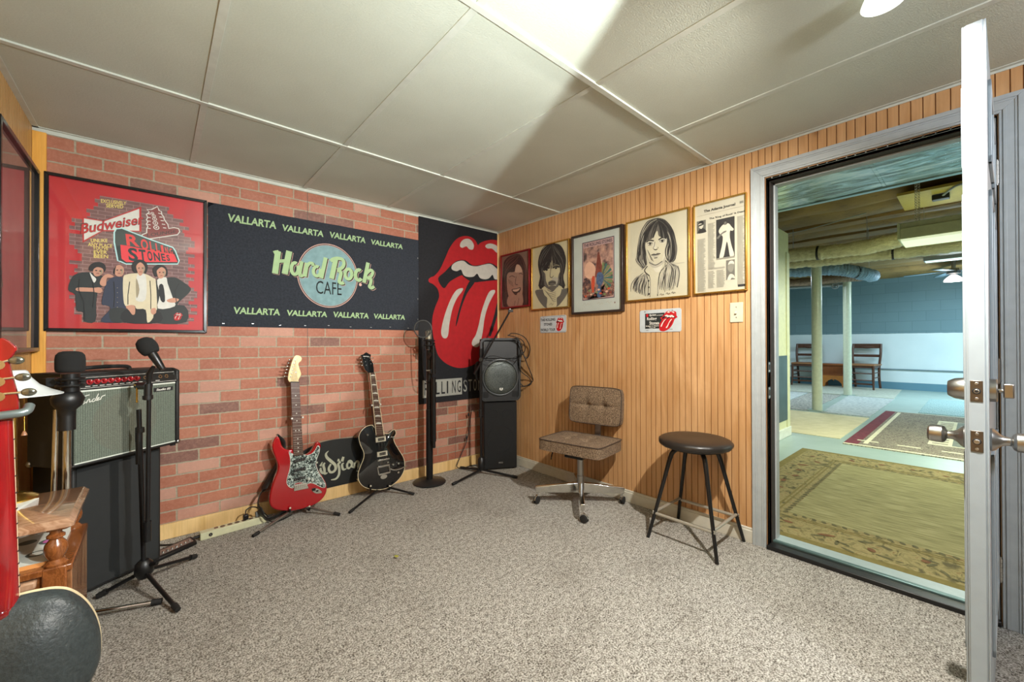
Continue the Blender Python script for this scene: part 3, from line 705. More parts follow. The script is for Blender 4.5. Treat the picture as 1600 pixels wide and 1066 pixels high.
TONGUE_RED = [(105, 345), (118, 332), (140, 322), (170, 285), (200, 220), (225, 165), (260, 120), (300, 103), (340, 108), (367, 130), (379, 152), (395, 139), (430, 127), (470, 124), (520, 140), (555, 180), (572, 240), (590, 300), (625, 350), (590, 375), (560, 410), (548, 450), (540, 520), (525, 600), (490, 690), (440, 760), (385, 800), (330, 828), (270, 835), (210, 815), (165, 775), (145, 725), (130, 650), (125, 590), (130, 540), (145, 490), (160, 455), (164, 430), (155, 395), (130, 370), (110, 360)]
TONGUE_MOUTH = [(158, 340), (195, 302), (232, 264), (265, 240), (310, 238), (352, 266), (400, 262), (450, 253), (500, 285), (560, 345), (540, 372), (495, 350), (460, 350), (400, 356), (362, 360), (335, 353), (300, 330), (285, 322), (225, 355), (190, 393)]
TONGUE_TEETH = [(232, 280), (240, 260), (266, 244), (300, 241), (330, 263), (370, 271), (410, 262), (450, 258), (485, 285), (530, 330), (510, 345), (488, 345), (470, 340), (460, 318), (440, 338), (415, 343), (390, 335), (375, 312), (355, 328), (325, 330), (300, 320), (285, 290), (262, 298), (240, 292)]
TONGUE_LINES = [[(335, 352), (306, 410), (280, 490), (260, 570), (257, 606), (268, 575), (288, 500), (320, 420), (362, 358)], [(487, 470), (470, 540), (450, 610), (440, 655), (452, 655), (470, 600), (490, 530), (500, 470)]]
TONGUE_HI = [[(290, 392), (262, 402), (235, 440), (205, 510), (182, 590), (175, 640), (185, 667), (205, 669), (215, 645), (221, 590), (237, 510), (262, 450), (288, 415), (297, 398)], [(470, 402), (445, 410), (424, 450), (400, 520), (385, 590), (368, 650), (350, 680), (346, 705), (365, 720), (388, 708), (405, 640), (416, 560), (436, 490), (460, 440), (474, 415)], [(280, 160), (283, 140), (300, 122), (325, 118), (345, 130), (357, 155), (350, 178), (330, 175), (315, 160), (293, 168)], [(420, 160), (430, 148), (455, 145), (487, 160), (500, 195), (484, 196), (470, 183), (455, 172), (433, 172)]]
def clip(pts, amax):
    out = []
    for p, q in zip(pts, pts[1:]+pts[:1]):
        if p[0] <= amax: out.append(p)
        if (p[0] <= amax) != (q[0] <= amax):
            t = (amax-p[0])/(q[0]-p[0]); out.append((amax, p[1]+t*(q[1]-p[1])))
    return out
def tongue(mb, pl, tr, d, mi, amax=None, n=4):
    """emblem in plane coordinates through tr(); mi = (red, black, white)"""
    f = lambda P: (clip(smooth([tr(p) for p in P], n), amax) if amax is not None else smooth([tr(p) for p in P], n))
    mb.poly(f(TONGUE_RED), pl, d, mi[0]); mb.poly(f(TONGUE_MOUTH), pl, d+.0003, mi[1])
    for L in TONGUE_LINES: mb.poly(f(L), pl, d+.0004, mi[1])
    mb.poly(f(TONGUE_TEETH), pl, d+.0006, mi[2])
    for L in TONGUE_HI: mb.poly(f(L), pl, d+.0006, mi[2])
def tongue_small(mb, pl, cx, cy, w, h, d, mi, tilt=0):
    def tr(p):
        x = (p[0]-365)/520*w; y = -(p[1]-468)/735*h
        return (cx+x+tilt*y, cy+y)
    tongue(mb, pl, tr, d, mi, n=2)

def cloth_sheet(mb, a0, b0, a1, b1, pl, d, mi=0, amp=.004):
    nx, nz = 40, 24; vs = []
    for j in range(nz+1):
        for i in range(nx+1):
            a = a0+(a1-a0)*i/nx; b = b0+(b1-b0)*j/nz
            e = 1 if 0 < i < nx and 0 < j < nz else 0
            w = .003*mnoise.noise(Vector((a*9, b*9, 3))) if not e else 0
            vs.append(pl.at(a+w, b+w*1.2, d+amp*.25*(1+mnoise.noise(Vector((a*3, b*5, 1))))*e))
    mb.add(vs, [(j*(nx+1)+i, j*(nx+1)+i+1, (j+1)*(nx+1)+i+1, (j+1)*(nx+1)+i) for j in range(nz) for i in range(nx)], mi)
# ---- black banner with the emblem, in the corner
T = thing('fabric_banner', 'black fabric banner with a huge red tongue and lips emblem behind the loudspeaker', 'banner', (-.43, -.006, 1.4))
g = MB(); g.b2((-.862, -.008, .61), (-.018, -.001, 2.185)); g.done('cloth', [M_felt], T)
px = lambda q: BACK.px(640+q[0]/3.553, 340+q[1]/3.553, .009)
g = MB(); tongue(g, BACK, px, .0088, (0, 1, 2), amax=-.0185)
g.done('emblem_print', [mat('banner_red', (160, 9, 19), .8, var=.1), M_felt, mat('banner_white', (176, 171, 162), .85)], T, recalc=False, sm=False)
g = MB(); a0, b0 = px((72, 917)); a1, b1 = px((292, 890)); b0 = .66; b1 = .808; am = px((291, 900))[0]
g.rect(a0, b0, am, b1, BACK, .0088, 0)
N = 13; wl = (am-a0)/8.2
for i, ch in enumerate('ROLLINGSTONES'):
    x = a0+.018+i*wl*1.13+(.012 if i > 6 else 0)
    if x+wl > -.02: break
    g.txt(ch, (x, b0+.02), ((wl*.78 if ch not in 'I' else wl*.3), 0), (0, b1-b0-.04), BACK, .0092, 1 if i < 7 else 0, bold=.004)
g.done('lettering_print', [mat('banner_grey', (150, 150, 142), .85), M_felt], T, recalc=False, sm=False)

# ---- charcoal towel
T = thing('printed_towel', 'wide charcoal towel with a pale disc and green lettering stapled to the brick wall', 'towel', (-1.57, -.004, 1.6))
g = MB(); cloth_sheet(g, -2.277, 1.228, -.862, 1.983, BACK, .004, 0, .006)
g.b2((-2.277, -.004, 1.228), (-.862, -.001, 1.983), 0)
g.done('cloth', [M_towel], T, recalc=False)
q8 = lambda p: BACK.px(410+p[0]/8.42, 370+p[1]/8.42, .008)
g = MB(); D0 = .0085
c = q8((855, 515)); r = .215
cx = (q8((455, 540))[0]+q8((1255, 600))[0])/2; rx = (q8((1255, 600))[0]-q8((455, 540))[0])/2
cz = (BACK.px(512, 381, .008)[1]+BACK.px(517, 481, .008)[1])/2; rz = (BACK.px(512, 381, .008)[1]-BACK.px(517, 481, .008)[1])/2
g.ell(cx, cz, rx, rz, BACK, D0, 0, 64); g.ell(cx, cz, rx*.978, rz*.978, BACK, D0+.0003, 1, 64); g.ell(cx, cz, rx*.955, rz*.955, BACK, D0+.0006, 0, 64); g.ell(cx, cz, rx*.945, rz*.945, BACK, D0+.0009, 2, 64)
def arc(cx, cy, rx, ry, a0, a1, n=18): return [(cx+rx*math.cos(math.radians(a0+(a1-a0)*k/n)), cy-ry*math.sin(math.radians(a0+(a1-a0)*k/n))) for k in range(n+1)]
HR = [([(205, 190), (165, 485)], 78), ([(148, 214), (178, 206), (215, 200)], 52), ([(352, 190), (292, 490)], 78), ([(205, 322), (330, 318)], 48),
      (arc(425, 420, 46, 76, 60, 390), 44), ([(518, 325), (490, 470), (502, 512), (530, 505)], 46),
      ([(585, 345), (555, 525)], 52), ([(580, 400), (615, 352), (655, 352), (668, 385)], 40),
      (arc(715, 455, 46, 62, 60, 390), 40), ([(832, 275), (772, 545)], 50),
      ([(965, 285), (908, 552)], 62), ([(895, 322), (930, 295), (985, 285), (1050, 300), (1072, 350), (1050, 405), (985, 440)], 44), ([(985, 440), (1030, 470), (1020, 540), (1010, 590), (1035, 612), (1072, 605)], 44),
      (arc(1130, 492, 44, 66, 0, 360), 38), (arc(1265, 505, 44, 68, 55, 320), 42),
      ([(1388, 342), (1335, 605)], 46), ([(1352, 500), (1420, 440), (1450, 470), (1425, 525), (1375, 545)], 36), ([(1375, 545), (1425, 560), (1420, 620), (1405, 655), (1432, 675), (1468, 655)], 38)]
def hr(off, extra, d, mi):
    for k, (P, w) in enumerate(HR):
        Q = smooth([q8((p[0]+off[0], p[1]+off[1])) for p in P], 5, False) if len(P) > 2 else [q8((p[0]+off[0], p[1]+off[1])) for p in P]
        s = (q8((P[0][0]+50, P[0][1]))[0]-q8((P[0][0]-50, P[0][1]))[0])/100
        g.stroke(Q, (w+extra)*s, BACK, d+.00002*k, mi)
hr((14, 12), 8, D0+.0012, 0); hr((9, 8), 8, D0+.0018, 3); hr((0, 0), 2, D0+.0024, 4)
o = q8((705, 752)); e = q8((1042, 768)); t = q8((708, 645)); g.txt('CAFE', (o[0], o[1]+.002), (e[0]-o[0], .0), (0, .092), BACK, D0+.0014, 3, bold=.0)
g.ell(*q8((1288, 632)), .011, .011, BACK, D0+.001, 0, 16)
qh = lambda x, y: BACK.px(310+x/4.444, 300+y/4.444, .008)
for (x0, y0, x1, y1, hh) in ((200, 212, 540, 251, 48), (578, 276, 868, 306, 42), (908, 320, 1160, 354, 38), (1195, 368, 1418, 394, 34), (240, 852, 566, 853, 42), (610, 864, 893, 866, 38), (933, 873, 1182, 878, 36), (1215, 882, 1434, 887, 34)):
    o = qh(x0, y0); e = qh(x1, y1); h = hh*.00098*(1.0 if x0 < 900 else 1.12)
    g.txt('VALLARTA', (o[0], (o[1]+e[1])/2), (e[0]-o[0], 0), (.004, h*1.05), BACK, D0, 4, bold=.03)
g.done('towel_print', [mat('towel_pink_edge', (196, 160, 148), .9), mat('towel_dark_ring', (40, 42, 46), .9), mat('towel_disc_blue', (116, 146, 150), .9, var=.12), mat('towel_ink_black', (22, 24, 24), .9), mat('towel_green', (152, 178, 134), .9)], T, recalc=False, sm=False)
for k in range(9): MB().box((-2.2+k*.155, -.0105, 1.246+.004*math.sin(k*2)), (.012, .002, .003)).done('staple', [M_steel], T, sm=False)
for k in range(4): MB().box((-.872, -.0105, 1.32+k*.17), (.003, .002, .012)).done('staple', [M_steel], T, sm=False)

# ---- frames
def frame_mesh(pl, a0, b0, a1, b1, w, t, prof=0):
    g = MB()
    for P in ([(a0, b0), (a1, b0), (a1-w, b0+w), (a0+w, b0+w)], [(a1, b0), (a1, b1), (a1-w, b1-w), (a1-w, b0+w)], [(a1, b1), (a0, b1), (a0+w, b1-w), (a1-w, b1-w)], [(a0, b1), (a0, b0), (a0+w, b0+w), (a0+w, b1-w)]):
        g.prism(P, pl, .001, t)
    return g
def picture(name, label, pl, box, w, t, fm, paper, glass=True, cat='picture', group=None):
    a0, b0, a1, b1 = box
    T = thing(name, label, cat, tuple(pl.at((a0+a1)/2, b0, .001)), group=group)
    frame_mesh(pl, a0, b0, a1, b1, w, t).done('frame', [fm], T, bevel=.002)
    g = MB(); g.prism([(a0+w*.5, b0+w*.5), (a1-w*.5, b0+w*.5), (a1-w*.5, b1-w*.5), (a0+w*.5, b1-w*.5)], pl, .001, t*.45); pp = g.done('print_sheet', [paper], T)
    if glass:
        g = MB(); g.rect(a0+w*.7, b0+w*.7, a1-w*.7, b1-w*.7, pl, t*.45+.0035); g.done('glass_pane', [M_glassm if pl is RIGHT else M_glass], T, recalc=False)
    return T, t*.45
M_frblk = mat('black_frame_lacquer', (24, 22, 22), .2); M_frgold = mat('gold_frame_metal', (196, 154, 72), .25, .85); M_frred = mat('red_frame_metal', (130, 30, 34), .3, .4); M_frbr = mat('dark_walnut_frame', (46, 34, 30), .3)
M_paper = mat('cream_art_paper', (180, 175, 152), .7, scale=6); M_paper2 = mat('ivory_art_paper', (182, 174, 140), .7, scale=6); M_mat_b = mat('pale_grey_mount', (168, 174, 166), .8, scale=8); M_news = mat('newsprint', (172, 168, 150), .8, scale=9)

# red poster with the beer bow tie and four men
T, dz = picture('framed_poster', 'black framed red poster of four men and a beer bow tie on the brick wall', BACK, (-2.935, 1.186, -2.283, 1.985), .016, .024, M_frblk, mat('poster_red', (176, 14, 22), .5, var=.12, scale=7))
A_ = lambda p: BACK.px(70+p[0]/8.885, 300+p[1]/8.885, .012); B_ = lambda p: BACK.px(190+p[0]/8.526, 300+p[1]/8.526, .012); C_ = lambda p: BACK.px(90+p[0]/7.27, 395+p[1]/7.27, .012)
P_br = NT('poster_brickwork'); v_ = P_br.coord(); s_ = P_br.n('SeparateXYZ', i_0=v_); b_ = P_br.n('TexBrick', i_Vector=P_br.n('CombineXYZ', i_0=s_.outputs[0], i_1=s_.outputs[2]).outputs[0], i_Scale=1.0)
b_.inputs['Mortar Size'].default_value = .0016; b_.inputs['Brick Width'].default_value = .055; b_.inputs['Row Height'].default_value = .0195
b_.inputs['Color1'].default_value = lin((92, 58, 56)); b_.inputs['Color2'].default_value = lin((122, 78, 74)); b_.inputs['Mortar'].default_value = lin((156, 120, 116))
P_br.base(P_br.mix(.3, b_.outputs['Color'], P_br.ramp(P_br.noise(v_, 9, 3), [(.3, (70, 44, 50)), (.7, (140, 104, 100))]))); P_br = P_br.done(.5)
g = MB(); d = dz+.0006
wallp = []
random.seed(11); x0, z0 = A_((400, 1000)); zt = A_((700, 40))[1]; zb = C_((300, 790))[1]; xl = C_((130, 500))[0]; xr = C_((1585, 500))[0]
rows = int((zt-zb)/.0195)
for r in range(rows):
    b0 = zb+r*(zt-zb)/rows; b1 = zb+(r+1)*(zt-zb)/rows; f = r/rows
    top = max(0, (f-.72)/.28); l = xl+random.choice((0, .018, .03, .045))+top**1.5*.13; rr = xr-random.choice((0, .015, .03, .04))-top**1.5*.12-(.012 if f > .4 else 0)
    g.rect(l, b0, rr, b1+.0002, BACK, d, 0)
# bow tie
bow = [(505, 345), (820, 405), (1155, 255), (1735, 60)]
L = A_((520, 345)), A_((525, 705)), A_((805, 545)), B_((265, 530)), B_((262, 195)), A_((815, 400))
cxb = sum(p[0] for p in L)/6; czb = sum(p[1] for p in L)/6
g.poly(list(L), BACK, d+.0005, 1)
Lw = A_((543, 368)), A_((545, 672)), A_((808, 528)), B_((235, 518)), B_((235, 225)), A_((818, 412)); g.poly(list(Lw), BACK, d+.001, 2)
o, e = A_((490, 590)), B_((290, 420)); g.txt('Budweiser', (o[0], o[1]), (e[0]-o[0], e[1]-o[1]-.004), (.004, .058), BACK, d+.002, 3, bold=.03); g.txt('Budweiser', (o[0]+.002, o[1]+.002), (e[0]-o[0]-.004, e[1]-o[1]-.004), (.004, .053), BACK, d+.0025, 1, bold=.016)
def line(t, p, q, h, mi, tr, bold=.0, sh=0, dd=.002):
    o, e = tr(p), tr(q); g.txt(t, o, (e[0]-o[0], e[1]-o[1]), (0, h), BACK, d+dd, mi, bold=bold, shear=sh)
line('EXCLUSIVELY', (780, 150), (1130, 185), .02, 4, A_, .01); line('SERVED', (850, 215), (1090, 232), .019, 4, A_, .01)
for t, p, q in (('UNLIKE', (640, 700), (870, 700)), ('ANY PLACE', (600, 752), (935, 775)), ("YOU'VE", (665, 800), (880, 812)), ('EVER', (680, 860), (865, 862)), ('BEEN', (680, 915), (880, 922))): line(t, p, q, .0185, 4, A_, .012)
# lounge boot sign
def outl(P, tr, wk, mi, mo, dd, n=1):
    Q = smooth([tr(p) for p in P], n) if n > 1 else [tr(p) for p in P]
    g.poly(Q, BACK, d+dd, mi); g.stroke(Q, wk, BACK, d+dd+.0003, mo, closed=True)
outl([(340, 235), (400, 235), (478, 195), (500, 250), (530, 260), (535, 300), (560, 330), (570, 370), (590, 400), (615, 430), (628, 488), (700, 475), (760, 490), (775, 530), (745, 570), (375, 625), (270, 600), (275, 570), (335, 545), (335, 490), (350, 460), (330, 430), (350, 400), (330, 370), (350, 340), (330, 300), (370, 270)], B_, .005, 5, 2, .0012)
for k, (x, y) in enumerate(((410, 285), (430, 320), (440, 362), (450, 415), (463, 475))):
    a, b = B_((x, y)); rr = .0075+.0014*k; g.ell(a, b, rr, rr*.95, BACK, d+.0018, 2, 16); g.ell(a, b, rr*.7, rr*.66, BACK, d+.0021, 5, 16); g.ell(a, b, rr*.3, rr*.3, BACK, d+.0024, 2, 12)
for s in range(5):
    for sx in (-1, 1):
        x, y = (365, 290+s*48) if sx < 0 else (510+s*16, 285+s*48); p = B_((x-22, y)); q = B_((x+22, y+6)); g.stroke([p, q], .0045, BACK, d+.0018, 2)
line('LOUNGE', (340, 600), (725, 545), .018, 3, B_, .004, 0, .0018)
# big neon plate
outl([(945+30, 560), (970, 520), (1050, 510), (1110, 520)], A_, .001, 3, 3, .0001) if False else None
pltP = [A_((960, 560)), A_((985, 510)), A_((1070, 500)), B_((0, 480)), B_((390, 635)), B_((690, 740)), B_((725, 790)), B_((775, 920)), B_((755, 965)), B_((60, 965)), B_((-20, 930)), A_((1010, 960)), A_((960, 700))]
g.poly(pltP, BACK, d+.0024, 6); Q = [(a*.985+ -2.60*.015, b*.985+1.66*.015) for a, b in pltP]; g.stroke(Q, .006, BACK, d+.0028, 7, closed=True)
g.poly([A_((1050, 735)), B_((60, 715)), B_((330, 770)), B_((700, 830)), B_((745, 935)), B_((60, 935)), B_((0, 890)), A_((1060, 880))], BACK, d+.003, 8)
xs = [60, 255, 375, 455, 525, 580, 640, 700]; o = B_((65, 715)); 
for k, ch in enumerate('ROLLING'):
    p = B_((xs[k]+10, [715, 770, 790, 800, 815, 828, 838][k])); q = B_((xs[k+1]-12, 760)); t = B_((xs[k], [560, 625, 660, 685, 710, 735, 752][k])); g.txt(ch, p, (q[0]-p[0], 0), (-.006, t[1]-p[1]), BACK, d+.0034, 9, bold=.03)
xs = [90, 235, 345, 430, 530, 600, 660, 725]
for k, ch in enumerate('STONES'):
    p = B_((xs[k]+8, 918)); q = B_((xs[k+1]-10, 918)); t = B_((xs[k], [740, 765, 785, 805, 822, 838][k])); g.txt(ch, p, (q[0]-p[0], 0), (-.006, t[1]-p[1]), BACK, d+.0036, 6, bold=.03)
# four men
def pg(P, mi, dd, n=3): g.poly(smooth([C_(p) for p in P], n), BACK, d+dd, mi)
SK, DKC, NAV, CRM, HAIR, TEE, BLK = 10, 11, 12, 13, 14, 2, 3
pg([(300, 780), (290, 680), (215, 650), (200, 480), (120, 420), (180, 260), (330, 220), (430, 240), (500, 260), (560, 300), (540, 360), (470, 420), (440, 560), (430, 780)], DKC, .004)
pg([(365, 225), (400, 260), (440, 300), (420, 340), (400, 320)], 2, .0044); pg([(205, 420), (240, 395), (400, 400), (480, 395), (510, 430), (480, 460), (400, 445), (250, 440)], SK, .0045)
pg([(370, 210), (360, 160), (400, 120), (470, 105), (530, 130), (550, 180), (530, 220), (500, 200)], HAIR, .0046); pg([(410, 190), (450, 165), (510, 180), (520, 220), (480, 262), (430, 268), (405, 230)], SK, .0048)
pg([(490, 780), (600, 640), (560, 600), (500, 580), (530, 420), (560, 330), (640, 280), (740, 285), (770, 400), (780, 640), (720, 780)], NAV, .0042); pg([(610, 780), (600, 640), (780, 640), (760, 780)], DKC, .0043)
pg([(545, 250), (590, 245), (640, 270), (600, 285), (560, 290), (550, 370), (510, 380), (480, 350), (500, 290)], SK, .005); pg([(640, 220), (650, 165), (700, 140), (745, 165), (755, 215), (735, 262), (690, 272), (655, 250)], SK, .0049); pg([(636, 222), (645, 180), (665, 150), (655, 200), (650, 250)], HAIR, .0051)
pg([(750, 790), (780, 640), (1120, 640), (1170, 790)], BLK, .0046)
pg([(745, 480), (745, 290), (780, 250), (880, 235), (990, 240), (1090, 290), (1115, 330), (1130, 640), (1090, 650), (1085, 740), (1020, 795), (1000, 650), (900, 640), (870, 600), (770, 605)], CRM, .0052); pg([(900, 260), (1000, 260), (1000, 530), (890, 540), (910, 420)], TEE, .0055); pg([(895, 290), (930, 420), (900, 520), (890, 420)], 15, .0057)
pg([(775, 610), (870, 600), (880, 690), (850, 705), (815, 660)], SK, .0056); pg([(1065, 640), (1110, 630), (1120, 680), (1085, 705), (1060, 680)], SK, .0056)
pg([(845, 170), (860, 105), (930, 78), (1000, 105), (1025, 170), (1000, 240), (960, 200), (900, 230), (865, 220)], HAIR, .0058); pg([(895, 150), (940, 110), (985, 150), (990, 200), (960, 250), (930, 262), (905, 210)], SK, .006)
pg([(1100, 790), (1130, 640), (1440, 600), (1460, 790)], DKC, .0044); pg([(1115, 330), (1200, 290), (1330, 280), (1420, 330), (1510, 400), (1490, 460), (1380, 560), (1330, 620), (1130, 640)], DKC, .0048); pg([(1130, 310), (1230, 280), (1250, 350), (1310, 520), (1330, 610), (1140, 635), (1160, 480)], TEE, .0051); pg([(1150, 380), (1200, 370), (1220, 550), (1170, 540)], BLK, .0054)
pg([(1085, 220), (1090, 165), (1150, 138), (1220, 155), (1250, 210), (1240, 270), (1200, 230), (1150, 260), (1110, 270)], HAIR, .0053); pg([(1130, 200), (1180, 165), (1225, 195), (1225, 250), (1190, 290), (1150, 290), (1130, 240)], SK, .0056); pg([(1240, 540), (1310, 515), (1380, 530), (1340, 565), (1270, 565)], SK, .0057)
def face(cx, cy, w, h, q=0):
    def r(x, y): return C_((cx+(x*math.cos(q)-y*math.sin(q))*w, cy+(x*math.sin(q)+y*math.cos(q))*h))
    for sx in (-1, 1):
        g.stroke([r(sx*.20, -.16), r(sx*.42, -.15), r(sx*.62, -.10)], .0032, BACK, d+.0064, 3); g.ell(*r(sx*.40, -.02), .0026, .0016, BACK, d+.0065, 3, 8)
    g.stroke([r(.06, -.05), r(.12, .22), r(-.08, .26)], .0018, BACK, d+.0064, 15); g.stroke([r(-.30, .50), r(0, .47), r(.30, .50)], .003, BACK, d+.0064, 5)
    g.poly([r(.45, -.5), r(.85, -.2), r(.8, .4), r(.35, .85), (r(.55, .3))], BACK, d+.0062, 15)
face(462, 212, 58, 52, .15); face(700, 206, 52, 62); face(945, 185, 50, 72); face(1180, 232, 48, 64)
for P in ([(250, 300), (240, 420), (300, 560), (310, 760)], [(400, 330), (420, 480), (400, 620)], [(640, 330), (650, 470), (640, 620)], [(820, 330), (800, 480), (800, 590)], [(1050, 320), (1060, 480), (1060, 640)], [(1380, 350), (1330, 440), (1350, 560)]): g.stroke([C_(p) for p in P], .003, BACK, d+.0066, 3)
for k in range(5): a_, b_2 = C_((680, 400+k*55)); g.ell(a_, b_2, .0018, .0018, BACK, d+.0066, 15, 8)
a, b = C_((1370, 727)); tongue_small(g, BACK, a, b, .042, .046, d+.006, (1, 3, 2))
g.done('poster_print', [P_br, I_red, I_white, I_black, flat('ink_yellow', (226, 206, 110)), flat('sign_maroon', (122, 50, 48)), flat('sign_dark_green', (34, 48, 48)), flat('neon_pale_blue', (176, 214, 214)), flat('sign_coral', (216, 60, 66)), flat('sign_coral_letters', (206, 66, 62)), flat('print_skin', (188, 136, 112)), flat('print_dark_cloth', (34, 38, 38)), flat('print_navy', (40, 46, 66)), flat('print_cream', (204, 192, 162)), flat('print_hair', (30, 26, 26)), flat('print_shade', (150, 138, 112))], T, recalc=False, sm=False)

# framed pictures on the left wall, mostly glare
for (lab, box, w, fm) in (('black framed dark picture under shiny glass on the left wall next to the brick corner', (-.705, 1.085, -.03, 1.975), .02, M_frblk), ('gold framed picture on the left wall, nearer than the black framed one', (-1.42, 1.09, -.735, 1.985), .018, M_frgold)):
    T, dz = picture('framed_picture', lab, LEFT, box, w, .03, fm, mat('dim_picture_print', (96, 82, 74), .6, var=.35, scale=5))

# ---- right wall portraits; coordinates digitised per picture
def art(T, fn, mats): 
    fn(); G.done('artwork', mats, T, recalc=False, sm=False)
PENC = [mat('pencil_dark', (30, 29, 28), .7), mat('pencil_mid', (88, 85, 78), .7), mat('pencil_light', (160, 156, 140), .7), M_paper, mat('pencil_faint', (186, 182, 164), .7)]
def setup(x0, y0, s, d): return lambda p: RIGHT.px(x0+p[0]/s, y0+p[1]/s, d)
# 1 laughing man, dim reddish print
def comb(tr, d, A, B, n, tones, w=.0045, seed=1, jit=8, lo=0, hi=1):
    """locks of drawn hair running between two guide curves"""
    rr = random.Random(seed); A = smooth(A, 4, False); B = smooth(B, 4, False); L = min(len(A), len(B))
    for k in range(n):
        t = (k+rr.random())/n; i0 = int(rr.random()*lo*L); i1 = L-int(rr.random()*(1-hi)*L); jx, jy = rr.uniform(-jit, jit), rr.uniform(-jit, jit)
        P = [(A[i][0]*(1-t)+B[i][0]*t+jx*math.sin(i*.4+k), A[i][1]*(1-t)+B[i][1]*t+jy*math.sin(i*.3+k)) for i in range(i0, i1)]
        if len(P) < 4: continue
        m = len(P); G.stroke([tr(p) for p in P], [w*(.35+1.1*math.sin(PI*(q+.5)/m)) for q in range(m)], RIGHT, d+.00002*k, rr.choice(tones))
def prt(tr, d):
    def P(pts, mi, dd, n=3): G.poly(smooth([tr(p) for p in pts], n), RIGHT, d+dd, mi)
    def S(pts, w, mi, dd, n=4): G.stroke(smooth([tr(p) for p in pts], n, False), w, RIGHT, d+dd, mi)
    return P, S
T, dz = picture('framed_portrait', 'small red framed dim print of a laughing long haired man nearest the corner', RIGHT, (.058, 1.448, .462, 1.962), .014, .022, M_frred, mat('dim_print_paper', (118, 94, 80), .6, scale=5))
G = MB(); tr = setup(775, 365, 7.896, .01); P, S = prt(tr, dz+.0005)
M1 = [mat('dim_hair', (44, 30, 26), .6, scale=60, var=.3), mat('dim_skin', (150, 116, 98), .6, scale=30), mat('dim_shadow', (86, 60, 50), .6), mat('dim_light', (186, 156, 134), .6)]
P([(92, 900), (90, 420), (120, 320), (190, 270), (290, 255), (340, 330), (375, 480), (380, 640), (395, 800), (398, 880)], 0, 0)
P([(135, 520), (160, 480), (230, 470), (262, 380), (300, 420), (335, 480), (330, 600), (330, 700), (310, 800), (250, 860), (180, 830), (140, 700)], 1, .0005)
P([(255, 385), (300, 400), (325, 470), (270, 480), (235, 470)], 3, .0008); S([(165, 540), (200, 522), (235, 540)], .008, 2, .001); S([(285, 500), (305, 490), (330, 505)], .008, 2, .001); S([(250, 530), (240, 620), (270, 632)], .008, 2, .001)
P([(195, 690), (250, 680), (305, 665), (295, 720), (250, 760), (215, 735)], 0, .001); P([(205, 695), (250, 688), (298, 675), (270, 712), (225, 716)], 3, .0014)
P([(150, 895), (150, 780), (190, 800), (215, 850), (240, 830), (262, 740), (300, 730), (285, 800), (320, 720), (325, 890)], 1, .0012); S([(240, 830), (225, 890)], .006, 2, .0015); S([(285, 800), (268, 885)], .006, 2, .0015)
comb(tr, dz+.0009, [(280, 260), (190, 275), (115, 340), (92, 480), (96, 700), (100, 880)], [(290, 280), (262, 360), (180, 440), (130, 520), (135, 700), (145, 860)], 34, (0, 0, 2), .006, 15); comb(tr, dz+.0009, [(290, 256), (340, 320), (378, 470), (388, 640), (398, 860)], [(290, 290), (310, 390), (335, 480), (335, 640), (335, 860)], 26, (0, 0, 2), .006, 16)
for k in range(5): S([(150+k*12, 560+k*8), (165+k*12, 620+k*10)], .004, 2, .001)
G.done('artwork', M1, T, recalc=False, sm=False)
# 2 gaunt man with scarf in an oval
T, dz = picture('framed_portrait', 'gold framed drawing of a gaunt dark haired man with a scarf, second from the corner', RIGHT, (.484, 1.408, .924, 1.962), .010, .022, M_frgold, M_paper2)
G = MB(); P, S = prt(tr, dz+.0005)
P([(485, 705), (590, 690), (800, 690), (893, 675), (870, 760), (800, 860), (745, 905), (630, 925), (560, 870), (510, 790)], 1, 0)
P([(525, 640), (545, 520), (520, 400), (535, 270), (600, 170), (690, 122), (780, 140), (840, 230), (862, 360), (845, 480), (815, 560), (830, 680), (780, 640), (590, 660), (560, 690)], 0, .0004)
P([(580, 470), (640, 420), (690, 330), (720, 370), (790, 400), (800, 480), (785, 590), (740, 660), (690, 705), (640, 690), (600, 600)], 3, .0008)
P([(580, 480), (610, 500), (620, 590), (665, 690), (600, 640)], 1, .001); P([(795, 480), (770, 520), (760, 610), (710, 700), (770, 650)], 1, .001)
P([(580, 690), (600, 650), (640, 700), (700, 720), (760, 660), (810, 680), (790, 760), (750, 800), (745, 905), (632, 920), (635, 800), (600, 760)], 3, .0011)
for pts in ([(595, 460), (630, 430), (660, 425)], [(705, 425), (745, 405), (785, 415)]): S(pts, .012, 0, .0014)
for c in ((628, 450), (742, 428)): a, b = tr(c); G.ell(a, b, .013, .008, RIGHT, dz+.0021, 0, 12)
S([(685, 400), (668, 520), (690, 545), (712, 520)], .007, 1, .0014); P([(648, 600), (690, 578), (738, 590), (735, 625), (690, 645), (652, 635)], 1, .0014); S([(650, 615), (695, 600), (738, 608)], .006, 0, .0017); P([(640, 655), (740, 645), (715, 690), (690, 705), (655, 690)], 1, .0013); S([(645, 640), (660, 628)], .005, 0, .0017); S([(745, 632), (732, 620)], .005, 0, .0017)
for k in range(6): S([(600+k*14, 700+k*16), (660+k*10, 740+k*20), (740, 720+k*22)], .0035, 1, .0016)
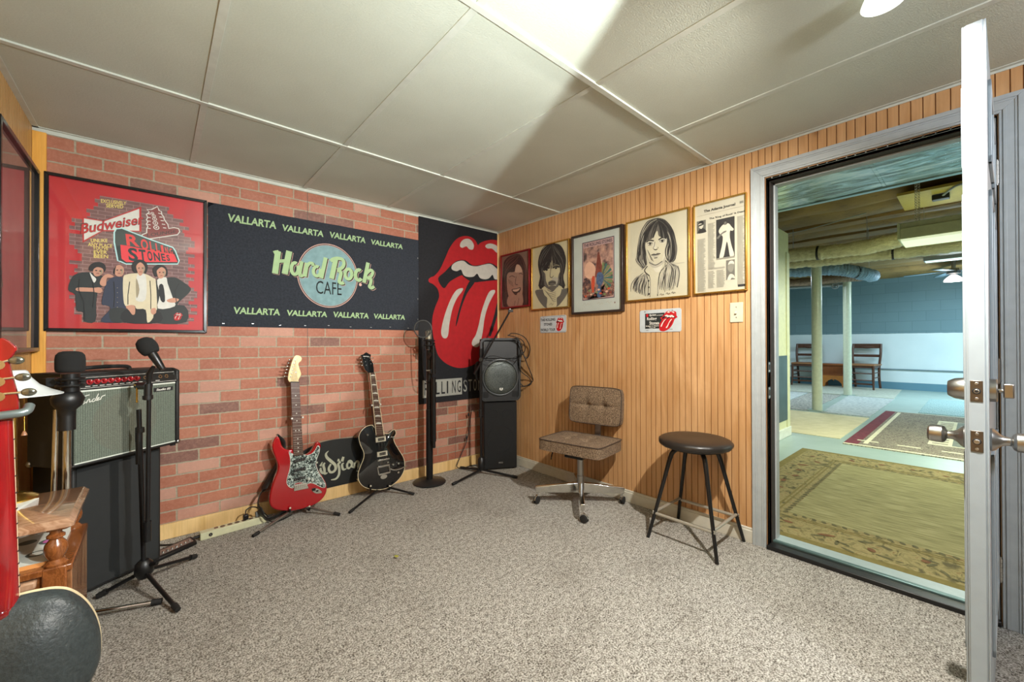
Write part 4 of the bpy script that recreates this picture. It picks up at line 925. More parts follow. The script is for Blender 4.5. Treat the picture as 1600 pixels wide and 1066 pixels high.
comb(tr, dz+.0016, [(690, 128), (600, 170), (538, 280), (525, 400), (548, 520), (545, 630)], [(700, 150), (690, 260), (640, 360), (585, 440), (590, 540), (590, 640)], 30, (0, 0, 0, 0, 1), .005, 12); comb(tr, dz+.0016, [(700, 128), (780, 145), (845, 240), (862, 360), (830, 500), (835, 660)], [(700, 150), (715, 280), (770, 370), (800, 440), (790, 540), (790, 640)], 30, (0, 0, 0, 0, 1), .005, 13); comb(tr, dz+.0022, [(690, 150), (640, 250), (580, 360), (575, 440)], [(705, 150), (735, 260), (790, 340), (800, 420)], 26, (0, 0, 0, 0, 0, 1), .006, 14)
P([(690, 560), (740, 540), (770, 560), (745, 640), (700, 690)], 2, .0012)
for s in (-1, 1):
    for k in range(5): S([(690+s*(115+k*6), 560), (690+s*(135+k*7), 640), (690+s*(150+k*3), 690-k*12)], .005, 0, .0006)
S([(660, 880), (690, 860), (690, 885), (715, 865)], .003, 1, .002)
G.done('artwork', [PENC[0], PENC[1], PENC[2], M_paper2], T, recalc=False, sm=False)
# 3 mounted colour poster
T, dz = picture('framed_poster', 'dark framed colourful poster in a wide pale mount on the panelled wall', RIGHT, (.952, 1.345, 1.426, 1.965), .016, .03, M_frbr, M_mat_b)
G = MB(); tr = setup(885, 345, 6.88, .014); P, S = prt(tr, dz+.0005); d3 = dz+.0005
c = [tr(p) for p in ((170, 240), (515, 162), (516, 828), (173, 858))]; a0 = (c[0][0]+c[3][0])/2; a1 = (c[1][0]+c[2][0])/2; b1 = (c[0][1]+c[1][1])/2; b0 = (c[2][1]+c[3][1])/2
G.rect(a0, b0, a1, b1, RIGHT, d3, 0); G.rect(a0+.006, b0+.006, a1-.006, b1-.006, RIGHT, d3+.0003, 1); G.rect(a0+.012, b0+.012, a1-.012, b1-.045, RIGHT, d3+.0006, 2)
G.txt('THE ROLLING STONES', (a0+.016, b1-.038), (a1-a0-.032, 0), (0, .024), RIGHT, d3+.0009, 0, bold=.02)
U = lambda x, y: (a0+.012+(a1-a0-.024)*x, b0+.012+(b1-b0-.057)*y)
def Q(pts, mi, dd, n=3): G.poly(smooth([U(*p) for p in pts], n), RIGHT, d3+dd, mi)
Q([(0, .02), (0, .36), (.12, .40), (.25, .33), (.3, .1), (.5, .04), (1, .02), (1, .3), (.75, .25), (.6, .02)], 3, .0008); Q([(.05, .62), (.2, .72), (.4, .62), (.42, .45), (.25, .38), (.06, .45)], 9, .0008)
Q([(.42, .4), (.45, .6), (.5, .85), (.56, .85), (.62, .65), (.72, .45)], 4, .0010); Q([(.28, .2), (.3, .4), (.38, .42), (.4, .3), (.36, .14)], 5, .0012)
for k in range(9):
    q = math.radians(-55+k*16); q2 = math.radians(-55+k*16+11); Q([(.62, .36), (.62+.38*math.cos(q), .36+.30*math.sin(q)), (.62+.38*math.cos(q2), .36+.30*math.sin(q2))], 6 if k % 2 else 7, .0012, 1)
Q([(.45, .3), (.48, .46), (.6, .48), (.7, .4), (.66, .26), (.55, .22)], 8, .0016); Q([(.48, .02), (.5, .2), (.58, .22), (.62, .02)], 8, .0013)
for k in range(14): a, b = U(.08+.065*k, .05+.05*((k*7) % 5)/2); G.ell(a, b, .012, .008, RIGHT, d3+.0018, (5, 4, 7, 9)[k % 4], 8)
for k, (x, y) in enumerate(((180, 905), (330, 895), (430, 880))): S([(x, y), (x+20, y-18), (x+30, y+8), (x+50, y-14), (x+62, y)], .0025, 10, .0005)
a, b = tr((521, 878)); G.ell(a, b, .005, .006, RIGHT, d3+.0005, 4, 10)
G.done('artwork', [mat('poster_plum', (58, 46, 60), .5), mat('poster_border_pink', (166, 138, 134), .5), speckle('poster_cloud_sky', [(.38, (70, 58, 58)), (.5, (140, 108, 98)), (.62, (176, 140, 120))], 14, .5, detail=4), speckle('poster_dark_ground', [(.4, (52, 42, 48)), (.55, (110, 76, 66)), (.65, (156, 120, 100))], 40, .5), mat('poster_rust', (112, 56, 44), .5, var=.3), mat('poster_orange_red', (178, 70, 44), .5), mat('poster_teal', (52, 96, 86), .5), mat('poster_olive', (104, 118, 74), .5), mat('poster_blue', (66, 84, 112), .5, var=.3, scale=60), mat('poster_peach', (196, 156, 132), .5), PENC[2]], T, recalc=False, sm=False)
# 4 pencil portrait with open shirt
T, dz = picture('framed_portrait', 'gold framed pencil drawing of a long haired man, beside the newspaper page', RIGHT, (1.447, 1.408, 1.902, 1.968), .010, .022, M_frgold, M_paper)
G = MB(); tr = setup(975, 320, 6.66, .01); P, S = prt(tr, dz+.0005); e4 = dz+.0005
P([(180, 680), (200, 640), (150, 615), (120, 570), (150, 500), (145, 420), (165, 310), (210, 215), (290, 150), (380, 138), (450, 180), (500, 260), (530, 380), (552, 470), (530, 560), (480, 605), (440, 560), (430, 480), (230, 480), (240, 620)], 1, 0)
P([(222, 420), (240, 370), (300, 345), (345, 270), (365, 330), (440, 340), (445, 430), (430, 520), (400, 590), (330, 625), (260, 600), (235, 520)], 3, .0004)
P([(245, 620), (300, 640), (380, 605), (430, 560), (450, 610), (380, 700), (350, 960), (275, 960), (268, 760), (280, 730)], 3, .0006)
P([(262, 600), (330, 628), (400, 590), (436, 535), (440, 570), (395, 625), (340, 655), (290, 650)], 2, .0008); P([(300, 640), (345, 655), (400, 620), (380, 690), (330, 700)], 4, .0007)
comb(tr, e4+.0009, [(330, 150), (240, 180), (180, 290), (155, 400), (138, 520), (128, 590), (190, 660)], [(345, 180), (300, 240), (235, 330), (212, 400), (222, 480), (232, 560), (240, 620)], 46, (0, 0, 0, 1, 2), .006, 3)
comb(tr, e4+.0009, [(345, 145), (430, 165), (500, 260), (532, 380), (550, 470), (535, 560), (490, 605)], [(350, 180), (392, 245), (442, 330), (452, 400), (440, 470), (440, 530), (455, 570)], 46, (0, 0, 0, 1, 2), .006, 4)
comb(tr, e4+.002, [(335, 165), (270, 220), (215, 310), (212, 400)], [(350, 180), (345, 230), (325, 290), (300, 350)], 26, (0, 0, 1), .006, 5); comb(tr, e4+.002, [(350, 170), (370, 230), (375, 290), (380, 335)], [(350, 165), (410, 210), (450, 290), (450, 360)], 20, (0, 0, 1), .006, 6)
P([(240, 420), (236, 500), (262, 570), (310, 615), (265, 600), (232, 520)], 2, .0012); P([(440, 400), (444, 460), (425, 530), (395, 585), (420, 500)], 4, .0012); P([(305, 400), (318, 385), (330, 440), (322, 468), (304, 452)], 4, .0012); P([(245, 395), (310, 380), (305, 420), (250, 425)], 4, .0011); P([(362, 370), (436, 350), (432, 395), (372, 400)], 4, .0011)
for pts in ([(236, 392), (262, 372), (312, 376)], [(360, 366), (400, 344), (438, 346)]): S(pts, .0085, 0, .0014)
for pts in ([(244, 408), (270, 394), (300, 402)], [(370, 380), (400, 366), (430, 368)]): S(pts, .0045, 0, .0016)
for pts in ([(250, 420), (275, 424), (300, 412)], [(375, 390), (402, 392), (428, 380)]): S(pts, .003, 1, .0016)
for cc in ((273, 407), (401, 377)): a, b = tr(cc); G.ell(a, b, .0095, .0085, RIGHT, e4+.0015, 1, 14); G.ell(a, b, .0055, .006, RIGHT, e4+.0017, 0, 10)
S([(322, 385), (316, 430), (306, 452), (316, 466)], .004, 1, .0015); S([(316, 464), (332, 470), (350, 460)], .006, 0, .0015); S([(352, 440), (358, 455)], .004, 1, .0015)
P([(284, 524), (312, 508), (330, 513), (348, 503), (380, 508), (336, 523)], 1, .0015); P([(295, 528), (336, 526), (374, 513), (352, 540), (318, 546)], 2, .0015); S([(282, 525), (336, 523), (382, 508)], .0045, 0, .0017); S([(315, 556), (350, 550)], .006, 1, .0014)
S([(262, 600), (330, 628), (400, 588)], .006, 1, .0014)
for k in range(8): S([(245+k*5, 470+k*14), (262+k*7, 500+k*13)], .0025, 1, .0015)
S([(245, 640), (215, 690), (265, 740)], .007, 0, .001); S([(430, 580), (450, 620), (372, 720), (350, 950)], .006, 0, .001); S([(225, 710), (255, 800), (250, 950)], .006, 1, .001); S([(262, 735), (275, 800), (272, 960)], .004, 1, .001); S([(430, 590), (425, 640), (380, 700)], .005, 1, .0011)
comb(tr, e4+.0012, [(210, 710), (130, 760), (80, 830), (75, 900)], [(235, 720), (245, 800), (240, 880), (245, 960)], 26, (0, 1, 1, 2, 2), .0045, 8, 10, .3, .8); comb(tr, e4+.0012, [(440, 610), (390, 720), (365, 820), (355, 930)], [(470, 600), (570, 640), (580, 730), (555, 860)], 34, (0, 1, 1, 2, 2), .0045, 9, 10, .3, .8)
S([(560, 640), (578, 720), (555, 860)], .008, 1, .002); S([(490, 600), (560, 608), (630, 600)], .004, 2, .001)
for cc in ((258, 793), (260, 860), (262, 930)): a, b = tr(cc); G.ell(a, b, .006, .006, RIGHT, e4+.0024, 0, 10)
for k, (x, y) in enumerate(((375, 940), (440, 930), (495, 920))): S([(x, y), (x+14, y-14), (x+22, y+4), (x+34, y-10), (x+42, y)], .003, 1, .0024)
G.done('artwork', PENC, T, recalc=False, sm=False)
# 5 newspaper page
T, dz = picture('framed_newspaper', 'gold framed old newspaper front page beside the door casing', RIGHT, (1.926, 1.415, 2.227, 1.967), .008, .022, M_frgold, M_news)
G = MB(); tr = setup(1080, 300, 6.27, .01); d5 = dz+.0005
a0, b1 = tr((45, 150)); a1 = tr((545, 50))[0]; b0 = tr((45, 1000))[1]; WN, HN = a1-a0, b1-b0
N_ = lambda x, y: (a0+WN*x, b0+HN*y)
def nt(t, x, y, w, h, mi=0, bold=0, dd=.0005): G.txt(t, N_(x, y), (WN*w, 0), (0, HN*h), RIGHT, d5+dd, mi, bold=bold)
nt('The Atlanta Journal', .17, .905, .62, .037, 0, .04); nt("The 'King of Rock' Is Dead", .28, .815, .68, .026, 0, .03)
G.rect(*N_(.02, .885), *N_(.98, .887), RIGHT, d5, 1)
def photo(x0, y0, x1, y1, mi=0): G.rect(*N_(x0, y0), *N_(x1, y1), RIGHT, d5+.0006, mi)
random.seed(8)
cols = [(.03, .21, .02, .62), (.25, .40, .27, .78), (.25, .40, .05, .24), (.42, .60, .05, .24), (.82, .97, .05, .79), (.25, .60, .255, .275)]
for (x0, x1, y0, y1) in cols:
    y = y0
    while y < y1: G.rect(*N_(x0+.0, y), *N_(x1-random.uniform(0, .05), y+.0035), RIGHT, d5+.0003, 2); y += .0072
photo(.02, .69, .21, .83, 3); photo(.42, .355, .775, .80, 0); photo(.61, .12, .775, .335, 3); photo(.83, .035, .97, .06, 0); photo(.87, .92, .94, .945, 2)
def NP(pts, mi, dd, n=3): G.poly(smooth([N_(*p) for p in pts], n), RIGHT, d5+dd, mi)
NP([(.05, .69), (.07, .73), (.12, .745), (.17, .735), (.21, .71), (.21, .69)], 0, .001); NP([(.06, .80), (.10, .83), (.15, .82), (.16, .77), (.12, .735), (.07, .76)], 4, .0012); NP([(.05, .79), (.08, .825), (.14, .828), (.17, .80), (.15, .79), (.09, .80)], 0, .0014); NP([(.06, .783), (.16, .792), (.155, .778), (.065, .768)], 0, .0015)
NP([(.48, .37), (.53, .5), (.55, .60), (.50, .63), (.47, .67), (.51, .71), (.57, .735), (.66, .735), (.72, .69), (.76, .66), (.73, .645), (.69, .65), (.685, .58), (.72, .48), (.765, .38), (.69, .37), (.66, .46), (.63, .54), (.60, .48), (.56, .38)], 4, .001)
NP([(.565, .735), (.565, .765), (.60, .78), (.64, .765), (.635, .735), (.60, .725)], 0, .0012); NP([(.575, .735), (.58, .755), (.605, .76), (.625, .75), (.62, .735), (.60, .728)], 3, .0013)
NP([(.43, .60), (.47, .62), (.56, .655), (.62, .66), (.61, .645), (.54, .63), (.46, .585)], 3, .0013); G.rect(*N_(.42, .355), *N_(.775, .372), RIGHT, d5+.0014, 2)
NP([(.64, .24), (.66, .31), (.72, .325), (.765, .30), (.75, .23), (.70, .20)], 2, .001); NP([(.65, .285), (.68, .32), (.74, .32), (.765, .285), (.70, .295)], 4, .0012); NP([(.63, .12), (.68, .18), (.75, .17), (.775, .13), (.72, .14), (.69, .12)], 4, .0011)
G.done('artwork', [PENC[0], PENC[1], mat('news_text_grey', (118, 116, 104), .8), mat('news_photo_grey', (92, 90, 82), .8), mat('news_photo_white', (178, 174, 158), .8)], T, recalc=False, sm=False)

# ---- licence plates, switch
def rrect(a0, b0, a1, b1, r, n=4):
    P = []
    for cx, cy, s in ((a1-r, b1-r, 0), (a0+r, b1-r, 90), (a0+r, b0+r, 180), (a1-r, b0+r, 270)):
        for k in range(n+1): q = math.radians(s+90*k/n); P.append((cx+r*math.cos(q), cy+r*math.sin(q)))
    return P
M_plw = mat('enamel_plate_white', (180, 187, 190), .3)
for k, (box, lab) in enumerate((((.578, 1.207, .876, 1.350), 'white licence plate with black lettering and a small red tongue, the one nearer the loudspeaker'), ((1.545, 1.191, 1.840, 1.342), 'white licence plate with a black panel and a large red tongue, under the pencil drawing'))):
    a0, b0, a1, b1 = box; T = thing('licence_plate', lab, 'sign', tuple(RIGHT.at((a0+a1)/2, b0, 0)), group='novelty plates on the panelled wall')
    g = MB(); g.prism(rrect(a0, b0, a1, b1, .014), RIGHT, .001, .004); g.done('plate', [M_plw], T, bevel=.001)
    g = MB(); d = .0045; w, h = a1-a0, b1-b0
    if k == 0:
        for t, x, y, ww in (('THE ROLLING', .03, .70, .57), ('STONES', .16, .43, .32), ('WORLD TOUR', .03, .10, .57)): g.txt(t, (a0+w*x, b0+h*y), (w*ww, 0), (0, h*.16), RIGHT, d, 1, bold=.03)
        tongue_small(g, RIGHT, a0+w*.78, b0+h*.48, w*.31, h*.80, d, (0, 1, 2))
        P = rrect(a0+.006, b0+.006, a1-.006, b1-.006, .010); g.stroke(P, .0016, RIGHT, d-.0002, 1, closed=True)
    else:
        g.rect(a0+w*.14, b0+h*.16, a0+w*.62, b0+h*.84, RIGHT, d, 3)
        g.txt('Sprint', (a0+w*.245, b0+h*.70), (w*.17, 0), (0, h*.11), RIGHT, d+.0004, 2, bold=.03, shear=.2); g.txt('presents', (a0+w*.43, b0+h*.71), (w*.15, 0), (0, h*.055), RIGHT, d+.0004, 2, bold=.02); g.ell(a0+w*.195, b0+h*.755, w*.03, h*.075, RIGHT, d+.0004, 0, 14)
        g.txt('Rolling', (a0+w*.19, b0+h*.50), (w*.24, 0), (0, h*.17), RIGHT, d+.0004, 2, bold=.02); g.txt('Stones', (a0+w*.25, b0+h*.335), (w*.24, 0), (0, h*.15), RIGHT, d+.0004, 2, bold=.02)
        g.txt('Bridges to Babylon', (a0+w*.16, b0+h*.245), (w*.34, 0), (0, h*.06), RIGHT, d+.0004, 2, bold=.03); g.txt('Tour 97', (a0+w*.24, b0+h*.175), (w*.16, 0), (0, h*.05), RIGHT, d+.0004, 2, bold=.03)
        tongue_small(g, RIGHT, a0+w*.70, b0+h*.47, w*.40, h*.88, d+.0008, (0, 1, 2), tilt=.25)
        g.txt('1997', (a0+w*.16, b0+h*.07), (w*.07, 0), (0, h*.035), RIGHT, d, 1); g.txt('1998', (a0+w*.72, b0+h*.09), (w*.08, 0), (0, h*.035), RIGHT, d, 1)
    g.done('plate_print', [I_red, I_black, I_white, mat('plate_panel_black', (40, 44, 44), .4)], T, recalc=False, sm=False)
    for x in (.14, .8): MB().cyl(RIGHT.at(a0+w*x, b1-.012, .004), RIGHT.at(a0+w*x, b1-.012, .0062), .0038, n=10).done('screw_head', [M_steel], T)
T = thing('light_switch', 'ivory wall switch plate beside the door casing', 'switch', tuple(RIGHT.at(2.166, 1.295, 0)))
g = MB(); g.prism(rrect(2.131, 1.237, 2.201, 1.351, .004), RIGHT, 0, .006); g.done('switch_plate', [mat('ivory_plastic', (188, 184, 164), .35)], T, bevel=.002)
g = MB(); g.add([RIGHT.at(2.161+a, 1.288+b, d) for a, b, d in ((0, -.004, .006), (.01, -.004, .006), (.01, .012, .006), (0, .012, .006), (.001, -.002, .018), (.009, -.002, .018), (.009, .003, .019), (.001, .003, .019))], [(4, 5, 6, 7), (0, 1, 5, 4), (1, 2, 6, 5), (2, 3, 7, 6), (3, 0, 4, 7)]); g.done('toggle', [mat('toggle_ivory', (206, 200, 176), .35)], T)
for z in (1.265, 1.324): MB().cyl(RIGHT.at(2.166, z, .005), RIGHT.at(2.166, z, .0072), .003, n=10).done('screw_head', [M_steel], T)
# ---- black board with script lettering at the foot of the brick wall
T = thing('curved_panel', 'black rounded top panel with pale script lettering standing between the two guitars', 'sign', (-1.5, -.012, .088))
zt = lambda p: BACK.px(480+p[0]/8.883, 660+p[1]/8.883, .024)
pts = [(-1.83, .09), (-1.155, .09), (-1.16, .30), (-1.22, .365), (-1.30, .398), (-1.42, .42), (-1.55, .428), (-1.66, .415), (-1.76, .375), (-1.83, .31)]
g = MB(); g.prism(smooth(pts[2:], 3, False)+pts[:2], BACK, .014, .022); g.done('panel_board', [mat('panel_black', (27, 29, 28), .5, var=.1, bump=.2)], T, bevel=.001)
g = MB(); Z = [([(40, 560), (60, 600), (100, 640)], [40, 30, 20]), ([(150, 560), (120, 560)], 26), ([(212, 552), (182, 612)], [8, 40]), ([(190, 632), (186, 665), (205, 700), (228, 716)], [22, 36, 34, 12]),
     ([(246, 562), (226, 600), (240, 655), (246, 712), (282, 702)], [20, 36, 36, 36, 14]),
     ([(298, 398), (262, 440), (275, 490), (330, 540), (385, 590), (395, 650), (360, 690), (318, 690), (300, 640), (330, 580)], [6, 30, 40, 44, 40, 40, 36, 34, 34, 26]),
     ([(438, 515), (450, 560)], [10, 30]), ([(470, 555), (432, 580), (446, 650), (440, 730), (400, 785), (332, 800)], [20, 34, 36, 36, 30, 12]), ([(500, 480), (468, 545)], [30, 10]), ([(440, 510), (420, 545)], [30, 10]), ([(515, 480), (488, 545)], [8, 38]),
     ([(510, 565), (485, 590), (500, 655), (545, 645)], [16, 34, 34, 14]), ([(612, 575), (580, 552), (556, 585), (558, 625), (582, 640), (606, 612)], [18, 28, 34, 34, 30, 18]), ([(560, 545), (596, 532), (622, 560), (618, 610), (640, 628)], [10, 26, 36, 34, 14]), ([(652, 560), (658, 600), (654, 640)], [14, 34, 24]), ([(660, 585), (690, 540), (714, 562), (706, 615), (732, 622)], [14, 28, 36, 34, 16])]
for k, (P, w) in enumerate(Z):
    Q0 = smooth([zt(p) for p in P], 5, False); w = w if isinstance(w, list) else [w]*len(P); n5 = len(Q0)
    Wd = [((w[min(int(i/5), len(w)-1)]*(1-(i % 5)/5)+w[min(int(i/5)+1, len(w)-1)]*((i % 5)/5)))*.000465 for i in range(n5)]
    g.stroke(Q0, Wd, BACK, .0224+.00003*k, 0)
g.done('lettering', [mat('pale_silver_lettering', (176, 178, 156), .5)], T, recalc=False, sm=False)
# ------------------------------------------------------------------ loudspeaker cabinet and amplifier in the left corner
a33 = math.radians(33.3); CA = Vector((-2.786, -.494, 0))
T = thing('speaker_cabinet', 'tall black covered speaker cabinet standing on the carpet under the guitar amplifier', 'speaker', tuple(CA), a33); A = at(T)
g = MB(A); g.b2((0, .004, .012), (.353, .27, .59)); g.done('cabinet_box', [M_tolex], T, bevel=.008)
g = MB(A); g.b2((.014, -.002, .026), (.339, .006, .578)); g.done('grille_cloth', [mat('black_grille_cloth', (34, 35, 35), .9, bump=.3, bscale=900)], T, bevel=.003)
for x in (.03, .323):
    for y in (.03, .24): MB(A).cyl((x, y, 0), (x, y, .014), .016, n=12).done('rubber_foot', [M_rubber], T)

a38 = math.radians(38); AA = Vector((-2.7755, -.609, .592))
T = thing('guitar_amplifier', 'black guitar amplifier with silver grille and red knobs on top of the black cabinet', 'amplifier', tuple(AA), a38); A = at(T)
wA, hA = .441, .405
g = MB(A); pr = Pl((0, 0, 0), (0, 1, 0), (0, 0, 1)); prof = [(.0, .012), (.225, .012), (.225, hA), (.035, hA), (.0, hA-.012)]
def aprism(mb, x0, x1, P, mi=0):
    n = len(P); mb.add([(x0, y, z) for y, z in P]+[(x1, y, z) for y, z in P], [tuple(range(n))[::-1], tuple(range(n, 2*n))]+[(i, (i+1) % n, n+(i+1) % n, n+i) for i in range(n)], mi)
aprism(g, -.012, .006, prof); aprism(g, wA-.006, wA+.012, prof)
g.b2((0, .0, .012), (wA, .225, .026)); g.b2((0, .03, hA-.014), (wA, .225, hA)); g.b2((0, .02, .02), (wA, .22, hA-.01))
g.done('amplifier_cabinet', [M_tolex], T, bevel=.006)
def grille():
    t = NT('silver_grille_cloth'); v = t.coord(); s = t.n('SeparateXYZ', i_0=v)
    def lines(o, p, w): return t.math('LESS_THAN', t.math('FRACT', t.math('DIVIDE', s.outputs[o], p)), w)
    a = t.math('FRACT', t.math('MULTIPLY', t.math('ADD', s.outputs[0], s.outputs[1]), 80)); 
    xr = t.math('ADD', t.math('MULTIPLY', s.outputs[0], math.cos(0)), 0.0)
    l1 = t.math('LESS_THAN', t.math('FRACT', t.math('DIVIDE', xr, .0085)), .16); l2 = t.math('LESS_THAN', t.math('FRACT', t.math('DIVIDE', s.outputs[2], .004)), .3); l3 = t.math('LESS_THAN', t.math('FRACT', t.math('DIVIDE', xr, .0022)), .4)
    n = t.noise(v, 300, 2); c = t.ramp(n, [(.35, (86, 94, 82)), (.65, (116, 124, 112))])
    c = t.mix(t.math('MULTIPLY', l3, .35), c, lin((62, 68, 58))); c = t.mix(t.math('MULTIPLY', l2, .3), c, lin((62, 68, 58))); c = t.mix(t.math('MULTIPLY', l1, .75), c, lin((34, 38, 34)))
    d = t.n('VectorMath', operation='DISTANCE'); t.set(d, 0, v); t.set(d, 1, (.2, .0, .175)); r = t.n('MapRange', i_0=d.outputs['Value'], i_1=.13, i_2=.136, i_3=.16, i_4=0.0).outputs[0]
    c = t.mix(r, c, lin((98, 78, 62))); t.base(c); return t.done(.8)
g = MB(A); g.b2((.006, -.004, .03), (wA-.018, .004, .328)); g.done('grille_cloth', [grille()], T)
for a, b in (((.006, -.006, .026), (wA-.018, 0, .031)), ((.006, -.006, .326), (wA-.018, .0, .333))): MB(A).b2(a, b).done('grille_piping', [mat('silver_piping', (196, 200, 190), .4)], T)
tp = Pl(A @ Vector((0, -.004, .335)), A.to_3x3() @ Vector((1, 0, 0)), A.to_3x3() @ Vector((0, .30, .95)))
g = MB(); g.prism([(.004, 0), (wA-.004, 0), (wA-.004, .056), (.004, .056)], tp, -.006, 0, 0); cp = g.done('control_panel', [mat('amp_panel_black', (30, 30, 30), .35)], T)
g = MB(); g.stroke([(.012, .006), (wA-.012, .006), (wA-.012, .052), (.012, .052)], .0014, tp, .0006, 0, closed=True)
for k in range(9): g.rect(.045+k*.026, .012, .063+k*.026, .0145, tp, .0007, 0)
g.rect(.33, .012, .35, .0145, tp, .0007); g.done('panel_print', [I_white], T, recalc=False, sm=False)
M_rk = mat('red_knob', (150, 22, 30), .3)
for k in range(8):
    c = tp.at(.062+k*.0265, .031); r = Matrix.Translation(c) @ tp.N.to_track_quat('Z', 'Y').to_matrix().to_4x4()
    p = MB(); p.lathe([(.0115, 0), (.0115, .004), (.0085, .006), (.0075, .015), (.0001, .015)], 14, 0, r); p.box((0, .004, .0155), (.0015, .007, .001), 1, r); p.done('control_knob', [M_rk, I_white], T)
for x in (.285, .355, .385):
    p = MB(); c = tp.at(x, .031); p.cyl(c, c+tp.N*.004, .009, n=12); p.cyl(c+tp.N*.0035, c+tp.N*.0046, .0045, n=10, mi=1); p.done('jack_socket', [M_chrome, M_dark], T)
lp = Pl(A @ Vector((0, -.004, 0)), A.to_3x3() @ Vector((1, 0, 0)), (0, 0, 1))
g = MB(); strokes = [[(0, 0), (.012, .03), (.02, .042), (.055, .046)], [(.004, .022), (.035, .026)], [(.03, .006), (.038, .016), (.034, .02), (.03, .01), (.036, .004), (.046, .012)], [(.048, .004), (.052, .02), (.058, .022), (.06, .006), (.066, .01)], [(.078, .02), (.070, .016), (.070, .006), (.08, .008), (.09, .042)], [(.084, .006), (.092, .014), (.096, .02), (.09, .018), (.09, .006), (.1, .01)], [(.102, .006), (.106, .022), (.114, .024), (.12, .026)]]
for k, s in enumerate(strokes): g.stroke(smooth([(.0+x*.92+.12*y, .268+y*.8+x*.13) for x, y in s], 4, False), .0034, lp, .0035+.0001*k, 0)
g.done('script_badge', [mat('silver_badge', (206, 206, 196), .35)], T, recalc=False)
g = MB(); g.rect(.318, .292, .412, .312, lp, .0010, 0); g.txt('Studio 85', (.330, .2965), (.07, 0), (0, .011), lp, .0016, 1, bold=.02, shear=.25); g.done('name_plate', [I_black, I_white], T, recalc=False, sm=False)
g = MB(A); g.tube(smooth([(.10, .12, hA), (.11, .12, hA+.014), (.20, .12, hA+.018), (.29, .12, hA+.014), (.30, .12, hA)], 4, False), .009, 8); g.done('carry_handle', [M_rubber], T)
for x in (-.006, wA+.006):
    for y in (.01, .215): MB(A).ball((x, y, .022), (.013, .013, .014), 8).done('corner_cap', [M_nickel], T)
    MB(A).cyl((x*.95+.015, .03, 0), (x*.95+.015, .03, .013), .012, n=10).done('rubber_foot', [M_rubber], T)

# ---- black tripod stand with a boom and foam covered microphone
def leg_tip(mb, p, d, r): mb.tube([p, p+d*.035], [r*1.35, r*1.2], 10, 1)
q = Vector((-2.515, -.60, 0)); hub = atd(225, 892, depth(q))
T = thing('microphone_stand', 'black boom microphone stand in front of the amplifier holding the foam ball microphone', 'stand', (q.x, q.y, 0), group=None)
top = atd(217, 640, depth(q)); d0 = depth(q)
g = MB(); g.cyl(hub, top, .0095, n=14); g.done('upright_tube', [M_blackm], T)
g = MB(); g.tube([hub+Vector((0, 0, -.03)), hub+Vector((0, 0, -.005)), hub+Vector((0, 0, .035)), hub+Vector((0, 0, .05))], [.022, .036, .032, .018], 18); g.tube([hub+Vector((.02, -.02, .03)), hub+Vector((.045, -.045, .035))], .008, 8); g.done('leg_hub', [M_black], T)
for u, v in ((278, 953), (306, 869), (152, 932)):
    tip = on(u, v, 2, .012); g = MB(); s = hub+(tip-hub).normalized()*.02; dd = (tip-s).normalized(); g.cyl(s, tip-dd*.03, .0085, n=12); leg_tip(g, tip-dd*.035, dd, .0095); g.done('leg', [M_blackm, M_rubber], T)
g = MB(); g.cyl(atd(217, 668, d0), atd(217, 690, d0), .0135); g.cyl(atd(217, 690, d0), atd(217.5, 725, d0), .0125); g.cyl(atd(219, 668, d0), atd(219, 672, d0), .015); g.cyl(atd(219, 671, d0), atd(219, 676, d0), .016); g.done('height_clutch', [M_black], T)
bt = atd(233, 592, d0-.04); bb = atd(230.5, 845, d0-.03)
g = MB(); g.cyl(bt, bb, .0085, n=14); g.cyl(atd(230, 815, d0-.03), atd(230, 846, d0-.03), .0145); g.done('boom_arm', [M_blackm, M_black], T)
g = MB(); g.cyl(atd(216, 603, d0), atd(232, 603, d0-.04), .017); g.cyl(atd(231.5, 600, d0-.04), atd(231, 625, d0-.04), .0145); g.cyl(atd(231, 618, d0-.04), atd(231, 624, d0-.04), .019); g.done('boom_pivot', [M_black], T)
g = MB(); c = atd(214, 602, d0-.02); g.cyl(c, atd(214, 627, d0-.02), .0035, n=8); g.bar(c-cR*.011, c+cR*.011, .005, .007); g.ball(atd(214, 628, d0-.02), .005, 8); g.done('wing_screw', [M_brass], T)
g = MB(); m0, m1 = atd(233, 583, d0-.05), atd(252, 574, d0-.05); g.tube([atd(232.5, 596, d0-.04), atd(233.5, 584, d0-.045), atd(240, 573, d0-.05)], [.011, .012, .008], 10); g.done('microphone_clip', [M_black], T)
mc = atd(230.5, 542, d0-.06)
T2 = thing('microphone', 'black dynamic microphone with round foam ball pointing up in the boom stand clip', 'microphone', tuple(mc))
hd = (atd(254, 577, d0-.045)-mc).normalized()
g = MB(); M_ = Matrix.Translation(mc) @ hd.to_track_quat('Z', 'Y').to_matrix().to_4x4()
g.lathe([(.0001, -.042), (.018, -.040), (.031, -.028), (.036, -.010), (.0365, .006), (.033, .022), (.0285, .032), (.022, .034), (.0001, .034)], 26, 0, M_); g.done('foam_windscreen', [M_foam], T2)
L = (atd(254, 577, d0-.045)-mc).length; g = MB(); g.lathe([(.0001, .02), (.018, .02), (.0175, .05), (.0125, L), (.011, L+.003), (.0001, L+.003)], 20, 0, M_); g.done('microphone_handle', [M_blackm], T2)

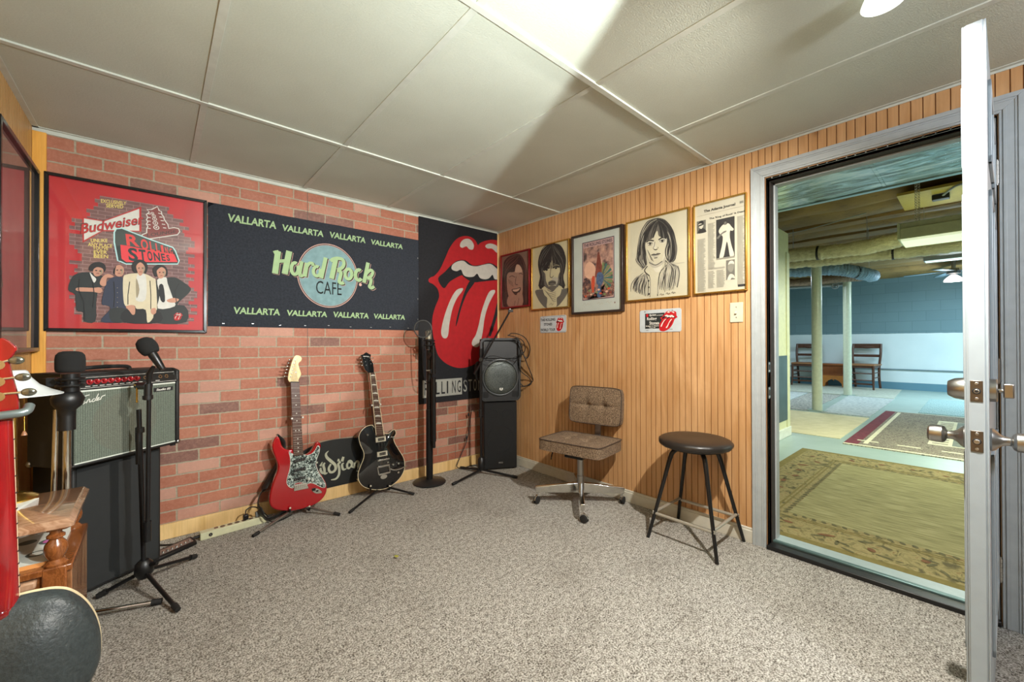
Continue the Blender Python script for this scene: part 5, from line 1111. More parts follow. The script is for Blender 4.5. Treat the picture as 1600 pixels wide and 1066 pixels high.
# ---- chrome stand with a condenser microphone
q = Vector((-2.785, -.672, 0)); d0 = depth(q)
T = thing('microphone_stand', 'chrome microphone stand with a black clutch between the wooden table and the amplifier', 'stand', tuple(q))
hub = Vector((q.x, q.y, .09))
g = MB(); g.cyl(hub, atd(105, 652, d0), .0125, n=18); g.done('upright_tube', [M_chrome], T)
b0, b1 = atd(88, 640, d0-.02), atd(83, 800, d0-.02); g = MB(); g.cyl(b0, b1, .0085, n=14); g.done('boom_arm', [M_chrome], T)
g = MB(); g.tube([hub+Vector((0, 0, -.03)), hub+Vector((0, 0, 0)), hub+Vector((0, 0, .05))], [.02, .034, .018], 16); g.done('leg_hub', [M_black], T)
for tip in (on(260, 938, 2, .012), Vector((-2.90, -.47, .012)), Vector((-2.93, -.80, .012))):
    dd = (tip-hub).normalized(); 
    g = MB(); s = Vector((hub.x, hub.y, .03)); dd = (tip-s).normalized(); g.cyl(s, tip-dd*.04, .0085, n=14); leg_tip(g, tip-dd*.05, dd, .010); g.done('leg', [M_chrome, M_rubber], T)
g = MB(); g.tube([atd(104.5, 672, d0), atd(104.5, 650, d0)], .0262, 20); g.cyl(atd(104, 650, d0), atd(104, 648, d0), .0268, mi=1); g.tube([atd(104, 650, d0), atd(104, 640, d0), atd(105, 632, d0), atd(106, 622, d0), atd(106, 613, d0), atd(106, 607, d0)], [.027, .028, .044, .049, .036, .012], 24); g.done('grip_clutch', [M_black, mat('clutch_band', (150, 150, 146), .4)], T, ang=60)
mq = atd(110, 590, d0)
T2 = thing('microphone', 'black condenser microphone with square foam cover in a shock mount on the chrome stand', 'microphone', tuple(mq))
g = MB(); zc = atd(110, 566, d0); sz = Vector((.047, .047, .036)); 
for k in range(1): g.lathe([(.0001, .044), (.020, .0435), (.033, .039), (.041, .028), (.0435, .010), (.0435, -.026), (.041, -.036), (.034, -.040), (.0001, -.040)], 28, 0, Matrix.Translation(zc))
g.done('foam_windscreen', [M_foam], T2, ang=60)
g = MB(); g.cyl(atd(110, 584, d0), atd(110, 612, d0), .0275, n=24); g.done('microphone_body', [M_blackm], T2)
sm_ = g = MB(); cc = atd(110, 597, d0)
for dz in (.012, -.014): g.tube([cc+Vector((.040*math.cos(2*PI*k/24), .040*math.sin(2*PI*k/24), dz)) for k in range(24)], .0045, 6, closed=True)
for k in range(8):
    v = Vector((math.cos(2*PI*k/8+.2), math.sin(2*PI*k/8+.2), 0)); g.bar(cc+v*.04+Vector((0, 0, -.014)), cc+v*.04+Vector((0, 0, .012)), .006, .008); g.cyl(cc+v*.026, cc+v*.04, .003, n=6)
s = cc-cR*.045; g.box(s-cR*.02, (.04, .03, .034)); g.bar(s-cR*.04, s-cR*.06, .02, .03); g.cyl(atd(110, 610, d0), atd(107, 617, d0), .008); g.done('shock_mount', [M_black], T2)

# ---- carved wooden side table, booklet, papers, lamp
M_oakt = grain('polished_table_top', (130, 92, 66), (176, 142, 116), (2.2, 9, 2), .12, dist=1.2, coat=.6); M_oak = grain('turned_walnut', (96, 52, 24), (136, 80, 40), (5, 5, 2), .22, coat=.4)
def sidegrain():
    t = NT('table_side_panel'); v = t.coord((3, 16, 1.1)); f = t.noise(v, 3, 4, .6, .6); t.base(t.ramp(f, [(.35, (104, 64, 36)), (.5, (150, 104, 70)), (.68, (192, 150, 112))])); return t.done(.25, Coat_Weight=.4)
x0, x1, y0, y1, zt = -2.966, -2.705, -1.225, -.825, .58
T = thing('side_table', 'carved wooden side table with turned corner posts behind the red necked guitar', 'table', ((x0+x1)/2, (y0+y1)/2, 0))
g = MB(); tpl = Pl((0, 0, 0), (1, 0, 0), (0, 1, 0)); tpl.N = Vector((0, 0, 1))
R_ = lambda i, r: rrect(x0+i, y0+i, x1-i, y1-i, r, 4)
P0 = [(R_(.016, .006), zt-.034), (R_(.010, .008), zt-.030), (R_(.0, .010), zt-.024), (R_(.0, .010), zt-.014), (R_(.006, .009), zt-.009), (R_(.010, .008), zt-.003), (R_(.014, .007), zt)]
n = len(P0[0][0]); vs = [(a, b, z) for P, z in P0 for a, b in P]; fs = [(i*n+k, i*n+(k+1) % n, (i+1)*n+(k+1) % n, (i+1)*n+k) for i in range(len(P0)-1) for k in range(n)]+[tuple(range(n))[::-1], tuple((len(P0)-1)*n+k for k in range(n))]
g.add(vs, fs, 0); g.done('tabletop', [M_oakt], T, ang=50)
zc = .437
for x in (x0+.03, x1-.042):
    for y in (y0+.035, y1-.035):
        MB().lathe([(.030, zc), (.031, zc+.006), (.026, zc+.010), (.019, zc+.018), (.021, zc+.022), (.029, zc+.036), (.0315, zc+.05), (.028, zc+.066), (.018, zc+.078), (.017, zc+.082), (.024, zc+.086), (.024, zc+.092), (.016, zc+.098), (.016, zt-.03)], 20, 0, Matrix.Translation((x, y, 0)) @ Matrix.Diagonal((.86, .86, 1, 1))).done('turned_post', [M_oak], T, ang=25)
        sgn = 1 if x > -2.8 else -1
g = MB(); g.b2((x0+.005, y0+.012, zc-.022), (x1-.004, y1-.004, zc), 0); g.b2((x0+.01, y0+.025, .04), (x1-.018, y1-.012, zc-.02), 0); g.done('cabinet_body', [M_oak], T, bevel=.004)
g = MB(); g.b2((x1-.017, y0+.02, .0), (x1-.006, y1-.008, zc-.02)); g.done('side_panel', [sidegrain()], T, bevel=.002)
for x in (x0+.03, x1-.042): MB().b2((x-.026, y0+.01, 0), (x+.026, y0+.062, zc-.0)).done('corner_block', [M_oak], T, bevel=.004)
g = MB(); g.b2((x0+.062, y0+.004, zc-.05), (x1-.078, y0+.06, zc-.026)); g.done('ledge_moulding', [M_oakt], T, bevel=.006)
dr = MB().b2((x0+.064, y0+.012, .23), (x1-.082, y0+.03, zc-.06)).done('drawer', [M_oak], T, bevel=.004); MB().ball(((x0+x1)/2, y0+.0, .31), .012, 10).done('drawer_knob', [M_brass], parent=dr, root=T)
MB().b2((x0+.064, y0+.012, .04), (x1-.082, y0+.03, .215)).done('cabinet_door', [M_oak], T, bevel=.004)
g = MB(); bz = zc; g.b2((-2.885, -1.18, bz), (-2.748, -.87, bz+.012), 0); g.b2((-2.885, -1.1805, bz), (-2.748, -1.178, bz+.0122), 1)
for c, r, mi in (((-2.80, -1.09), .025, 2), ((-2.80, -1.09), .016, 0), ((-2.785, -.99), .026, 2), ((-2.785, -.99), .017, 3), ((-2.84, -.96), .022, 2), ((-2.85, -1.14), .02, 2)): g.ell(c[0], c[1], r, r, tpl, bz+.0124+(.0004 if mi != 2 else 0), mi, 18)
solo(g, 'booklet', [mat('booklet_white', (214, 216, 206), .5), mat('booklet_orange_edge', (196, 132, 72), .6), mat('booklet_grey_ring', (92, 100, 96), .5), mat('booklet_pink', (186, 92, 150), .5)], 'white booklet with grey and pink circles lying on the shelf of the wooden side table', 'booklet', org=(-2.81, -1.02, bz), sm=False)
solo(MB().b2((-2.95, -1.2, bz), (-2.893, -.95, bz+.02)), 'album_sleeve', mat('brown_sleeve_art', (104, 82, 62), .5, var=.5, scale=30), 'dark brown album sleeve beside the white booklet on the table shelf', 'album', org=(-2.92, -1.05, bz), bevel=.001)
g = MB(); M3 = Matrix.Translation((-2.90, -.99, zt)) @ Matrix.Rotation(-.25, 4, 'Z'); g.box((0, 0, .0008), (.11, .2, .0016), 0, M3); g.box((0, .005, .0022), (.1, .18, .001), 0, M3)
solo(g, 'paper_sheet', mat('white_paper', (210, 214, 212), .6), 'white papers lying on the polished top of the side table', 'paper', org=(-2.90, -.99, zt))
# table lamp
T = thing('table_lamp', 'table lamp with a white bell shade and a beaded pull chain on the side table', 'lamp', (-2.885, -.885, zt))
c = Vector((-2.885, -.885, 0)); sz = on(100, 613, 1, -.885).z
MB().lathe([(.0001, zt), (.06, zt), (.06, zt+.008), (.045, zt+.018), (.014, zt+.03), (.010, zt+.05), (.009, .90), (.014, .91), (.014, .94), (.0001, .94)], 24, 0, Matrix.Translation(c)).done('lamp_stem', [M_brass], T)
rr = on(100, 613, 1, -.885).x-c.x
shade = [(.028, sz+.085), (.034, sz+.08), (.042, sz+.058), (.060, sz+.034), (.090, sz+.014), (rr, sz), (rr, sz-.003), (.088, sz+.010), (.056, sz+.030), (.038, sz+.055), (.028, sz+.078)]
MB().lathe(shade, 36, 0, Matrix.Translation(c)).done('lamp_shade', [mat('white_opal_glass', (206, 212, 212), .2, var=.03)], T, ang=60)
cb = on(38, 640, 1, -.93); p = MB(); zz = cb.z+.2
ch = Vector((cb.x, -.93, 0)); z = sz+.03
while z > cb.z-.075: p.ball((ch.x, ch.y, z), .0017, 4); z -= .0042
p.done('pull_chain', [M_brass], T)
MB().lathe([(.0001, 0), (.008, 0), (.007, .004), (.003, .014), (.0001, .016)], 12, 0, Matrix.Translation((ch.x, ch.y, cb.z-.088))).done('chain_bell', [mat('turned_pull_bell', (150, 104, 74), .4)], T)

# ---- near guitar seen from behind: red neck, black moulded bowl, cream edge
dN = .95
GP = Pl(atd(5, 930, dN), (1, 0, 0), (0, 0, 1)); GP.N = Vector((0, -1, 0))
q = GP.O; ny = q.y
T = thing('roundback_guitar', 'roundback guitar with a red neck and black bowl back, seen from behind', 'guitar', (q.x, q.y, 0))
M_rneck = speckle('red_lacquer_neck', [(.3, (96, 8, 12)), (.7, (140, 18, 22))], 5, .12, sc=(6, 6, 1), coat=1.0); M_cream = mat('cream_binding', (222, 206, 168), .4); M_bowl = mat('black_bowl_texture', (26, 30, 32), .38, bump=.9, bscale=260, coat_weight=0) if False else speckle('black_bowl_texture', [(.3, (40, 47, 49)), (.7, (58, 66, 68))], 120, .42, bump=.4)
zN = lambda u, v: GP.px(u, v)
# neck: half-round back towards the camera, fretboard with binding on the far side
n0, n1 = zN(21, 655), zN(31, 938); hw0, hw1 = .0225, .029
c0 = (n0[0]-hw0, n0[1]); c1 = (n1[0]-hw1, n1[1])
g = MB(); vs = []; K = 12
for j in range(9):
    f = j/8; ca = c0[0]+(c1[0]-c0[0])*f; cb_ = c0[1]+(c1[1]-c0[1])*f; hw = hw0+(hw1-hw0)*f; dp = .016+.004*f+.02*max(0, (f-.85)/.15)
    for k in range(K+1): t = PI*k/K; vs.append(GP.at(ca+hw*math.cos(t), cb_, .004+dp*math.sin(t)))
g.add(vs, [(j*(K+1)+k, j*(K+1)+k+1, (j+1)*(K+1)+k+1, (j+1)*(K+1)+k) for j in range(8) for k in range(K)])
hb = c1[1]; g.ball(GP.at(c1[0], hb-.012, .012), (.030, .03, .026), 12); g.done('neck', [M_rneck], T, ang=60)
g = MB(); g.prism([(c0[0]-hw0, c0[1]), (c0[0]+hw0, c0[1]), (c1[0]+hw1, c1[1]), (c1[0]-hw1, c1[1])], GP, -.003, .004)
for k in range(12):
    f = 1-2**(-(k+1)/12); f = f/.5*.98
    if f < 1: ca = c0[0]+(c1[0]-c0[0])*f; cb_ = c0[1]+(c1[1]-c0[1])*f; hw = hw0+(hw1-hw0)*f; g.box(GP.at(ca+hw, cb_, .001), (.003, .008, .002), 1)
g.done('fretboard_binding', [M_cream, M_dark], T)
hd = [zN(x, y) for x, y in ((-26, 660), (20, 655), (31, 640), (27, 610), (20, 585), (17, 562), (28, 546), (22, 538), (5, 528), (-14, 536), (-30, 546), (-44, 550), (-38, 566), (-40, 590), (-40, 640))]
g = MB(); g.prism(smooth(hd, 2), GP, -.004, .011); g.done('headstock', [M_rneck], T, bevel=.002)
M_tun = mat('tuner_button_chrome', (120, 118, 106), .16, .85)
for (u, v) in ((28, 563), (38, 589), (47, 612)):
    a, b = zN(u, v); e = zN(4, v+3)
    p = MB(); p.cyl(GP.at(e[0], e[1], .013), GP.at(a-.012, b, .013), .0028, n=8); p.cyl(GP.at(e[0]-.004, e[1]-.006, .010), GP.at(e[0]-.004, e[1]-.006, .016), .011, n=14); p.ball(GP.at(a, b, .013), (.013, .005, .0095), 8, 1); p.done('tuning_peg', [M_chrome, M_tun], T)
    p = MB(); p.cyl(GP.at(-.045, b, .013), GP.at(-.07, b, .013), .0028, n=8); p.ball(GP.at(-.078, b, .013), (.013, .005, .0095), 8, 1); p.done('tuning_peg', [M_chrome, M_tun], T)
ct = [zN(x, y) for x, y in ((33, 931), (60, 925), (85, 921.5), (108, 924), (130, 937), (146, 957), (155, 980), (158, 1005), (155, 1035))]
s0 = ct[-1]; xm = c1[0]
right = ct+[(s0[0]-.022, s0[1]-.055), (s0[0]-.03, s0[1]-.09), (s0[0]-.012, s0[1]-.14), (s0[0]+.02, s0[1]-.20), (s0[0]+.028, s0[1]-.255), (s0[0]-.02, s0[1]-.315), (s0[0]-.10, s0[1]-.348)]
ol = right+[(2*xm-a, b) for a, b in right[::-1]]
ol = smooth(ol, 4); cx_ = xm; cz_ = sum(b for a, b in ol)/len(ol)
g = MB(); g.prism(ol, GP, -.018, -.004); g.done('top_binding', [M_cream], T)
g = MB(); rings = [(1.0, -.004), (.995, .010), (.975, .022), (.93, .034)]; rings += [(.90, .036), (.83, .052), (.72, .068), (.55, .082), (.35, .09), (.12, .093)]
n = len(ol); vs = [GP.at(cx_+(a-cx_)*s, cz_+(b-cz_)*s, d) for s, d in rings for a, b in ol]
g.add(vs, [(i*n+k, i*n+(k+1) % n, (i+1)*n+(k+1) % n, (i+1)*n+k) for i in range(len(rings)-1) for k in range(n)]+[tuple((len(rings)-1)*n+k for k in range(n))], 0); g.done('bowl_back', [M_bowl], T, ang=50)
# its stand: a grey yoke and upright, legs on the carpet
T = thing('guitar_stand', 'grey tubular guitar stand whose yoke holds the red necked roundback guitar', 'stand', (q.x, q.y+.1, 0))
M_gt = mat('grey_tube_metal', (112, 122, 122), .3, .6)
yk = [GP.at(*zN(48, 633), .012), GP.at(*zN(44, 641), .028), GP.at(*zN(20, 645), .034), GP.at(*zN(-10, 648), .036), GP.at(*zN(-50, 648), .03), GP.at(*zN(-70, 640), .0), GP.at(*zN(-70, 640), -.05), GP.at(*zN(-20, 640), -.07)]
MB().tube(smooth([tuple(p) for p in yk], 5, False), .0095, 12).done('neck_yoke', [M_gt], T)
b0 = GP.at(*zN(-15, 640), -.075); fl = Vector((q.x, q.y+.12, .09)); MB().cyl(b0, fl, .0105).done('upright_tube', [M_gt], T)
for tip in (Vector((-2.63, -1.28, .01)), Vector((-2.62, -1.76, .01)), Vector((-2.94, -1.60, .01))): 
    g = MB(); dd = (tip-fl).normalized(); g.cyl(fl-Vector((0, 0, .03)), tip-dd*.02, .009, n=12); leg_tip(g, tip-dd*.03, dd, .01); g.done('leg', [M_gt, M_rubber], T)
g = MB(); zb_ = s0[1]-.348+q.z; 
for sx in (-1, 1): g.tube(smooth([tuple(fl), (q.x+sx*.08+.0, q.y+.06, zb_-.01), (q.x+sx*.09, q.y-.06, zb_-.012), (q.x+sx*.09, q.y-.10, zb_+.03)], 4, False), .008, 10)
g.done('body_cradle', [M_gt, M_rubber], T)

# ---- power strip, effects unit, leads
pa, pb = on(313, 846, 2, 0), on(408, 819, 2, 0); pv = (pb-pa); L = pv.length; rz = math.atan2(pv.y, pv.x)
T = thing('power_strip', 'long beige metal power strip on the carpet along the pine base board', 'power strip', tuple(pa), rz); A = at(T)
g = MB(A); g.b2((0, 0, 0), (L+.03, .048, .042)); g.done('strip_body', [mat('beige_enamel', (206, 206, 172), .35)], T, bevel=.003)
for k in range(6):
    p = MB(A); x = .11+k*.036; p.cyl((x, .024, .0415), (x, .024, .0435), .013, n=16); p.box((x-.004, .024, .044), (.002, .008, .001), 1); p.box((x+.004, .024, .044), (.002, .008, .001), 1); p.done('socket_outlet', [mat('outlet_brown', (104, 82, 66), .5), M_dark], T)
p = MB(A); p.box((.078, .024, .044), (.018, .012, .006)); p.done('rocker_switch', [mat('rocker_brown', (110, 76, 60), .4)], T)
p = MB(A); p.cyl((.048, .0, .022), (.048, -.003, .022), .009, n=14); p.cyl((.048, -.002, .022), (.048, -.004, .022), .004, n=10, mi=1); p.done('reset_button', [M_black, M_steel], T)
T = thing('plug', 'black plug pushed into the power strip with its looping lead', 'plug', tuple(A @ Vector((.226, .024, .044)))); A2 = A
g = MB(A); g.b2((.213, .012, .044), (.24, .036, .076)); g.done('plug_body', [M_black], T, bevel=.005)
g = MB(A); g.tube(smooth([(.226, .024, .074), (.232, .03, .10), (.262, .035, .108), (.30, .03, .09), (.33, .03, .05), (.36, .03, .008)], 6, False), .0035, 8); g.done('plug_lead', [M_cord], T)
T = thing('plug', 'grey adapter plug at the right end of the power strip', 'plug', tuple(A @ Vector((.29, .024, .044))))
g = MB(A); g.b2((.278, .01, .044), (.312, .04, .075)); g.done('plug_body', [mat('grey_plastic', (120, 126, 128), .4)], T, bevel=.006)
g = MB(A); g.tube(smooth([(.312, .02, .055), (.33, -.01, .03), (.36, -.04, .006), (.42, -.035, .005), (.48, .0, .005)], 6, False), .003, 8); g.done('plug_lead', [M_cord], T)
g = MB(); P = [A @ Vector((0, .024, .02)), A @ Vector((-.04, .024, .018)), on(270, 851, 2, .01), on(235, 852, 2, .006)]; P = [tuple(p) for p in P]; g.tube(smooth(P, 6, False), .0045, 8); g.tube([P[0], tuple(A @ Vector((-.04, .024, .018)))], [.009, .005], 10)
solo(g, 'power_lead', M_cord, 'black power lead running from the strip behind the speaker cabinet', 'cord', org=P[0])
ea, eb = on(248, 878, 2, 0), on(308, 851, 2, 0); pv = eb-ea; L = pv.length; rz = math.atan2(pv.y, pv.x)
T = thing('effects_unit', 'low black foot unit with a row of silver studs beside the speaker cabinet', 'pedal', tuple(ea), rz); A = at(T)
ep = Pl((0, 0, 0), (0, 1, 0), (0, 0, 1)); g = MB(A); aprism(g, -.02, L, [(0, 0), (.055, 0), (.055, .036), (.046, .038), (.008, .021), (0, .015)]); g.done('unit_case', [M_black], T, bevel=.002)
g = MB(A); tp = Pl(A @ Vector((0, .008, .0215)), A.to_3x3() @ Vector((1, 0, 0)), A.to_3x3() @ Vector((0, .038, .017))); g = MB(); g.rect(0, .003, L-.012, .036, tp, .001); g.done('steel_plate', [M_steel], T, recalc=False)
for k in range(8): c = tp.at(.012+k*(L-.036)/7, .016, .001); MB().tube([c, c+tp.N*.006, c+tp.N*.0075], [.0055, .0055, .003], 12).done('foot_switch', [M_chrome], T)
# ------------------------------------------------------------------ the two guitars on stands before the brick wall
def gplane(yb, yt, x):
    Z = Vector((0, yt-yb, 1.0)).normalized(); p = Pl((x, yb, 0), (1, 0, 0), Z); p.N = Vector((1, 0, 0)).cross(Z); return p
def tuner(mb, pl, a, b, dirn, L=.02, d=-.006):
    mb.cyl(pl.at(a, b, d), pl.at(a+dirn[0]*L, b+dirn[1]*L, d), .0022, n=6); c = pl.at(a+dirn[0]*(L+.006), b+dirn[1]*(L+.006), d)
    mb.ball(c, (.008, .004, .0058), 6); mb.cyl(pl.at(a-dirn[0]*.012, b-dirn[1]*.012, -.004), pl.at(a-dirn[0]*.012, b-dirn[1]*.012, .006), .0035, n=8)
def body(pl, P, d0, d1, n, name, mats, T, bev=.008):
    g = MB(); g.prism(smooth(P, n), pl, d0, d1); return g.done(name, mats, T, bevel=bev, seg=4)
# --- red one
G1 = gplane(-.185, -.095, -1.87)
c7 = lambda p: G1.px(380+p[0]/5.33, 660+p[1]/5.33); c6 = lambda p: G1.px(410+p[0]/7.617, 540+p[1]/7.617)
T = thing('electric_guitar', 'red electric guitar with a marbled pickguard on a silver stand', 'guitar', tuple(G1.at(0, .06)))
M_red = mat('red_gloss_lacquer', (196, 8, 24), .12, var=.02, coat_weight=1) if False else speckle('red_gloss_lacquer', [(.3, (150, 3, 15)), (.7, (160, 5, 18))], 4, .12, coat=1.0)
ob = [(283, 120), (262, 138), (247, 175), (245, 215), (258, 265), (280, 320), (291, 360), (285, 410), (262, 470), (240, 530), (225, 590), (218, 650), (228, 698), (262, 727), (320, 738), (400, 740), (470, 729), (540, 709), (600, 685), (650, 650), (685, 605), (699, 555), (690, 505), (665, 455), (630, 405), (613, 350), (615, 300), (632, 245), (648, 208), (645, 180), (626, 162), (603, 175), (590, 205), (565, 245), (530, 270), (498, 268), (460, 250), (412, 225), (385, 232), (350, 222), (325, 197), (312, 160), (300, 127)]
body(G1, [c7(p) for p in ob], -.043, 0, 3, 'body', [M_red], T, .009)
M_pearl = speckle('black_pearl_pickguard', [(.38, (22, 26, 26)), (.5, (96, 112, 108)), (.62, (190, 204, 198))], 75, .25, detail=1, dist=1.5)
gd = [(382, 248), (415, 264), (498, 268), (530, 275), (570, 262), (600, 230), (620, 195), (635, 207), (632, 250), (612, 305), (605, 350), (625, 410), (655, 460), (682, 510), (682, 540), (650, 541), (600, 515), (560, 505), (520, 520), (490, 500), (430, 510), (415, 545), (380, 536), (362, 500), (370, 450), (385, 400), (393, 340), (390, 290)]
G_ = MB(); G_.prism(smooth([c7(p) for p in gd], 3), G1, -.0002, .0022, 0); sc = (G1.px(480, 730)[0]-G1.px(470, 730)[0])/10
G_.stroke(smooth([c7(p) for p in gd], 3), .0025, G1, .0026, 1, closed=True); G_.done('pickguard', [M_pearl, mat('guard_edge', (206, 206, 198), .4)], T)
nk = [c6((333, 440)), c6((436, 440)), c7((497, 272)), c7((418, 280))]
g = MB(); g.prism(nk, G1, -.006, .0095, 0); g.prism([(nk[0][0]+.003, nk[0][1]), (nk[1][0]-.003, nk[1][1]), (nk[2][0]-.003, nk[2][1]), (nk[3][0]+.003, nk[3][1])], G1, -.018, -.005, 1)
M_rose = grain('rosewood', (62, 38, 28), (92, 60, 44), (14, 2, 2), .35); M_maple = grain('maple_headstock', (222, 194, 132), (236, 214, 164), (3, 3, 2), .25, coat=.6)
neck = g.done('neck', [M_rose, M_maple], T, bevel=.001)
def along(nk, f, w=1): 
    L = [nk[0][i]+(nk[3][i]-nk[0][i])*f for i in (0, 1)]; R = [nk[1][i]+(nk[2][i]-nk[1][i])*f for i in (0, 1)]; return L, R
M_fret = mat('nickel_fret', (196, 190, 178), .3, .8)
def frets(nk, pl, N, d, scale=1.36):
    for k in range(N):
        f = (1-2**(-(k+1)/12))*scale
        if f > .995: break
        L, R = along(nk, f); MB().bar(pl.at(*L, d), pl.at(*R, d), .0022, .0014).done('fret', [M_fret], T, parent=neck)
frets(nk, G1, 22, .0098)
g = MB()
for k in (3, 5, 7, 9, 12, 15, 17, 19, 21):
    f = ((1-2**(-k/12))+(1-2**(-(k-1)/12)))/2*1.36
    if f > .99: break
    L, R = along(nk, f); m = [(L[i]+R[i])/2 for i in (0, 1)]
    for o in ((-.01, .01) if k == 12 else (0,)): g = MB(); g.ell(m[0]+o, m[1], .0036, .0036, G1, .0099, 0, 12); g.done('fret_marker', [I_white], T, parent=neck, recalc=False)
hs = [(305, 400), (318, 425), (335, 440), (435, 440), (428, 420), (438, 395), (463, 345), (455, 310), (440, 262), (430, 225), (440, 200), (462, 185), (470, 155), (455, 130), (425, 116), (392, 121), (371, 150), (350, 200), (330, 270), (312, 335)]
g = MB(); g.prism(smooth([c6(p) for p in hs], 2), G1, -.015, -.001); h1 = g.done('headstock', [M_maple], T, bevel=.002)
g = MB(); g.bar(G1.at(*c6((332, 436)), .004), G1.at(*c6((437, 436)), .004), .005, .006); g.done('nut', [M_black], T)
e0, e1 = c6((306, 385)), c6((372, 150)); dv = Vector((e1[0]-e0[0], e1[1]-e0[1])).normalized(); nn = (-dv.y, dv.x)
for k in range(6):
    f = (k+.4)/6; g = MB(); tuner(g, G1, e0[0]+(e1[0]-e0[0])*f, e0[1]+(e1[1]-e0[1])*f, (-abs(nn[0]), abs(nn[1])*.4), .016); g.done('tuning_peg', [M_chrome], T)
g = MB(); g.ell(*c6((398, 318)), .004, .0035, G1, .0006, 0, 10); g.done('string_tree', [M_steel], T, recalc=False)
for y in (318, 395, 470):
    a, b = c7((468, y)); g = MB(); g.prism([(a-.0475*.75, b-.0085), (a+.0475*.75, b-.0085+.004), (a+.0475*.75, b+.0085+.004), (a-.0475*.75, b+.0085)], G1, .002, .008, 0)
    for k in range(6): g.cyl(G1.at(a-.026+k*.0104, b+.002, .0075), G1.at(a-.026+k*.0104, b+.002, .0092), .0028, n=8, mi=1)
    g.done('pickup', [M_black, M_steel], T, bevel=.002)
br = [c7(p) for p in ((418, 520), (525, 500), (542, 548), (422, 572))]; g = MB(); g.prism(br, G1, 0, .008); 
for k in range(6): f = (k+.5)/6; p = [br[0][i]+(br[1][i]-br[0][i])*f for i in (0, 1)]; g.bar(G1.at(p[0], p[1]-.004, .010), G1.at(p[0], p[1]-.026, .010), .008, .006)
g.done('bridge', [M_chrome], T, bevel=.001)
a, b = c7((612, 572)); g = MB(); m3 = G1
def rot(pts, q): return [(x*math.cos(q)-y*math.sin(q), x*math.sin(q)+y*math.cos(q)) for x, y in pts]
P = rot([(-.034+.068*k/12, .011*math.sin(PI*k/12)+.004) for k in range(13)]+[(.034-.068*k/12, -.011*math.sin(PI*k/12)-.004) for k in range(13)], -.5); g.prism([(a+x, b+y) for x, y in P], G1, 0, .004, 0); g.ell(a+.002, b, .008, .006, G1, .0046, 1, 14); p = rot([(-.024, .004)], -.5)[0]; g.box(G1.at(a+p[0], b+p[1], .006), (.02, .008, .016), 2); g.done('jack_plate', [M_chrome, M_dark, M_black], T)
for (x, y) in ((545, 470), (575, 480), (640, 510)): a, b = c7((x, y)); MB().tube([G1.at(a, b, 0), G1.at(a, b, .012), G1.at(a, b, .016)], [.011, .0095, .007], 16).done('control_knob', [mat('pale_knob', (190, 196, 188), .4)], T)
for k in range(6):
    g = MB(); f = (k+.5)/6; p0 = c6((345+f*80, 440)); p1 = [br[0][i]+(br[1][i]-br[0][i])*f for i in (0, 1)]; g.tube([G1.at(*p0, .006), G1.at(p1[0], p1[1], .0125)], .0006, 4)
    hh = (e0[0]+(e1[0]-e0[0])*(.5+k)/6+.012, e0[1]+(e1[1]-e0[1])*(.5+k)/6); g.tube([G1.at(*p0, .006), G1.at(hh[0], hh[1], .004)], .0006, 4); g.done('string', [M_steel], T)
a, b = c7((290, 112)); MB().tube([G1.at(a, b-.006, -.02), G1.at(a-.002, b+.004, -.02), G1.at(a-.003, b+.009, -.02)], [.004, .003, .006], 10).done('strap_button', [M_chrome], T)
# strap hanging behind
g = MB(); sp = [G1.at(*c7((300, 118)), -.05), G1.at(*c7((350, 180)), -.055), G1.at(*c7((330, 330)), -.07), G1.at(*c7((230, 520)), -.09), G1.at(*c7((150, 650)), -.075), G1.at(*c7((140, 720)), -.03), G1.at(*c7((190, 800)), .0), G1.at(*c7((260, 838)), -.01), G1.at(*c7((330, 800)), -.045), G1.at(*c7((380, 745)), -.05)]
sp = [Vector((p.x, min(p.y, -.03), max(p.z, .035))) for p in sp]; P = [Vector(p) for p in smooth([tuple(p) for p in sp], 6, False)]; vs = []
for i, p in enumerate(P):
    t = (P[min(i+1, len(P)-1)]-P[max(i-1, 0)]).normalized(); w = t.cross(Vector((.25, -.3, .9))).normalized(); w = Vector((.28, -.55, .75)) if False else t.cross(Vector((1, .5, 0))).normalized() if abs(t.z) > .8 else Vector((.0, -.75, .66)); 
    vs += [p-w*.024, p+w*.024]
g.add(vs, [(2*i, 2*i+1, 2*i+3, 2*i+2) for i in range(len(P)-1)]); st = g.done('shoulder_strap', [mat('black_leather_strap', (28, 28, 28), .45)], T, recalc=False); md = st.modifiers.new('thickness', 'SOLIDIFY'); md.thickness = .0025
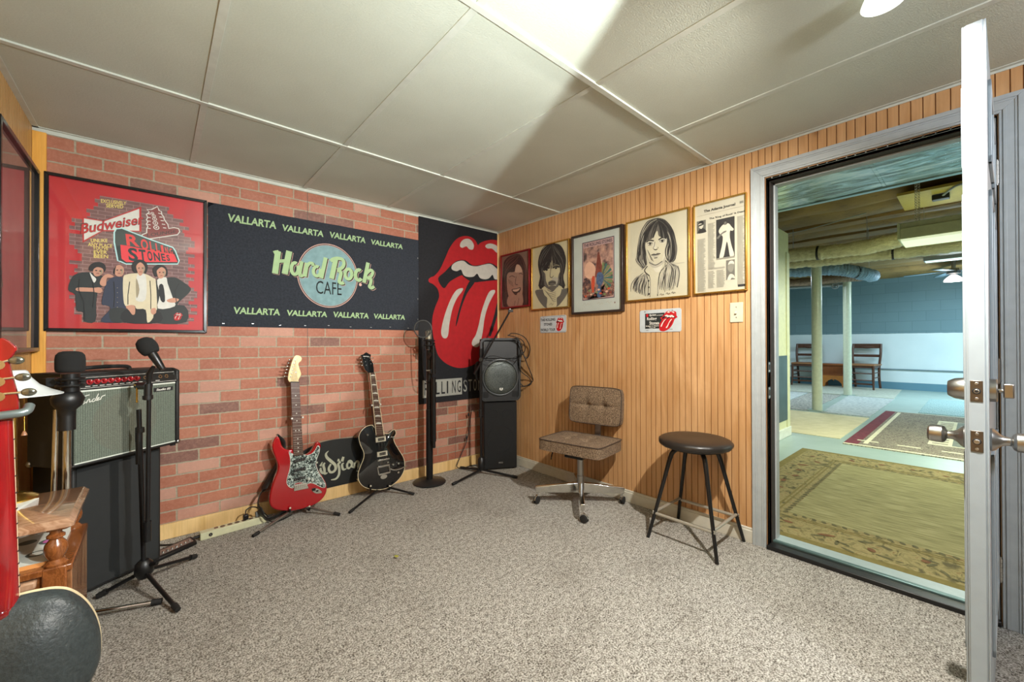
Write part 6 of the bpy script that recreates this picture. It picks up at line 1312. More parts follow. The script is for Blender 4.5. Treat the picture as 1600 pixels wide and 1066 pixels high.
# stand builder
def gstand(label, mt, base, tips, pl, yoke_z, cr, sgn=1, yw=.032, foot=.012):
    T = thing('guitar_stand', label, 'stand', (base.x, base.y, 0))
    hub = Vector((base.x, base.y, .055))
    for t in tips:
        g = MB(); t = Vector(t); dd = (t-hub).normalized(); g.cyl(hub, t-dd*.02, .0075, n=12); g.tube([t-dd*.04, t], [.0105, .0095], 10, 1); g.done('leg', [mt, M_rubber], T)
    g = MB(); g.tube([hub-Vector((0, 0, .03)), hub, hub+Vector((0, 0, .03))], [.012, .018, .014], 12); g.done('leg_hub', [M_black], T)
    top = pl.at(yoke_z[0], yoke_z[1], -.055); up0 = hub+Vector((0, .0, .02)); mid = Vector((base.x, min(base.y+.06, -.03), .2)); g = MB(); g.tube(smooth([tuple(up0), tuple(mid.lerp(top, .3)), tuple(top)], 6, False), .008, 12); g.done('upright_tube', [M_blackm], T)
    g = MB(); a, b = yoke_z; g.tube(smooth([tuple(pl.at(a-yw, b, .022)), tuple(pl.at(a-yw, b, -.02)), tuple(pl.at(a-yw*.6, b, -.05)), tuple(pl.at(a+yw*.6, b, -.05)), tuple(pl.at(a+yw, b, -.02)), tuple(pl.at(a+yw, b, .022))], 4, False), .005, 8)
    for s in (-1, 1): g.ball(pl.at(a+s*yw, b, .024), .007, 8, 1)
    g.done('neck_yoke', [M_black, I_white], T)
    g = MB()
    for s, (ca, cb) in zip((-1, 1), cr):
        g.tube(smooth([tuple(hub), tuple(pl.at(ca*.6, cb-.006, -.06)), tuple(pl.at(ca, cb-.010, -.055)), tuple(pl.at(ca, cb-.012, .012)), tuple(pl.at(ca, cb+.012, .02))], 4, False), .006, 8); g.ball(pl.at(ca, cb+.014, .021), .0065, 8, 1)
    g.done('body_cradle', [M_blackm, mat('cradle_tip_cream', (206, 196, 176), .4)], T)
    return T
bb = c7((340, 739)), c7((545, 711))
gstand('silver legged guitar stand under the red guitar', M_steel, Vector((-1.80, -.135, 0)), [on(395, 838, 2, .01), on(531, 804, 2, .01), Vector((-1.78, -.035, .012))], G1, (c6((405, 860))[0], c6((405, 862))[1]), [(bb[0][0]+.03, bb[0][1]), (bb[1][0], bb[1][1]-.002)])
# --- black one
G2 = gplane(-.19, -.085, -1.245)
c5 = lambda p: G2.px(380+p[0]/3.33, 530+p[1]/3.33)
T = thing('electric_guitar', 'glossy black single cutaway guitar with a chrome tremolo arm on a black stand', 'guitar', tuple(G2.at(0, .05)))
M_bl = speckle('black_gloss_lacquer', [(.3, (10, 10, 12)), (.7, (14, 14, 16))], 4, .08, coat=1.0)
ob = [(690, 470), (672, 449), (640, 455), (613, 480), (602, 510), (610, 550), (627, 588), (627, 620), (611, 660), (598, 700), (601, 735), (620, 763), (655, 779), (700, 784), (750, 775), (795, 745), (826, 708), (840, 668), (836, 622), (815, 585), (791, 545), (783, 517), (795, 492), (790, 473), (776, 475), (757, 491), (735, 491), (727, 480)]
P0 = [c5(p) for p in ob]; body(G2, P0, -.042, -.001, 3, 'body', [M_bl], T, .003)
g = MB(); g.stroke(smooth(P0, 3), .0028, G2, .0004, 0, closed=True); g.prism(smooth(P0, 3), G2, -.006, -.0035); ax = sum(p[0] for p in P0)/len(P0); bx = sum(p[1] for p in P0)/len(P0); g.M = Matrix(); g.done('binding', [M_cream], T, recalc=False)
g = MB(); Q = smooth(P0, 3); n = len(Q); vs = [G2.at(ax+(a-ax)*s, bx+(b-bx)*s, d) for s, d in ((.965, -.0005), (.93, .0005), (.8, .006), (.6, .010), (.3, .012), (.05, .0125)) for a, b in Q]; g.add(vs, [(i*n+k, i*n+(k+1) % n, (i+1)*n+(k+1) % n, (i+1)*n+k) for i in range(5) for k in range(n)]+[tuple(5*n+k for k in range(n))]); g.done('arched_top', [M_bl], T, ang=60)
nk = [c5((655, 176)), c5((681, 176)), c5((728, 500)), c5((687, 500))]
g = MB(); g.prism(nk, G2, -.004, .017, 0); g.prism([(nk[0][0]+.003, nk[0][1]), (nk[1][0]-.003, nk[1][1]), (nk[2][0]-.003, nk[2][1]), (nk[3][0]+.003, nk[3][1])], G2, -.016, -.003, 1); g.stroke([nk[0], nk[3]], .003, G2, .0174, 2); g.stroke([nk[1], nk[2]], .003, G2, .0174, 2); neck = g.done('neck', [M_rose, M_bl, M_cream], T, bevel=.0006)
frets(nk, G2, 22, .0174, 1.42)
g = MB()
for k in (1, 3, 5, 7, 9, 12, 15):
    f = ((1-2**(-k/12))+(1-2**(-(k-1)/12)))/2*1.42
    if f > .98: break
    L, R = along(nk, f); L = Vector(L); R = Vector(R); dn = Vector((nk[3][0]-nk[0][0], nk[3][1]-nk[0][1])).normalized(); g = MB(); v = [L.lerp(R, .12), L.lerp(R, .88)]; g.poly([tuple(v[0]+dn*.006), tuple(v[1]+dn*.006), tuple(v[1]-dn*.002), tuple(L.lerp(R, .6)-dn*.006), tuple(L.lerp(R, .3)-dn*.004), tuple(v[0])], G2, .0178, 0); g.done('fret_marker', [mat('pearl_inlay', (206, 204, 192), .2)], T, parent=neck, recalc=False)
hs = [(612, 84), (625, 80), (639, 69), (655, 78), (665, 82), (661, 98), (668, 115), (676, 130), (680, 168), (676, 178), (656, 178), (640, 166), (630, 150), (622, 120), (619, 100)]
g = MB(); g.prism(smooth([c5(p) for p in hs], 2), G2, -.014, .002); g.done('headstock', [M_bl], T, bevel=.0015)
o, e = c5((624, 92)), c5((655, 94)); g = MB(); g.txt('GRETSCH', o, (e[0]-o[0], e[1]-o[1]), (0, .007), G2, .0026, 0, bold=.02); g.done('headstock_lettering', [I_white], T, recalc=False)
for s, x, ys in ((-1, 621, (100, 118, 136)), (1, 664, (98, 112, 128))):
    for y in ys:
        a, b = c5((x+(y-98)*.25, y)); g = MB(); tuner(g, G2, a, b, (s, 0), .008); g.done('tuning_peg', [M_chrome], T)
M_ring = mat('silver_pickup_ring', (196, 190, 170), .3, .2)
for y, x in ((521, 711), (596, 719)):
    a, b = c5((x, y)); g = MB(); g.prism(rrect(a-.0385, b-.018, a+.0385, b+.018, .003), G2, .006, .020, 0); g.prism(rrect(a-.022, b-.009, a+.026, b+.010, .002), G2, .018, .0215, 1)
    for k in range(6): g.cyl(G2.at(a-.017+k*.0075, b, .021), G2.at(a-.017+k*.0075, b, .0228), .0022, n=8, mi=0)
    g.done('pickup', [M_ring, M_black], T, bevel=.001)
p = c5((695, 632)), c5((752, 620)); g = MB(); g.bar(G2.at(*p[0], .019), G2.at(*p[1], .019), .010, .012); 
for k in range(6): f = k/5; g.cyl(G2.at(p[0][0]+(p[1][0]-p[0][0])*f, p[0][1]+(p[1][1]-p[0][1])*f, .02), G2.at(p[0][0]+(p[1][0]-p[0][0])*f, p[0][1]+(p[1][1]-p[0][1])*f, .027), .004, n=8)
g.done('bridge', [M_chrome], T, bevel=.001)
g = MB(); b0, b1, b2, b3 = c5((695, 665)), c5((755, 652)), c5((760, 690)), c5((702, 705)); g.bar(G2.at(*b0, .018), G2.at(*b1, .018), .012, .014); g.bar(G2.at(*b3, .016), G2.at(*b2, .016), .010, .012)
for l, r in ((b0, b3), (b1, b2)): g.bar(G2.at(*l, .016), G2.at(*r, .016), .008, .008)
a, b = c5((728, 715)); g.prism([(a+.026*math.cos(q), b+.016*math.sin(q)) for q in [2*PI*k/18 for k in range(18)]], G2, .002, .014); g.done('tremolo_tailpiece', [M_chrome], T, bevel=.001)
g = MB(); g.tube(smooth([tuple(G2.at(*c5((755, 672)), .03)), tuple(G2.at(*c5((775, 678)), .035)), tuple(G2.at(*c5((805, 672)), .038)), tuple(G2.at(*c5((842, 655)), .036))], 5, False), [.006]*6+[.005]*5+[.004]*5, 10); g.done('tremolo_arm', [M_chrome], T)
for (x, y) in ((643, 498), (776, 511), (748, 640), (775, 652), (803, 645), (802, 692)): a, b = c5((x, y)); MB().tube([G2.at(a, b, .0), G2.at(a, b, .016), G2.at(a, b, .021)], [.0095, .0095, .007], 16).done('control_knob', [M_chrome], T)
for k in range(6):
    g = MB(); f = (k+.5)/6; L, R = along(nk, 0); p0 = (L[0]+(R[0]-L[0])*f, L[1]); p1 = (b0[0]+(b1[0]-b0[0])*(.15+.7*f), b0[1]+(b1[1]-b0[1])*f); g.tube([G2.at(*p0, .018), G2.at(*p1, .026)], .0006, 4); g.done('string', [M_steel], T)
bb = c5((640, 776)), c5((770, 768))
gstand('black guitar stand under the black guitar', M_blackm, Vector((-1.235, -.14, 0)), [on(546, 801, 2, .01), on(647, 772, 2, .01), Vector((-1.24, -.035, .012))], G2, (along(nk, .52)[0][0]+.02, along(nk, .52)[0][1]), [(bb[0][0]+.025, bb[0][1]-.002), (bb[1][0]-.02, bb[1][1]-.002)])
# ------------------------------------------------------------------ loudspeakers in the corner
rz = math.radians(-28); S0 = Vector((-.352, -.226, 0))
T = thing('floor_speaker', 'tall black floor speaker standing in the corner under the other loudspeaker', 'speaker', tuple(S0), rz); A = at(T)
w, h, dp = .302, .60, .165
MB(A).b2((0, .012, .008), (w, dp, h)).done('speaker_box', [M_tolex], T, bevel=.006)
MB(A).b2((.006, 0, .014), (w-.006, .013, h-.006)).done('grille_cloth', [speckle('charcoal_grille_cloth', [(.4, (14, 14, 14)), (.6, (21, 21, 21))], 300, .9)], T, bevel=.004)
g = MB(A); g.ell(0, 0, 0, 0, BACK, 0) if False else None
for x in (.08, .222):
    g.tube([(x+.052*math.cos(q), -.001, .485+.05*math.sin(q)) for q in [2*PI*k/28 for k in range(28)]], .0022, 5, closed=True)
g.tube([(w/2+.118*math.cos(q), -.0012, .27+.118*math.sin(q)) for q in [2*PI*k/36 for k in range(36)]], .0022, 5, closed=True)
g.done('driver_outline', [mat('grille_bulge', (26, 26, 26), .9)], T)
bp = Pl(A @ Vector((0, -.0005, 0)), A.to_3x3() @ Vector((1, 0, 0)), (0, 0, 1)); g = MB(); g.prism(rrect(.133, .055, .173, .071, .005), bp, 0, .003); g.done('maker_badge', [M_nickel], T, bevel=.001)
for x in (.03, w-.03):
    for y in (.04, dp-.03): MB(A).cyl((x, y, 0), (x, y, .01), .014, n=12).done('rubber_foot', [M_rubber], T)

zb = h
S1 = Vector((-.388, -.222, zb)); w = .362; h = .565
T = thing('loudspeaker', 'black moulded loudspeaker with round grey grille stacked on the floor speaker', 'speaker', tuple(S1), rz); A = at(T)
g = MB(A); P = [(0, .02), (.02, 0), (w-.02, 0), (w, .02), (w-.06, .20), (w-.10, .24), (.10, .24), (.06, .20)]
tpp = Pl((0, 0, 0), (1, 0, 0), (0, 1, 0)); tpp.N = Vector((0, 0, 1)); g.prism(P, tpp, .022, h-.01)
# front rim
fp = Pl((0, 0, 0), (1, 0, 0), (0, 0, 1)); fp.N = Vector((0, -1, 0))
def rim(mb, P0, P1, pl, d0, d1, mi=0):
    n = len(P0); vs = [pl.at(a, b, d0) for a, b in P0]+[pl.at(a, b, d1) for a, b in P1]; mb.add(vs, [(i, (i+1) % n, n+(i+1) % n, n+i) for i in range(n)], mi)
outer = rrect(.0, .012, w, h, .045, 6); inner = rrect(.018, .032, w-.018, h-.018, .035, 6)
rim(g, outer, outer, fp, -.03, .012); rim(g, outer, inner, fp, .012, .012); rim(g, inner, inner, fp, .012, -.0005)
g.done('cabinet_shell', [mat('moulded_black_plastic', (18, 18, 18), .45, bump=.25, bscale=700)], T, bevel=.002, recalc=False)
cz, cxx, R = .218, w/2, .152
g = MB(A); hz0, hz1 = .385, h-.022
hp = [(.022, hz0), (w-.022, hz0), (w-.022, hz1), (.022, hz1)]; hi = [(.115, .42), (w-.115, .42), (w-.115, .485), (.115, .485)]
rim(g, hp, hi, fp, .011, -.075); g.poly(hi, fp, -.075, 1)
g.done('horn_flare', [M_black, M_dark], T, recalc=False, sm=False)
def mesh_mat():
    t = NT('perforated_grille'); v = t.coord(); vo = t.n('TexVoronoi', i_Vector=v, i_Scale=330.0).outputs['Distance']; n = t.noise(v, 7, 2)
    c = t.mix(t.math('GREATER_THAN', vo, .62), t.ramp(n, [(.3, (72, 77, 74)), (.7, (92, 98, 94))]), lin((24, 25, 25)))
    t.base(c); t.set(t.b, 'Metallic', .5); t.set(t.b, 'Roughness', .45); t.b.inputs['Roughness'].default_value = .45; return t.m
rot4 = Matrix.Translation((cxx, .0, cz)) @ Matrix.Rotation(PI/2, 4, 'X')
MB(A @ rot4).lathe([(.0001, .0215), (.06, .021), (.11, .0185), (.14, .014), (.150, .008), (.150, 0)], 48).done('round_grille', [mesh_mat()], T, ang=70)
MB(A @ rot4).lathe([(.149, .0), (.149, .0135), (.154, .0155), (.162, .0135), (.163, 0)], 48).done('grille_ring', [mat('dark_grey_ring', (58, 60, 60), .35, .3)], T, ang=60)
g = MB(A); q = Matrix.Translation((0, 0, 0)); cpl = Pl(A @ Vector((cxx+.004, -.0165, cz-.098)), A.to_3x3() @ Vector((1, 0, 0)), (0, 0, 1)); g = MB(); g.prism([(.015*math.cos(k*PI/12), .015*math.sin(k*PI/12)) for k in range(24)], cpl, -.004, .003, 0); g.stroke(smooth([(-.006, .007), (-.004, -.001), (-.006, -.008)], 3, False), .0035, cpl, .0035, 1); g.stroke(smooth([(.006, .008), (-.001, .001), (.007, -.007)], 3, False), .0035, cpl, .0036, 1); g.done('maker_badge', [I_white, M_black], T, recalc=False)
for x in (.035, w-.035): MB(A).tube([(x, -.010, .06), (x, -.010, .06001)], .001, 6).bm.free()
g = MB(A)
for s, x in ((-1, .05), (1, w-.05)): g.prism(rrect(x-.026, .042, x+.026, .095, .01), fp, -.0004, .0006)
g.done('port_slot', [M_dark], T)
g = MB(A); g.tube(smooth([(.004, .08, .20), (-.02, .07, .21), (-.028, .07, .28), (-.02, .07, .34), (.01, .08, .35)], 4, False), .011, 10); g.done('side_handle', [M_rubber], T)
for x in (.05, w-.05):
    for y in (.03, .14): MB(A).cyl((x, y, .0), (x, y, .024), .016, n=12).done('rubber_foot', [M_rubber], T)
# cable bundle hanging over the top right of the loudspeaker
top = A @ Vector((w*.75, .05, h+.0)); random.seed(21)
def pxp(u, v, y): return tuple(on(u, v, 1, y))
g = MB(); yb = -.36; ds = depth(S1+Vector((.25, -.16, 0)))-.02
dd = lambda u, v, o=0: tuple(atd(u, v, ds+o))
for pts in ([(795, 524), (800, 521), (812, 523), (822, 530), (828, 545), (823, 560), (812, 545), (806, 532)], [(800, 530), (812, 537), (820, 560), (832, 590), (831, 597), (818, 604), (811, 590), (814, 560), (816, 538)], [(806, 528), (815, 545), (811, 562), (814, 580), (826, 590), (830, 600), (812, 605)], [(793, 524), (805, 527), (817, 533), (820, 548), (808, 562), (800, 572)]):
    g.tube(smooth([dd(u, v, .01*k) for k, (u, v) in enumerate(pts)], 5, False), .0042, 6)
g.tube(smooth([dd(758, 560, -.1), dd(770, 556, -.1), dd(790, 561, -.06), dd(806, 566, -.03)], 5, False), .003, 6); g.tube(smooth([dd(758, 562, -.1), dd(775, 566, -.1), dd(795, 562, -.05), dd(808, 556, -.02)], 5, False), .003, 6)
solo(g, 'cable_bundle', M_cord, 'tangled black leads hung over the top right corner of the loudspeaker', 'cable', org=dd(800, 530))
# ---- boom stand before the speakers
q = Vector((-.405, -.325, 0)); q = on(752, 741, 2, 0); d0 = depth(q)
T = thing('microphone_stand', 'tall black boom stand standing before the stacked loudspeakers with its arm raised to the right', 'stand', (q.x, q.y, 0)); hub = Vector((q.x, q.y, .075))
g = MB(); g.cyl(hub, atd(751, 545, d0), .0105, n=14); g.cyl(atd(751.3, 640, d0), atd(751, 545, d0), .0125, n=14); g.done('upright_tube', [M_blackm], T)
g = MB(); g.tube([hub-Vector((0, 0, .04)), hub, hub+Vector((0, 0, .055)), hub+Vector((0, 0, .07))], [.028, .034, .028, .016], 18); g.bar(hub+Vector((0, 0, .06)), hub+cR*.04+Vector((0, 0, .065)), .008, .012); g.done('leg_hub', [M_black], T)
for tip in (on(707, 757, 2, .011), on(808, 746, 2, .011), Vector((q.x-.05, -.035, .011))):
    s = hub-Vector((0, 0, .035)); ddv = (tip-s).normalized(); g = MB(); g.cyl(s, tip-ddv*.03, .0095, n=12); g.tube([tip-ddv*.045, tip], [.0125, .0115], 10, 1); g.done('leg', [M_blackm, M_rubber], T)
g = MB(); a, b = atd(741, 585, d0-.02), atd(797, 486, d0-.05); g.cyl(a, b, .0075, n=12); g.cyl(a, a.lerp(b, .12), .010); g.done('boom_arm', [M_blackm], T)
g = MB(); pz = atd(751.5, 562, d0-.02); g.cyl(pz-cF*.02, pz+cF*.03, .016); g.bar(pz-cR*.014, pz+cR*.014, .02, .03); g.done('boom_pivot', [M_black], T)
g = MB(); c = atd(797, 486, d0-.05); g.bar(c-cR*.018, c+cR*.025, .016, .022); g.cyl(c, c+Vector((0, 0, .022)), .007, n=10, mi=1); g.done('clip_head', [M_black, M_steel], T, bevel=.002)
g = MB(); g.cyl(atd(751, 640, d0), atd(751, 652, d0), .017); g.cyl(atd(751, 650, d0), atd(755, 651, d0-.03), .005); g.done('height_clutch', [M_black], T)
g = MB(); dw = depth((-.62, -.06, .3)); Pq = [BACK.px(u, v, .05) for u, v in ((737, 640), (733, 668), (729, 690), (720, 712), (714, 727), (716, 731), (724, 732))]
P3 = [BACK.at(a, max(b, .005), .05) for a, b in Pq]+[on(740, 727, 2, .006), on(752, 731, 2, .006)]
g.tube(smooth([tuple(p) for p in P3], 6, False), .0035, 8)
for v in (648, 684): a, b = BACK.px(732 if v < 660 else 729, v, .05); g.ball(BACK.at(a, b, .05), (.009, .009, .016), 8)
solo(g, 'microphone_lead', M_cord, 'thin dark lead hanging before the brick wall beside the tall boom stand', 'cable', org=tuple(P3[0]))
# ---- round base stand with condenser microphone and pop screen
q = Vector((-.857, -.172, 0)); d0 = depth(q)
T = thing('microphone_stand', 'thick black round base microphone stand before the tongue banner', 'stand', tuple(q))
MB().lathe([(.128, .002), (.130, .010), (.120, .017), (.05, .026), (.03, .032), (.0001, .034)], 40, 0, Matrix.Translation(q)).done('round_base', [mat('black_cast_base', (28, 28, 28), .45, bump=.15)], T, ang=40)
g = MB(); g.cyl(q+Vector((0, 0, .03)), atd(671, 640, d0), .0275, n=22); g.cyl(atd(671, 640, d0), atd(671, 540, d0), .024, n=20); g.done('upright_tube', [M_blackm], T)
g = MB(); o = -.05; g.cyl(atd(678, 690, d0+o), atd(677.5, 590, d0+o), .0175, n=16); g.cyl(atd(678, 700, d0+o), atd(678, 690, d0+o), .013, n=14); g.cyl(atd(677.5, 585, d0+o), atd(677, 540, d0+o), .015, n=14); g.bar(atd(674, 580, d0+o*.4), atd(677, 580, d0+o), .05, .03); g.bar(atd(672, 560, d0+o*.4), atd(677, 552, d0+o), .04, .03); g.cyl(atd(666, 579, d0+o), atd(674, 579, d0+o), .006, mi=1); g.done('spring_arm', [M_blackm, M_steel], T, bevel=.002)
mq = atd(669.5, 527, d0-.04)
T2 = thing('microphone', 'pale metal condenser microphone held atop the round base stand', 'microphone', tuple(mq))
g = MB(); g.cyl(atd(669.5, 530, d0-.04), atd(669.5, 518, d0-.04), .0245, n=20); g.ball(atd(669.5, 518, d0-.04), (.0243, .0243, .012), 8); g.done('microphone_grille', [speckle('champagne_mesh', [(.4, (120, 116, 100)), (.6, (172, 166, 146))], 400, .4, .5)], T2)
g = MB(); g.cyl(atd(669.5, 530, d0-.04), atd(669.5, 546, d0-.04), .0235, n=20, mi=0); g.cyl(atd(669.5, 544, d0-.04), atd(669.5, 547, d0-.04), .012, mi=1); g.done('microphone_body', [M_blackm, M_steel], T2)
g = MB(); cc = atd(670, 536, d0-.04)
for dz in (.018, -.02): g.tube([cc+Vector((.046*math.cos(2*PI*k/22), .046*math.sin(2*PI*k/22), dz)) for k in range(22)], .005, 6, closed=True)
for k in range(8):
    v = Vector((math.cos(2*PI*k/8), math.sin(2*PI*k/8), 0)); g.bar(cc+v*.046-Vector((0, 0, .02)), cc+v*.046+Vector((0, 0, .018)), .006, .008); g.cyl(cc+v*.022, cc+v*.046, .003, n=6)
g.bar(cc+cR*.045, atd(677, 540, d0-.05), .012, .012); g.done('shock_mount', [M_black], T2)
pc = atd(661, 514, d0-.10); nv = (CAM-pc); nv.z = 0; nv.normalize(); ux = Vector((0, 0, 1)).cross(nv).normalized(); Rp = 13.3*(d0-.1)/CAM_F
T3 = thing('pop_screen', 'round black pop screen ring on a bent arm beside the condenser microphone', 'pop filter', tuple(pc))
g = MB(); ring = [pc+ux*Rp*math.cos(2*PI*k/36)+Vector((0, 0, Rp*math.sin(2*PI*k/36))) for k in range(36)]; g.tube(ring, .0042, 8, closed=True); g.done('screen_ring', [mat('grey_ring', (66, 68, 68), .35)], T3)
g = MB(); g.add(ring, [tuple(range(36))]); tm = NT('nylon_mesh'); tr_ = tm.n('BsdfTransparent'); mx = tm.n('MixShader'); tm.set(mx, 0, tm.math('ADD', tm.math('MULTIPLY', tm.noise(tm.coord(), 900, 1), .2), .30)); tm.base(lin((16, 16, 18))); tm.t.links.new(tr_.outputs[0], mx.inputs[1]); tm.t.links.new(tm.b.outputs[0], mx.inputs[2]); tm.t.links.new(mx.outputs[0], tm.out.inputs[0]); g.done('nylon_screen', [tm.m], T3, recalc=False)
g = MB(); e = pc-Vector((0, 0, Rp)); g.tube(smooth([tuple(e), tuple(e+Vector((0, 0, -.05))), tuple(atd(661, 570, d0-.09)), tuple(atd(664, 594, d0-.07)), tuple(atd(671, 598, d0-.03))], 5, False), .0035, 8); g.done('goose_neck', [M_black], T3)

# ------------------------------------------------------------------ office chair
M_tweed = speckle('brown_tweed', [(.34, (58, 44, 32)), (.48, (104, 84, 64)), (.66, (142, 121, 97))], 170, .95, detail=3, bump=.8)
M_pipe = mat('dark_brown_piping', (58, 44, 34), .7)
def cushion(mb, w, d, t, M, tufts=(), n=36, r=.16, crown=.18, mi=0):
    """rounded rectangular pad, width along x, depth along y, thickness along z"""
    def sq(u, v):
        k = 7.0; m = max(abs(u), abs(v)); 
        if m == 0: return 0, 0
        l = (abs(u)**k+abs(v)**k)**(1/k); s = m/l; s = 1-(1-s)*r*6.0; return u*s, v*s
    vs = []; idx = {}
    for side in (1, -1):
        for j in range(n+1):
            for i in range(n+1):
                u, v = -1+2*i/n, -1+2*j/n; x, y = sq(u, v); x *= w/2; y *= d/2
                z = t/2*(1-crown+crown*(1-u**6)*(1-v**6))
                for tx, ty, dp, s in tufts:
                    e = ((x-tx)**2+(y-ty)**2)/(s*s); z -= dp*math.exp(-e); 
                    z -= dp*.22*(math.exp(-((x-tx)/.010)**2)+math.exp(-((y-ty)/.010)**2))*(1-max(abs(u), abs(v))**8)
                vs.append((x, y, z if side > 0 else -t/2*(1-crown*.4)))
    N = (n+1)**2; fs = []
    for s in (0, 1):
        for j in range(n):
            for i in range(n):
                a = s*N+j*(n+1)+i; f = (a, a+1, a+n+2, a+n+1); fs.append(f if s == 0 else f[::-1])
    per = [i for i in range(n)]+[j*(n+1)+n for j in range(n)]+[n*(n+1)+n-i for i in range(n)]+[(n-j)*(n+1) for j in range(n)]
    L = len(per)
    for k in range(L): a, b = per[k], per[(k+1) % L]; fs.append((a, a+N, b+N, b))
    mb.add(vs, fs, mi, M); return [Vector(vs[k]) for k in per]
CC = Vector((-.283, -1.250, 0))
T = thing('office_chair', 'brown tweed swivel chair with a four armed chrome base facing left by the panelled wall', 'chair', tuple(CC)); 
zs = .415
SM = Matrix.Translation((-.280, -1.245, zs)) @ Matrix.Rotation(math.radians(10.5), 4, 'Z') @ Matrix.Rotation(math.radians(1.0), 4, 'Y')
g = MB(); per = cushion(g, .375, .475, .085, SM, [(-.04, -.07, .016, .035), (-.04, .07, .016, .035), (.06, -.07, .013, .03), (.06, .07, .013, .03)], r=.10, crown=.22); g.done('seat', [M_tweed], T, ang=50)
for dz in (.0, ): g = MB(); g.tube([SM @ (p*1.004) for p in per], .0035, 6, closed=True); g.done('seat_piping', [M_pipe], T)
g = MB(); g.b2((-.15, -.19, -.052), (.15, .19, -.038), 0, SM); g.b2((-.10, -.07, -.085), (.14, .07, -.045), 0, SM); g.done('seat_pan', [M_blackm], T, bevel=.006)
BM = Matrix.Translation((-.062, -1.222, .662)) @ Matrix.Rotation(math.radians(-81.0), 4, 'Z') @ Matrix.Rotation(math.radians(83), 4, 'X')
BM = Matrix.Translation((-.075, -1.225, .660)) @ Matrix.Rotation(math.radians(12), 4, 'Z') @ Matrix.Rotation(math.radians(-84), 4, 'Y') @ Matrix.Rotation(PI/2, 4, 'Z')
g = MB(); per = cushion(g, .405, .268, .062, BM, [(-.065, .0, .020, .03), (.065, .0, .020, .03)], r=.13, crown=.2); g.done('backrest', [M_tweed], T, ang=50)
g = MB(); g.tube([BM @ (p*1.004) for p in per], .0035, 6, closed=True); g.done('backrest_piping', [M_pipe], T)
g = MB(); g.bar((-.028, -1.215, .66), (-.040, -1.215, .44), .05, .008, up=(1, 0, 0)); g.bar((-.040, -1.215, .44), (-.085, -1.218, .366), .05, .008, up=(1, 0, 0)); g.bar((-.085, -1.218, .366), (-.2, -1.235, .358), .05, .008); g.done('back_bracket', [M_steel], T, bevel=.002)
g = MB(); g.tube([(-.283, -1.25, .365), (-.283, -1.25, .20), (-.283, -1.25, .198), (-.283, -1.25, .10)], [.0235, .0235, .0265, .0265], 20); g.done('pedestal_column', [M_nickel], T)
g = MB(); g.tube(smooth([(-.33, -1.13, .35), (-.35, -1.06, .345), (-.355, -1.05, .325), (-.36, -1.045, .30), (-.39, -1.07, .292)], 4, False), .0045, 8); g.done('height_lever', [M_blackm], T)
for q in (136.5, 221.5, -43.5, 47):
    v = Vector((math.cos(math.radians(q)), math.sin(math.radians(q)), 0)); r = .315 if q not in (-43.5,) else .30
    if q == 47: r = .29
    g = MB(); s = CC+v*.015+Vector((0, 0, .115)); e = CC+v*r+Vector((0, 0, .098)); g.bar(s, e, .030, .07, w1=.026, h1=.042); g.done('base_arm', [M_chrome], T, bevel=.004)
    c = CC+v*(r-.016); tg = Vector((-v.y, v.x, 0)); g = MB(); c2 = c+v*.0
    g.cyl((c.x, c.y, .052), (c.x, c.y, .085), .0055, n=10, mi=1)
    wv = (v*.55+tg*.83).normalized(); ax = Vector((-wv.y, wv.x, 0)); cw = Vector((c.x, c.y, .0255))+wv*.012
    for sd in (-1, 1): g.tube([cw+ax*sd*.003, cw+ax*sd*.004, cw+ax*sd*.013, cw+ax*sd*.015], [.022, .025, .025, .02], 20, 0)
    hood = []
    for k in range(9): t = math.radians(10+160*k/8); hood.append(cw+wv*(-.0285*math.cos(t))+Vector((0, 0, .0285*math.sin(t))))
    g.tube(hood, .005, 6, 1); g.bar(cw+Vector((0, 0, .028)), Vector((c.x, c.y, .055)), .018, .008, 1)
    g.done('caster', [M_rubber, M_chrome], T)

# ------------------------------------------------------------------ stool
SB = Vector((-.197, -2.012, 0)); hb = .582
T = thing('bar_stool', 'round black vinyl topped stool with splayed black legs beside the door casing', 'stool', tuple(SB))
M_vin = mat('black_vinyl', (34, 29, 26), .38, bump=.15, bscale=120)
g = MB(); rs = .195; prof = [(.0001, hb-.052), (rs-.025, hb-.052), (rs-.012, hb-.049), (rs-.004, hb-.040), (rs, hb-.028), (rs-.002, hb-.018), (rs-.010, hb-.010), (rs-.025, hb-.004), (.11, hb), (.05, hb-.002), (.0001, hb-.003)]
g.lathe(prof, 56, 0, Matrix.Translation(SB))
for v in g.bm.verts:
    r = (Vector((v.co.x, v.co.y, 0))-SB).length
    if r > .15 and v.co.z < hb-.014: a = math.atan2(v.co.y-SB.y, v.co.x-SB.x); k = 1+.026*(abs(math.sin(a*9))-.5)*(1 if r > .17 else .3); v.co.x = SB.x+(v.co.x-SB.x)*k; v.co.y = SB.y+(v.co.y-SB.y)*k
g.done('seat', [M_vin], T, ang=60)
g = MB(); g.tube([SB+Vector(((rs-.012)*math.cos(2*PI*k/48), (rs-.012)*math.sin(2*PI*k/48), hb-.0165)) for k in range(48)], .003, 6, closed=True); g.done('seat_welt', [M_black], T)
g = MB(); g.cyl(SB+Vector((0, 0, hb-.062)), SB+Vector((0, 0, hb-.05)), .15, n=32); g.done('seat_plate', [M_blackm], T)
feet = [(-.378, -1.822), (-.022, -1.822), (-.378, -2.205), (-.020, -2.205)]; zr = .145; ring = []
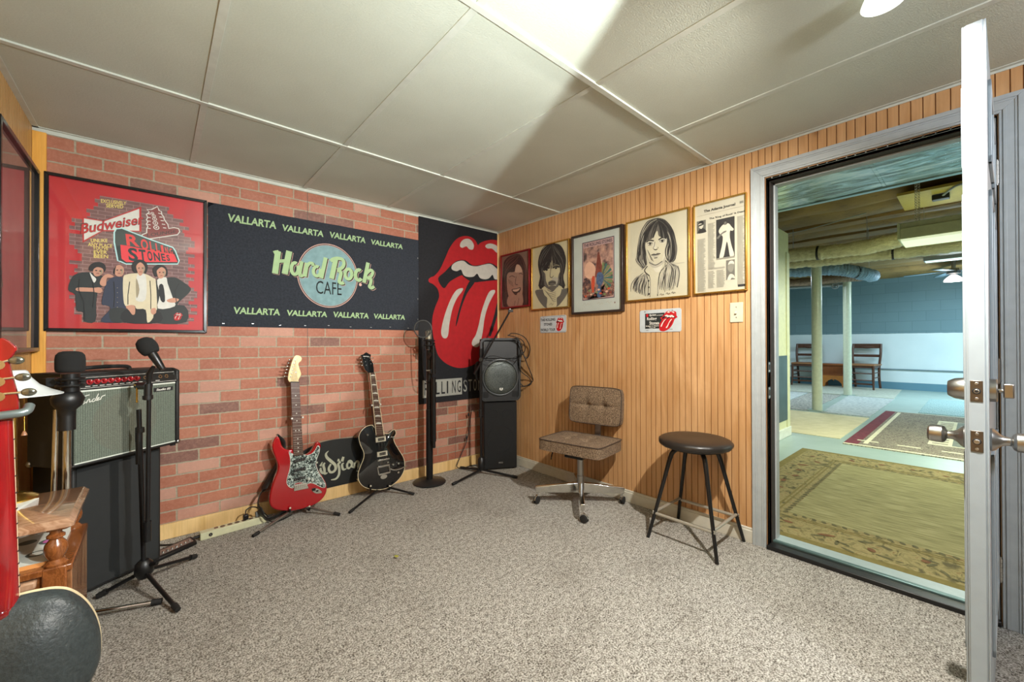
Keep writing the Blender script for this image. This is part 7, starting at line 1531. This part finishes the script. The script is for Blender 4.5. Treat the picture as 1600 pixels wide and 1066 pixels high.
for fx, fy in feet:
    v = Vector((fx-SB.x, fy-SB.y, 0)); L = v.length; v.normalize(); ft = SB+v*L; tp = SB+v*.125
    P = smooth([tuple(SB+v*.035+Vector((0, 0, hb-.068))), tuple(SB+v*.085+Vector((0, 0, hb-.069))), tuple(SB+v*.118+Vector((0, 0, hb-.085))), tuple(SB+v*.138+Vector((0, 0, hb-.125))), tuple(SB+v*(.138+(L-.138)*.3)+Vector((0, 0, (hb-.125)*.7))), tuple(ft)], 5, False)
    g = MB(); nP = len(P); g.tube(P, [.0125-.004*max(0, (k-15)/(nP-15)) for k in range(nP)], 12); g.done('leg', [M_blackm], T)
    f = 1-zr/(hb-.125); ring.append(SB+v*(.138+(L-.138)*f)+Vector((0, 0, zr)))
for i, j, dz in ((0, 1, .006), (1, 3, -.004), (3, 2, .006), (2, 0, -.004)):
    g = MB(); a, b = ring[i], ring[j]; d = (b-a).normalized(); g.cyl(a+d*.006+Vector((0, 0, dz)), b-d*.006+Vector((0, 0, dz)), .0085, n=12)
    for p in (a, b): g.cyl(p+Vector((0, 0, dz)), p+Vector((0, 0, dz))+(p-SB-Vector((0, 0, p.z))).normalized()*.014, .004, n=8)
    g.done('foot_rung', [mat('tarnished_chrome', (176, 170, 156), .35, .55)], T)

# ------------------------------------------------------------------ ceiling spot lamp, leaf
LC = Vector((-.855, -2.895, 0)); LD = Vector((-1.15, -2.94, 0))
T = thing('ceiling_lamp', 'small frosted white spot lamp hanging from the ceiling near the open door', 'light', (LC.x, LC.y, H))
g = MB(); g.bar(LC+Vector((.05, 0, H-.005)), LD+Vector((-.06, 0, H-.005)), .05, .009); g.done('ceiling_bar', [M_white], T, bevel=.004)
gl = emit('frosted_lamp_glass', (238, 246, 240), 1.3)
for c in (LC, LD):
    Lk = Matrix.Translation(c+Vector((0, 0, H-.006))) @ Matrix.Diagonal((1, 1, .75, 1))
    MB().lathe([(.02, .01), (.030, .0), (.046, -.03), (.052, -.052), (.0535, -.06), (.051, -.061), (.0495, -.055), (.044, -.035), (.0001, -.033)], 30, 0, Lk).done('lamp_glass', [gl], T, ang=60)
solo(MB().add([on(615, 869, 2, .012), on(619, 867, 2, .018), on(624, 869, 2, .013), on(620, 871.5, 2, .012)], [(0, 1, 2, 3)]), 'leaf_scrap', mat('olive_leaf', (148, 146, 56), .7), 'tiny olive green leaf scrap lying on the carpet', 'leaf', org=on(619, 869, 2, .0), recalc=False)
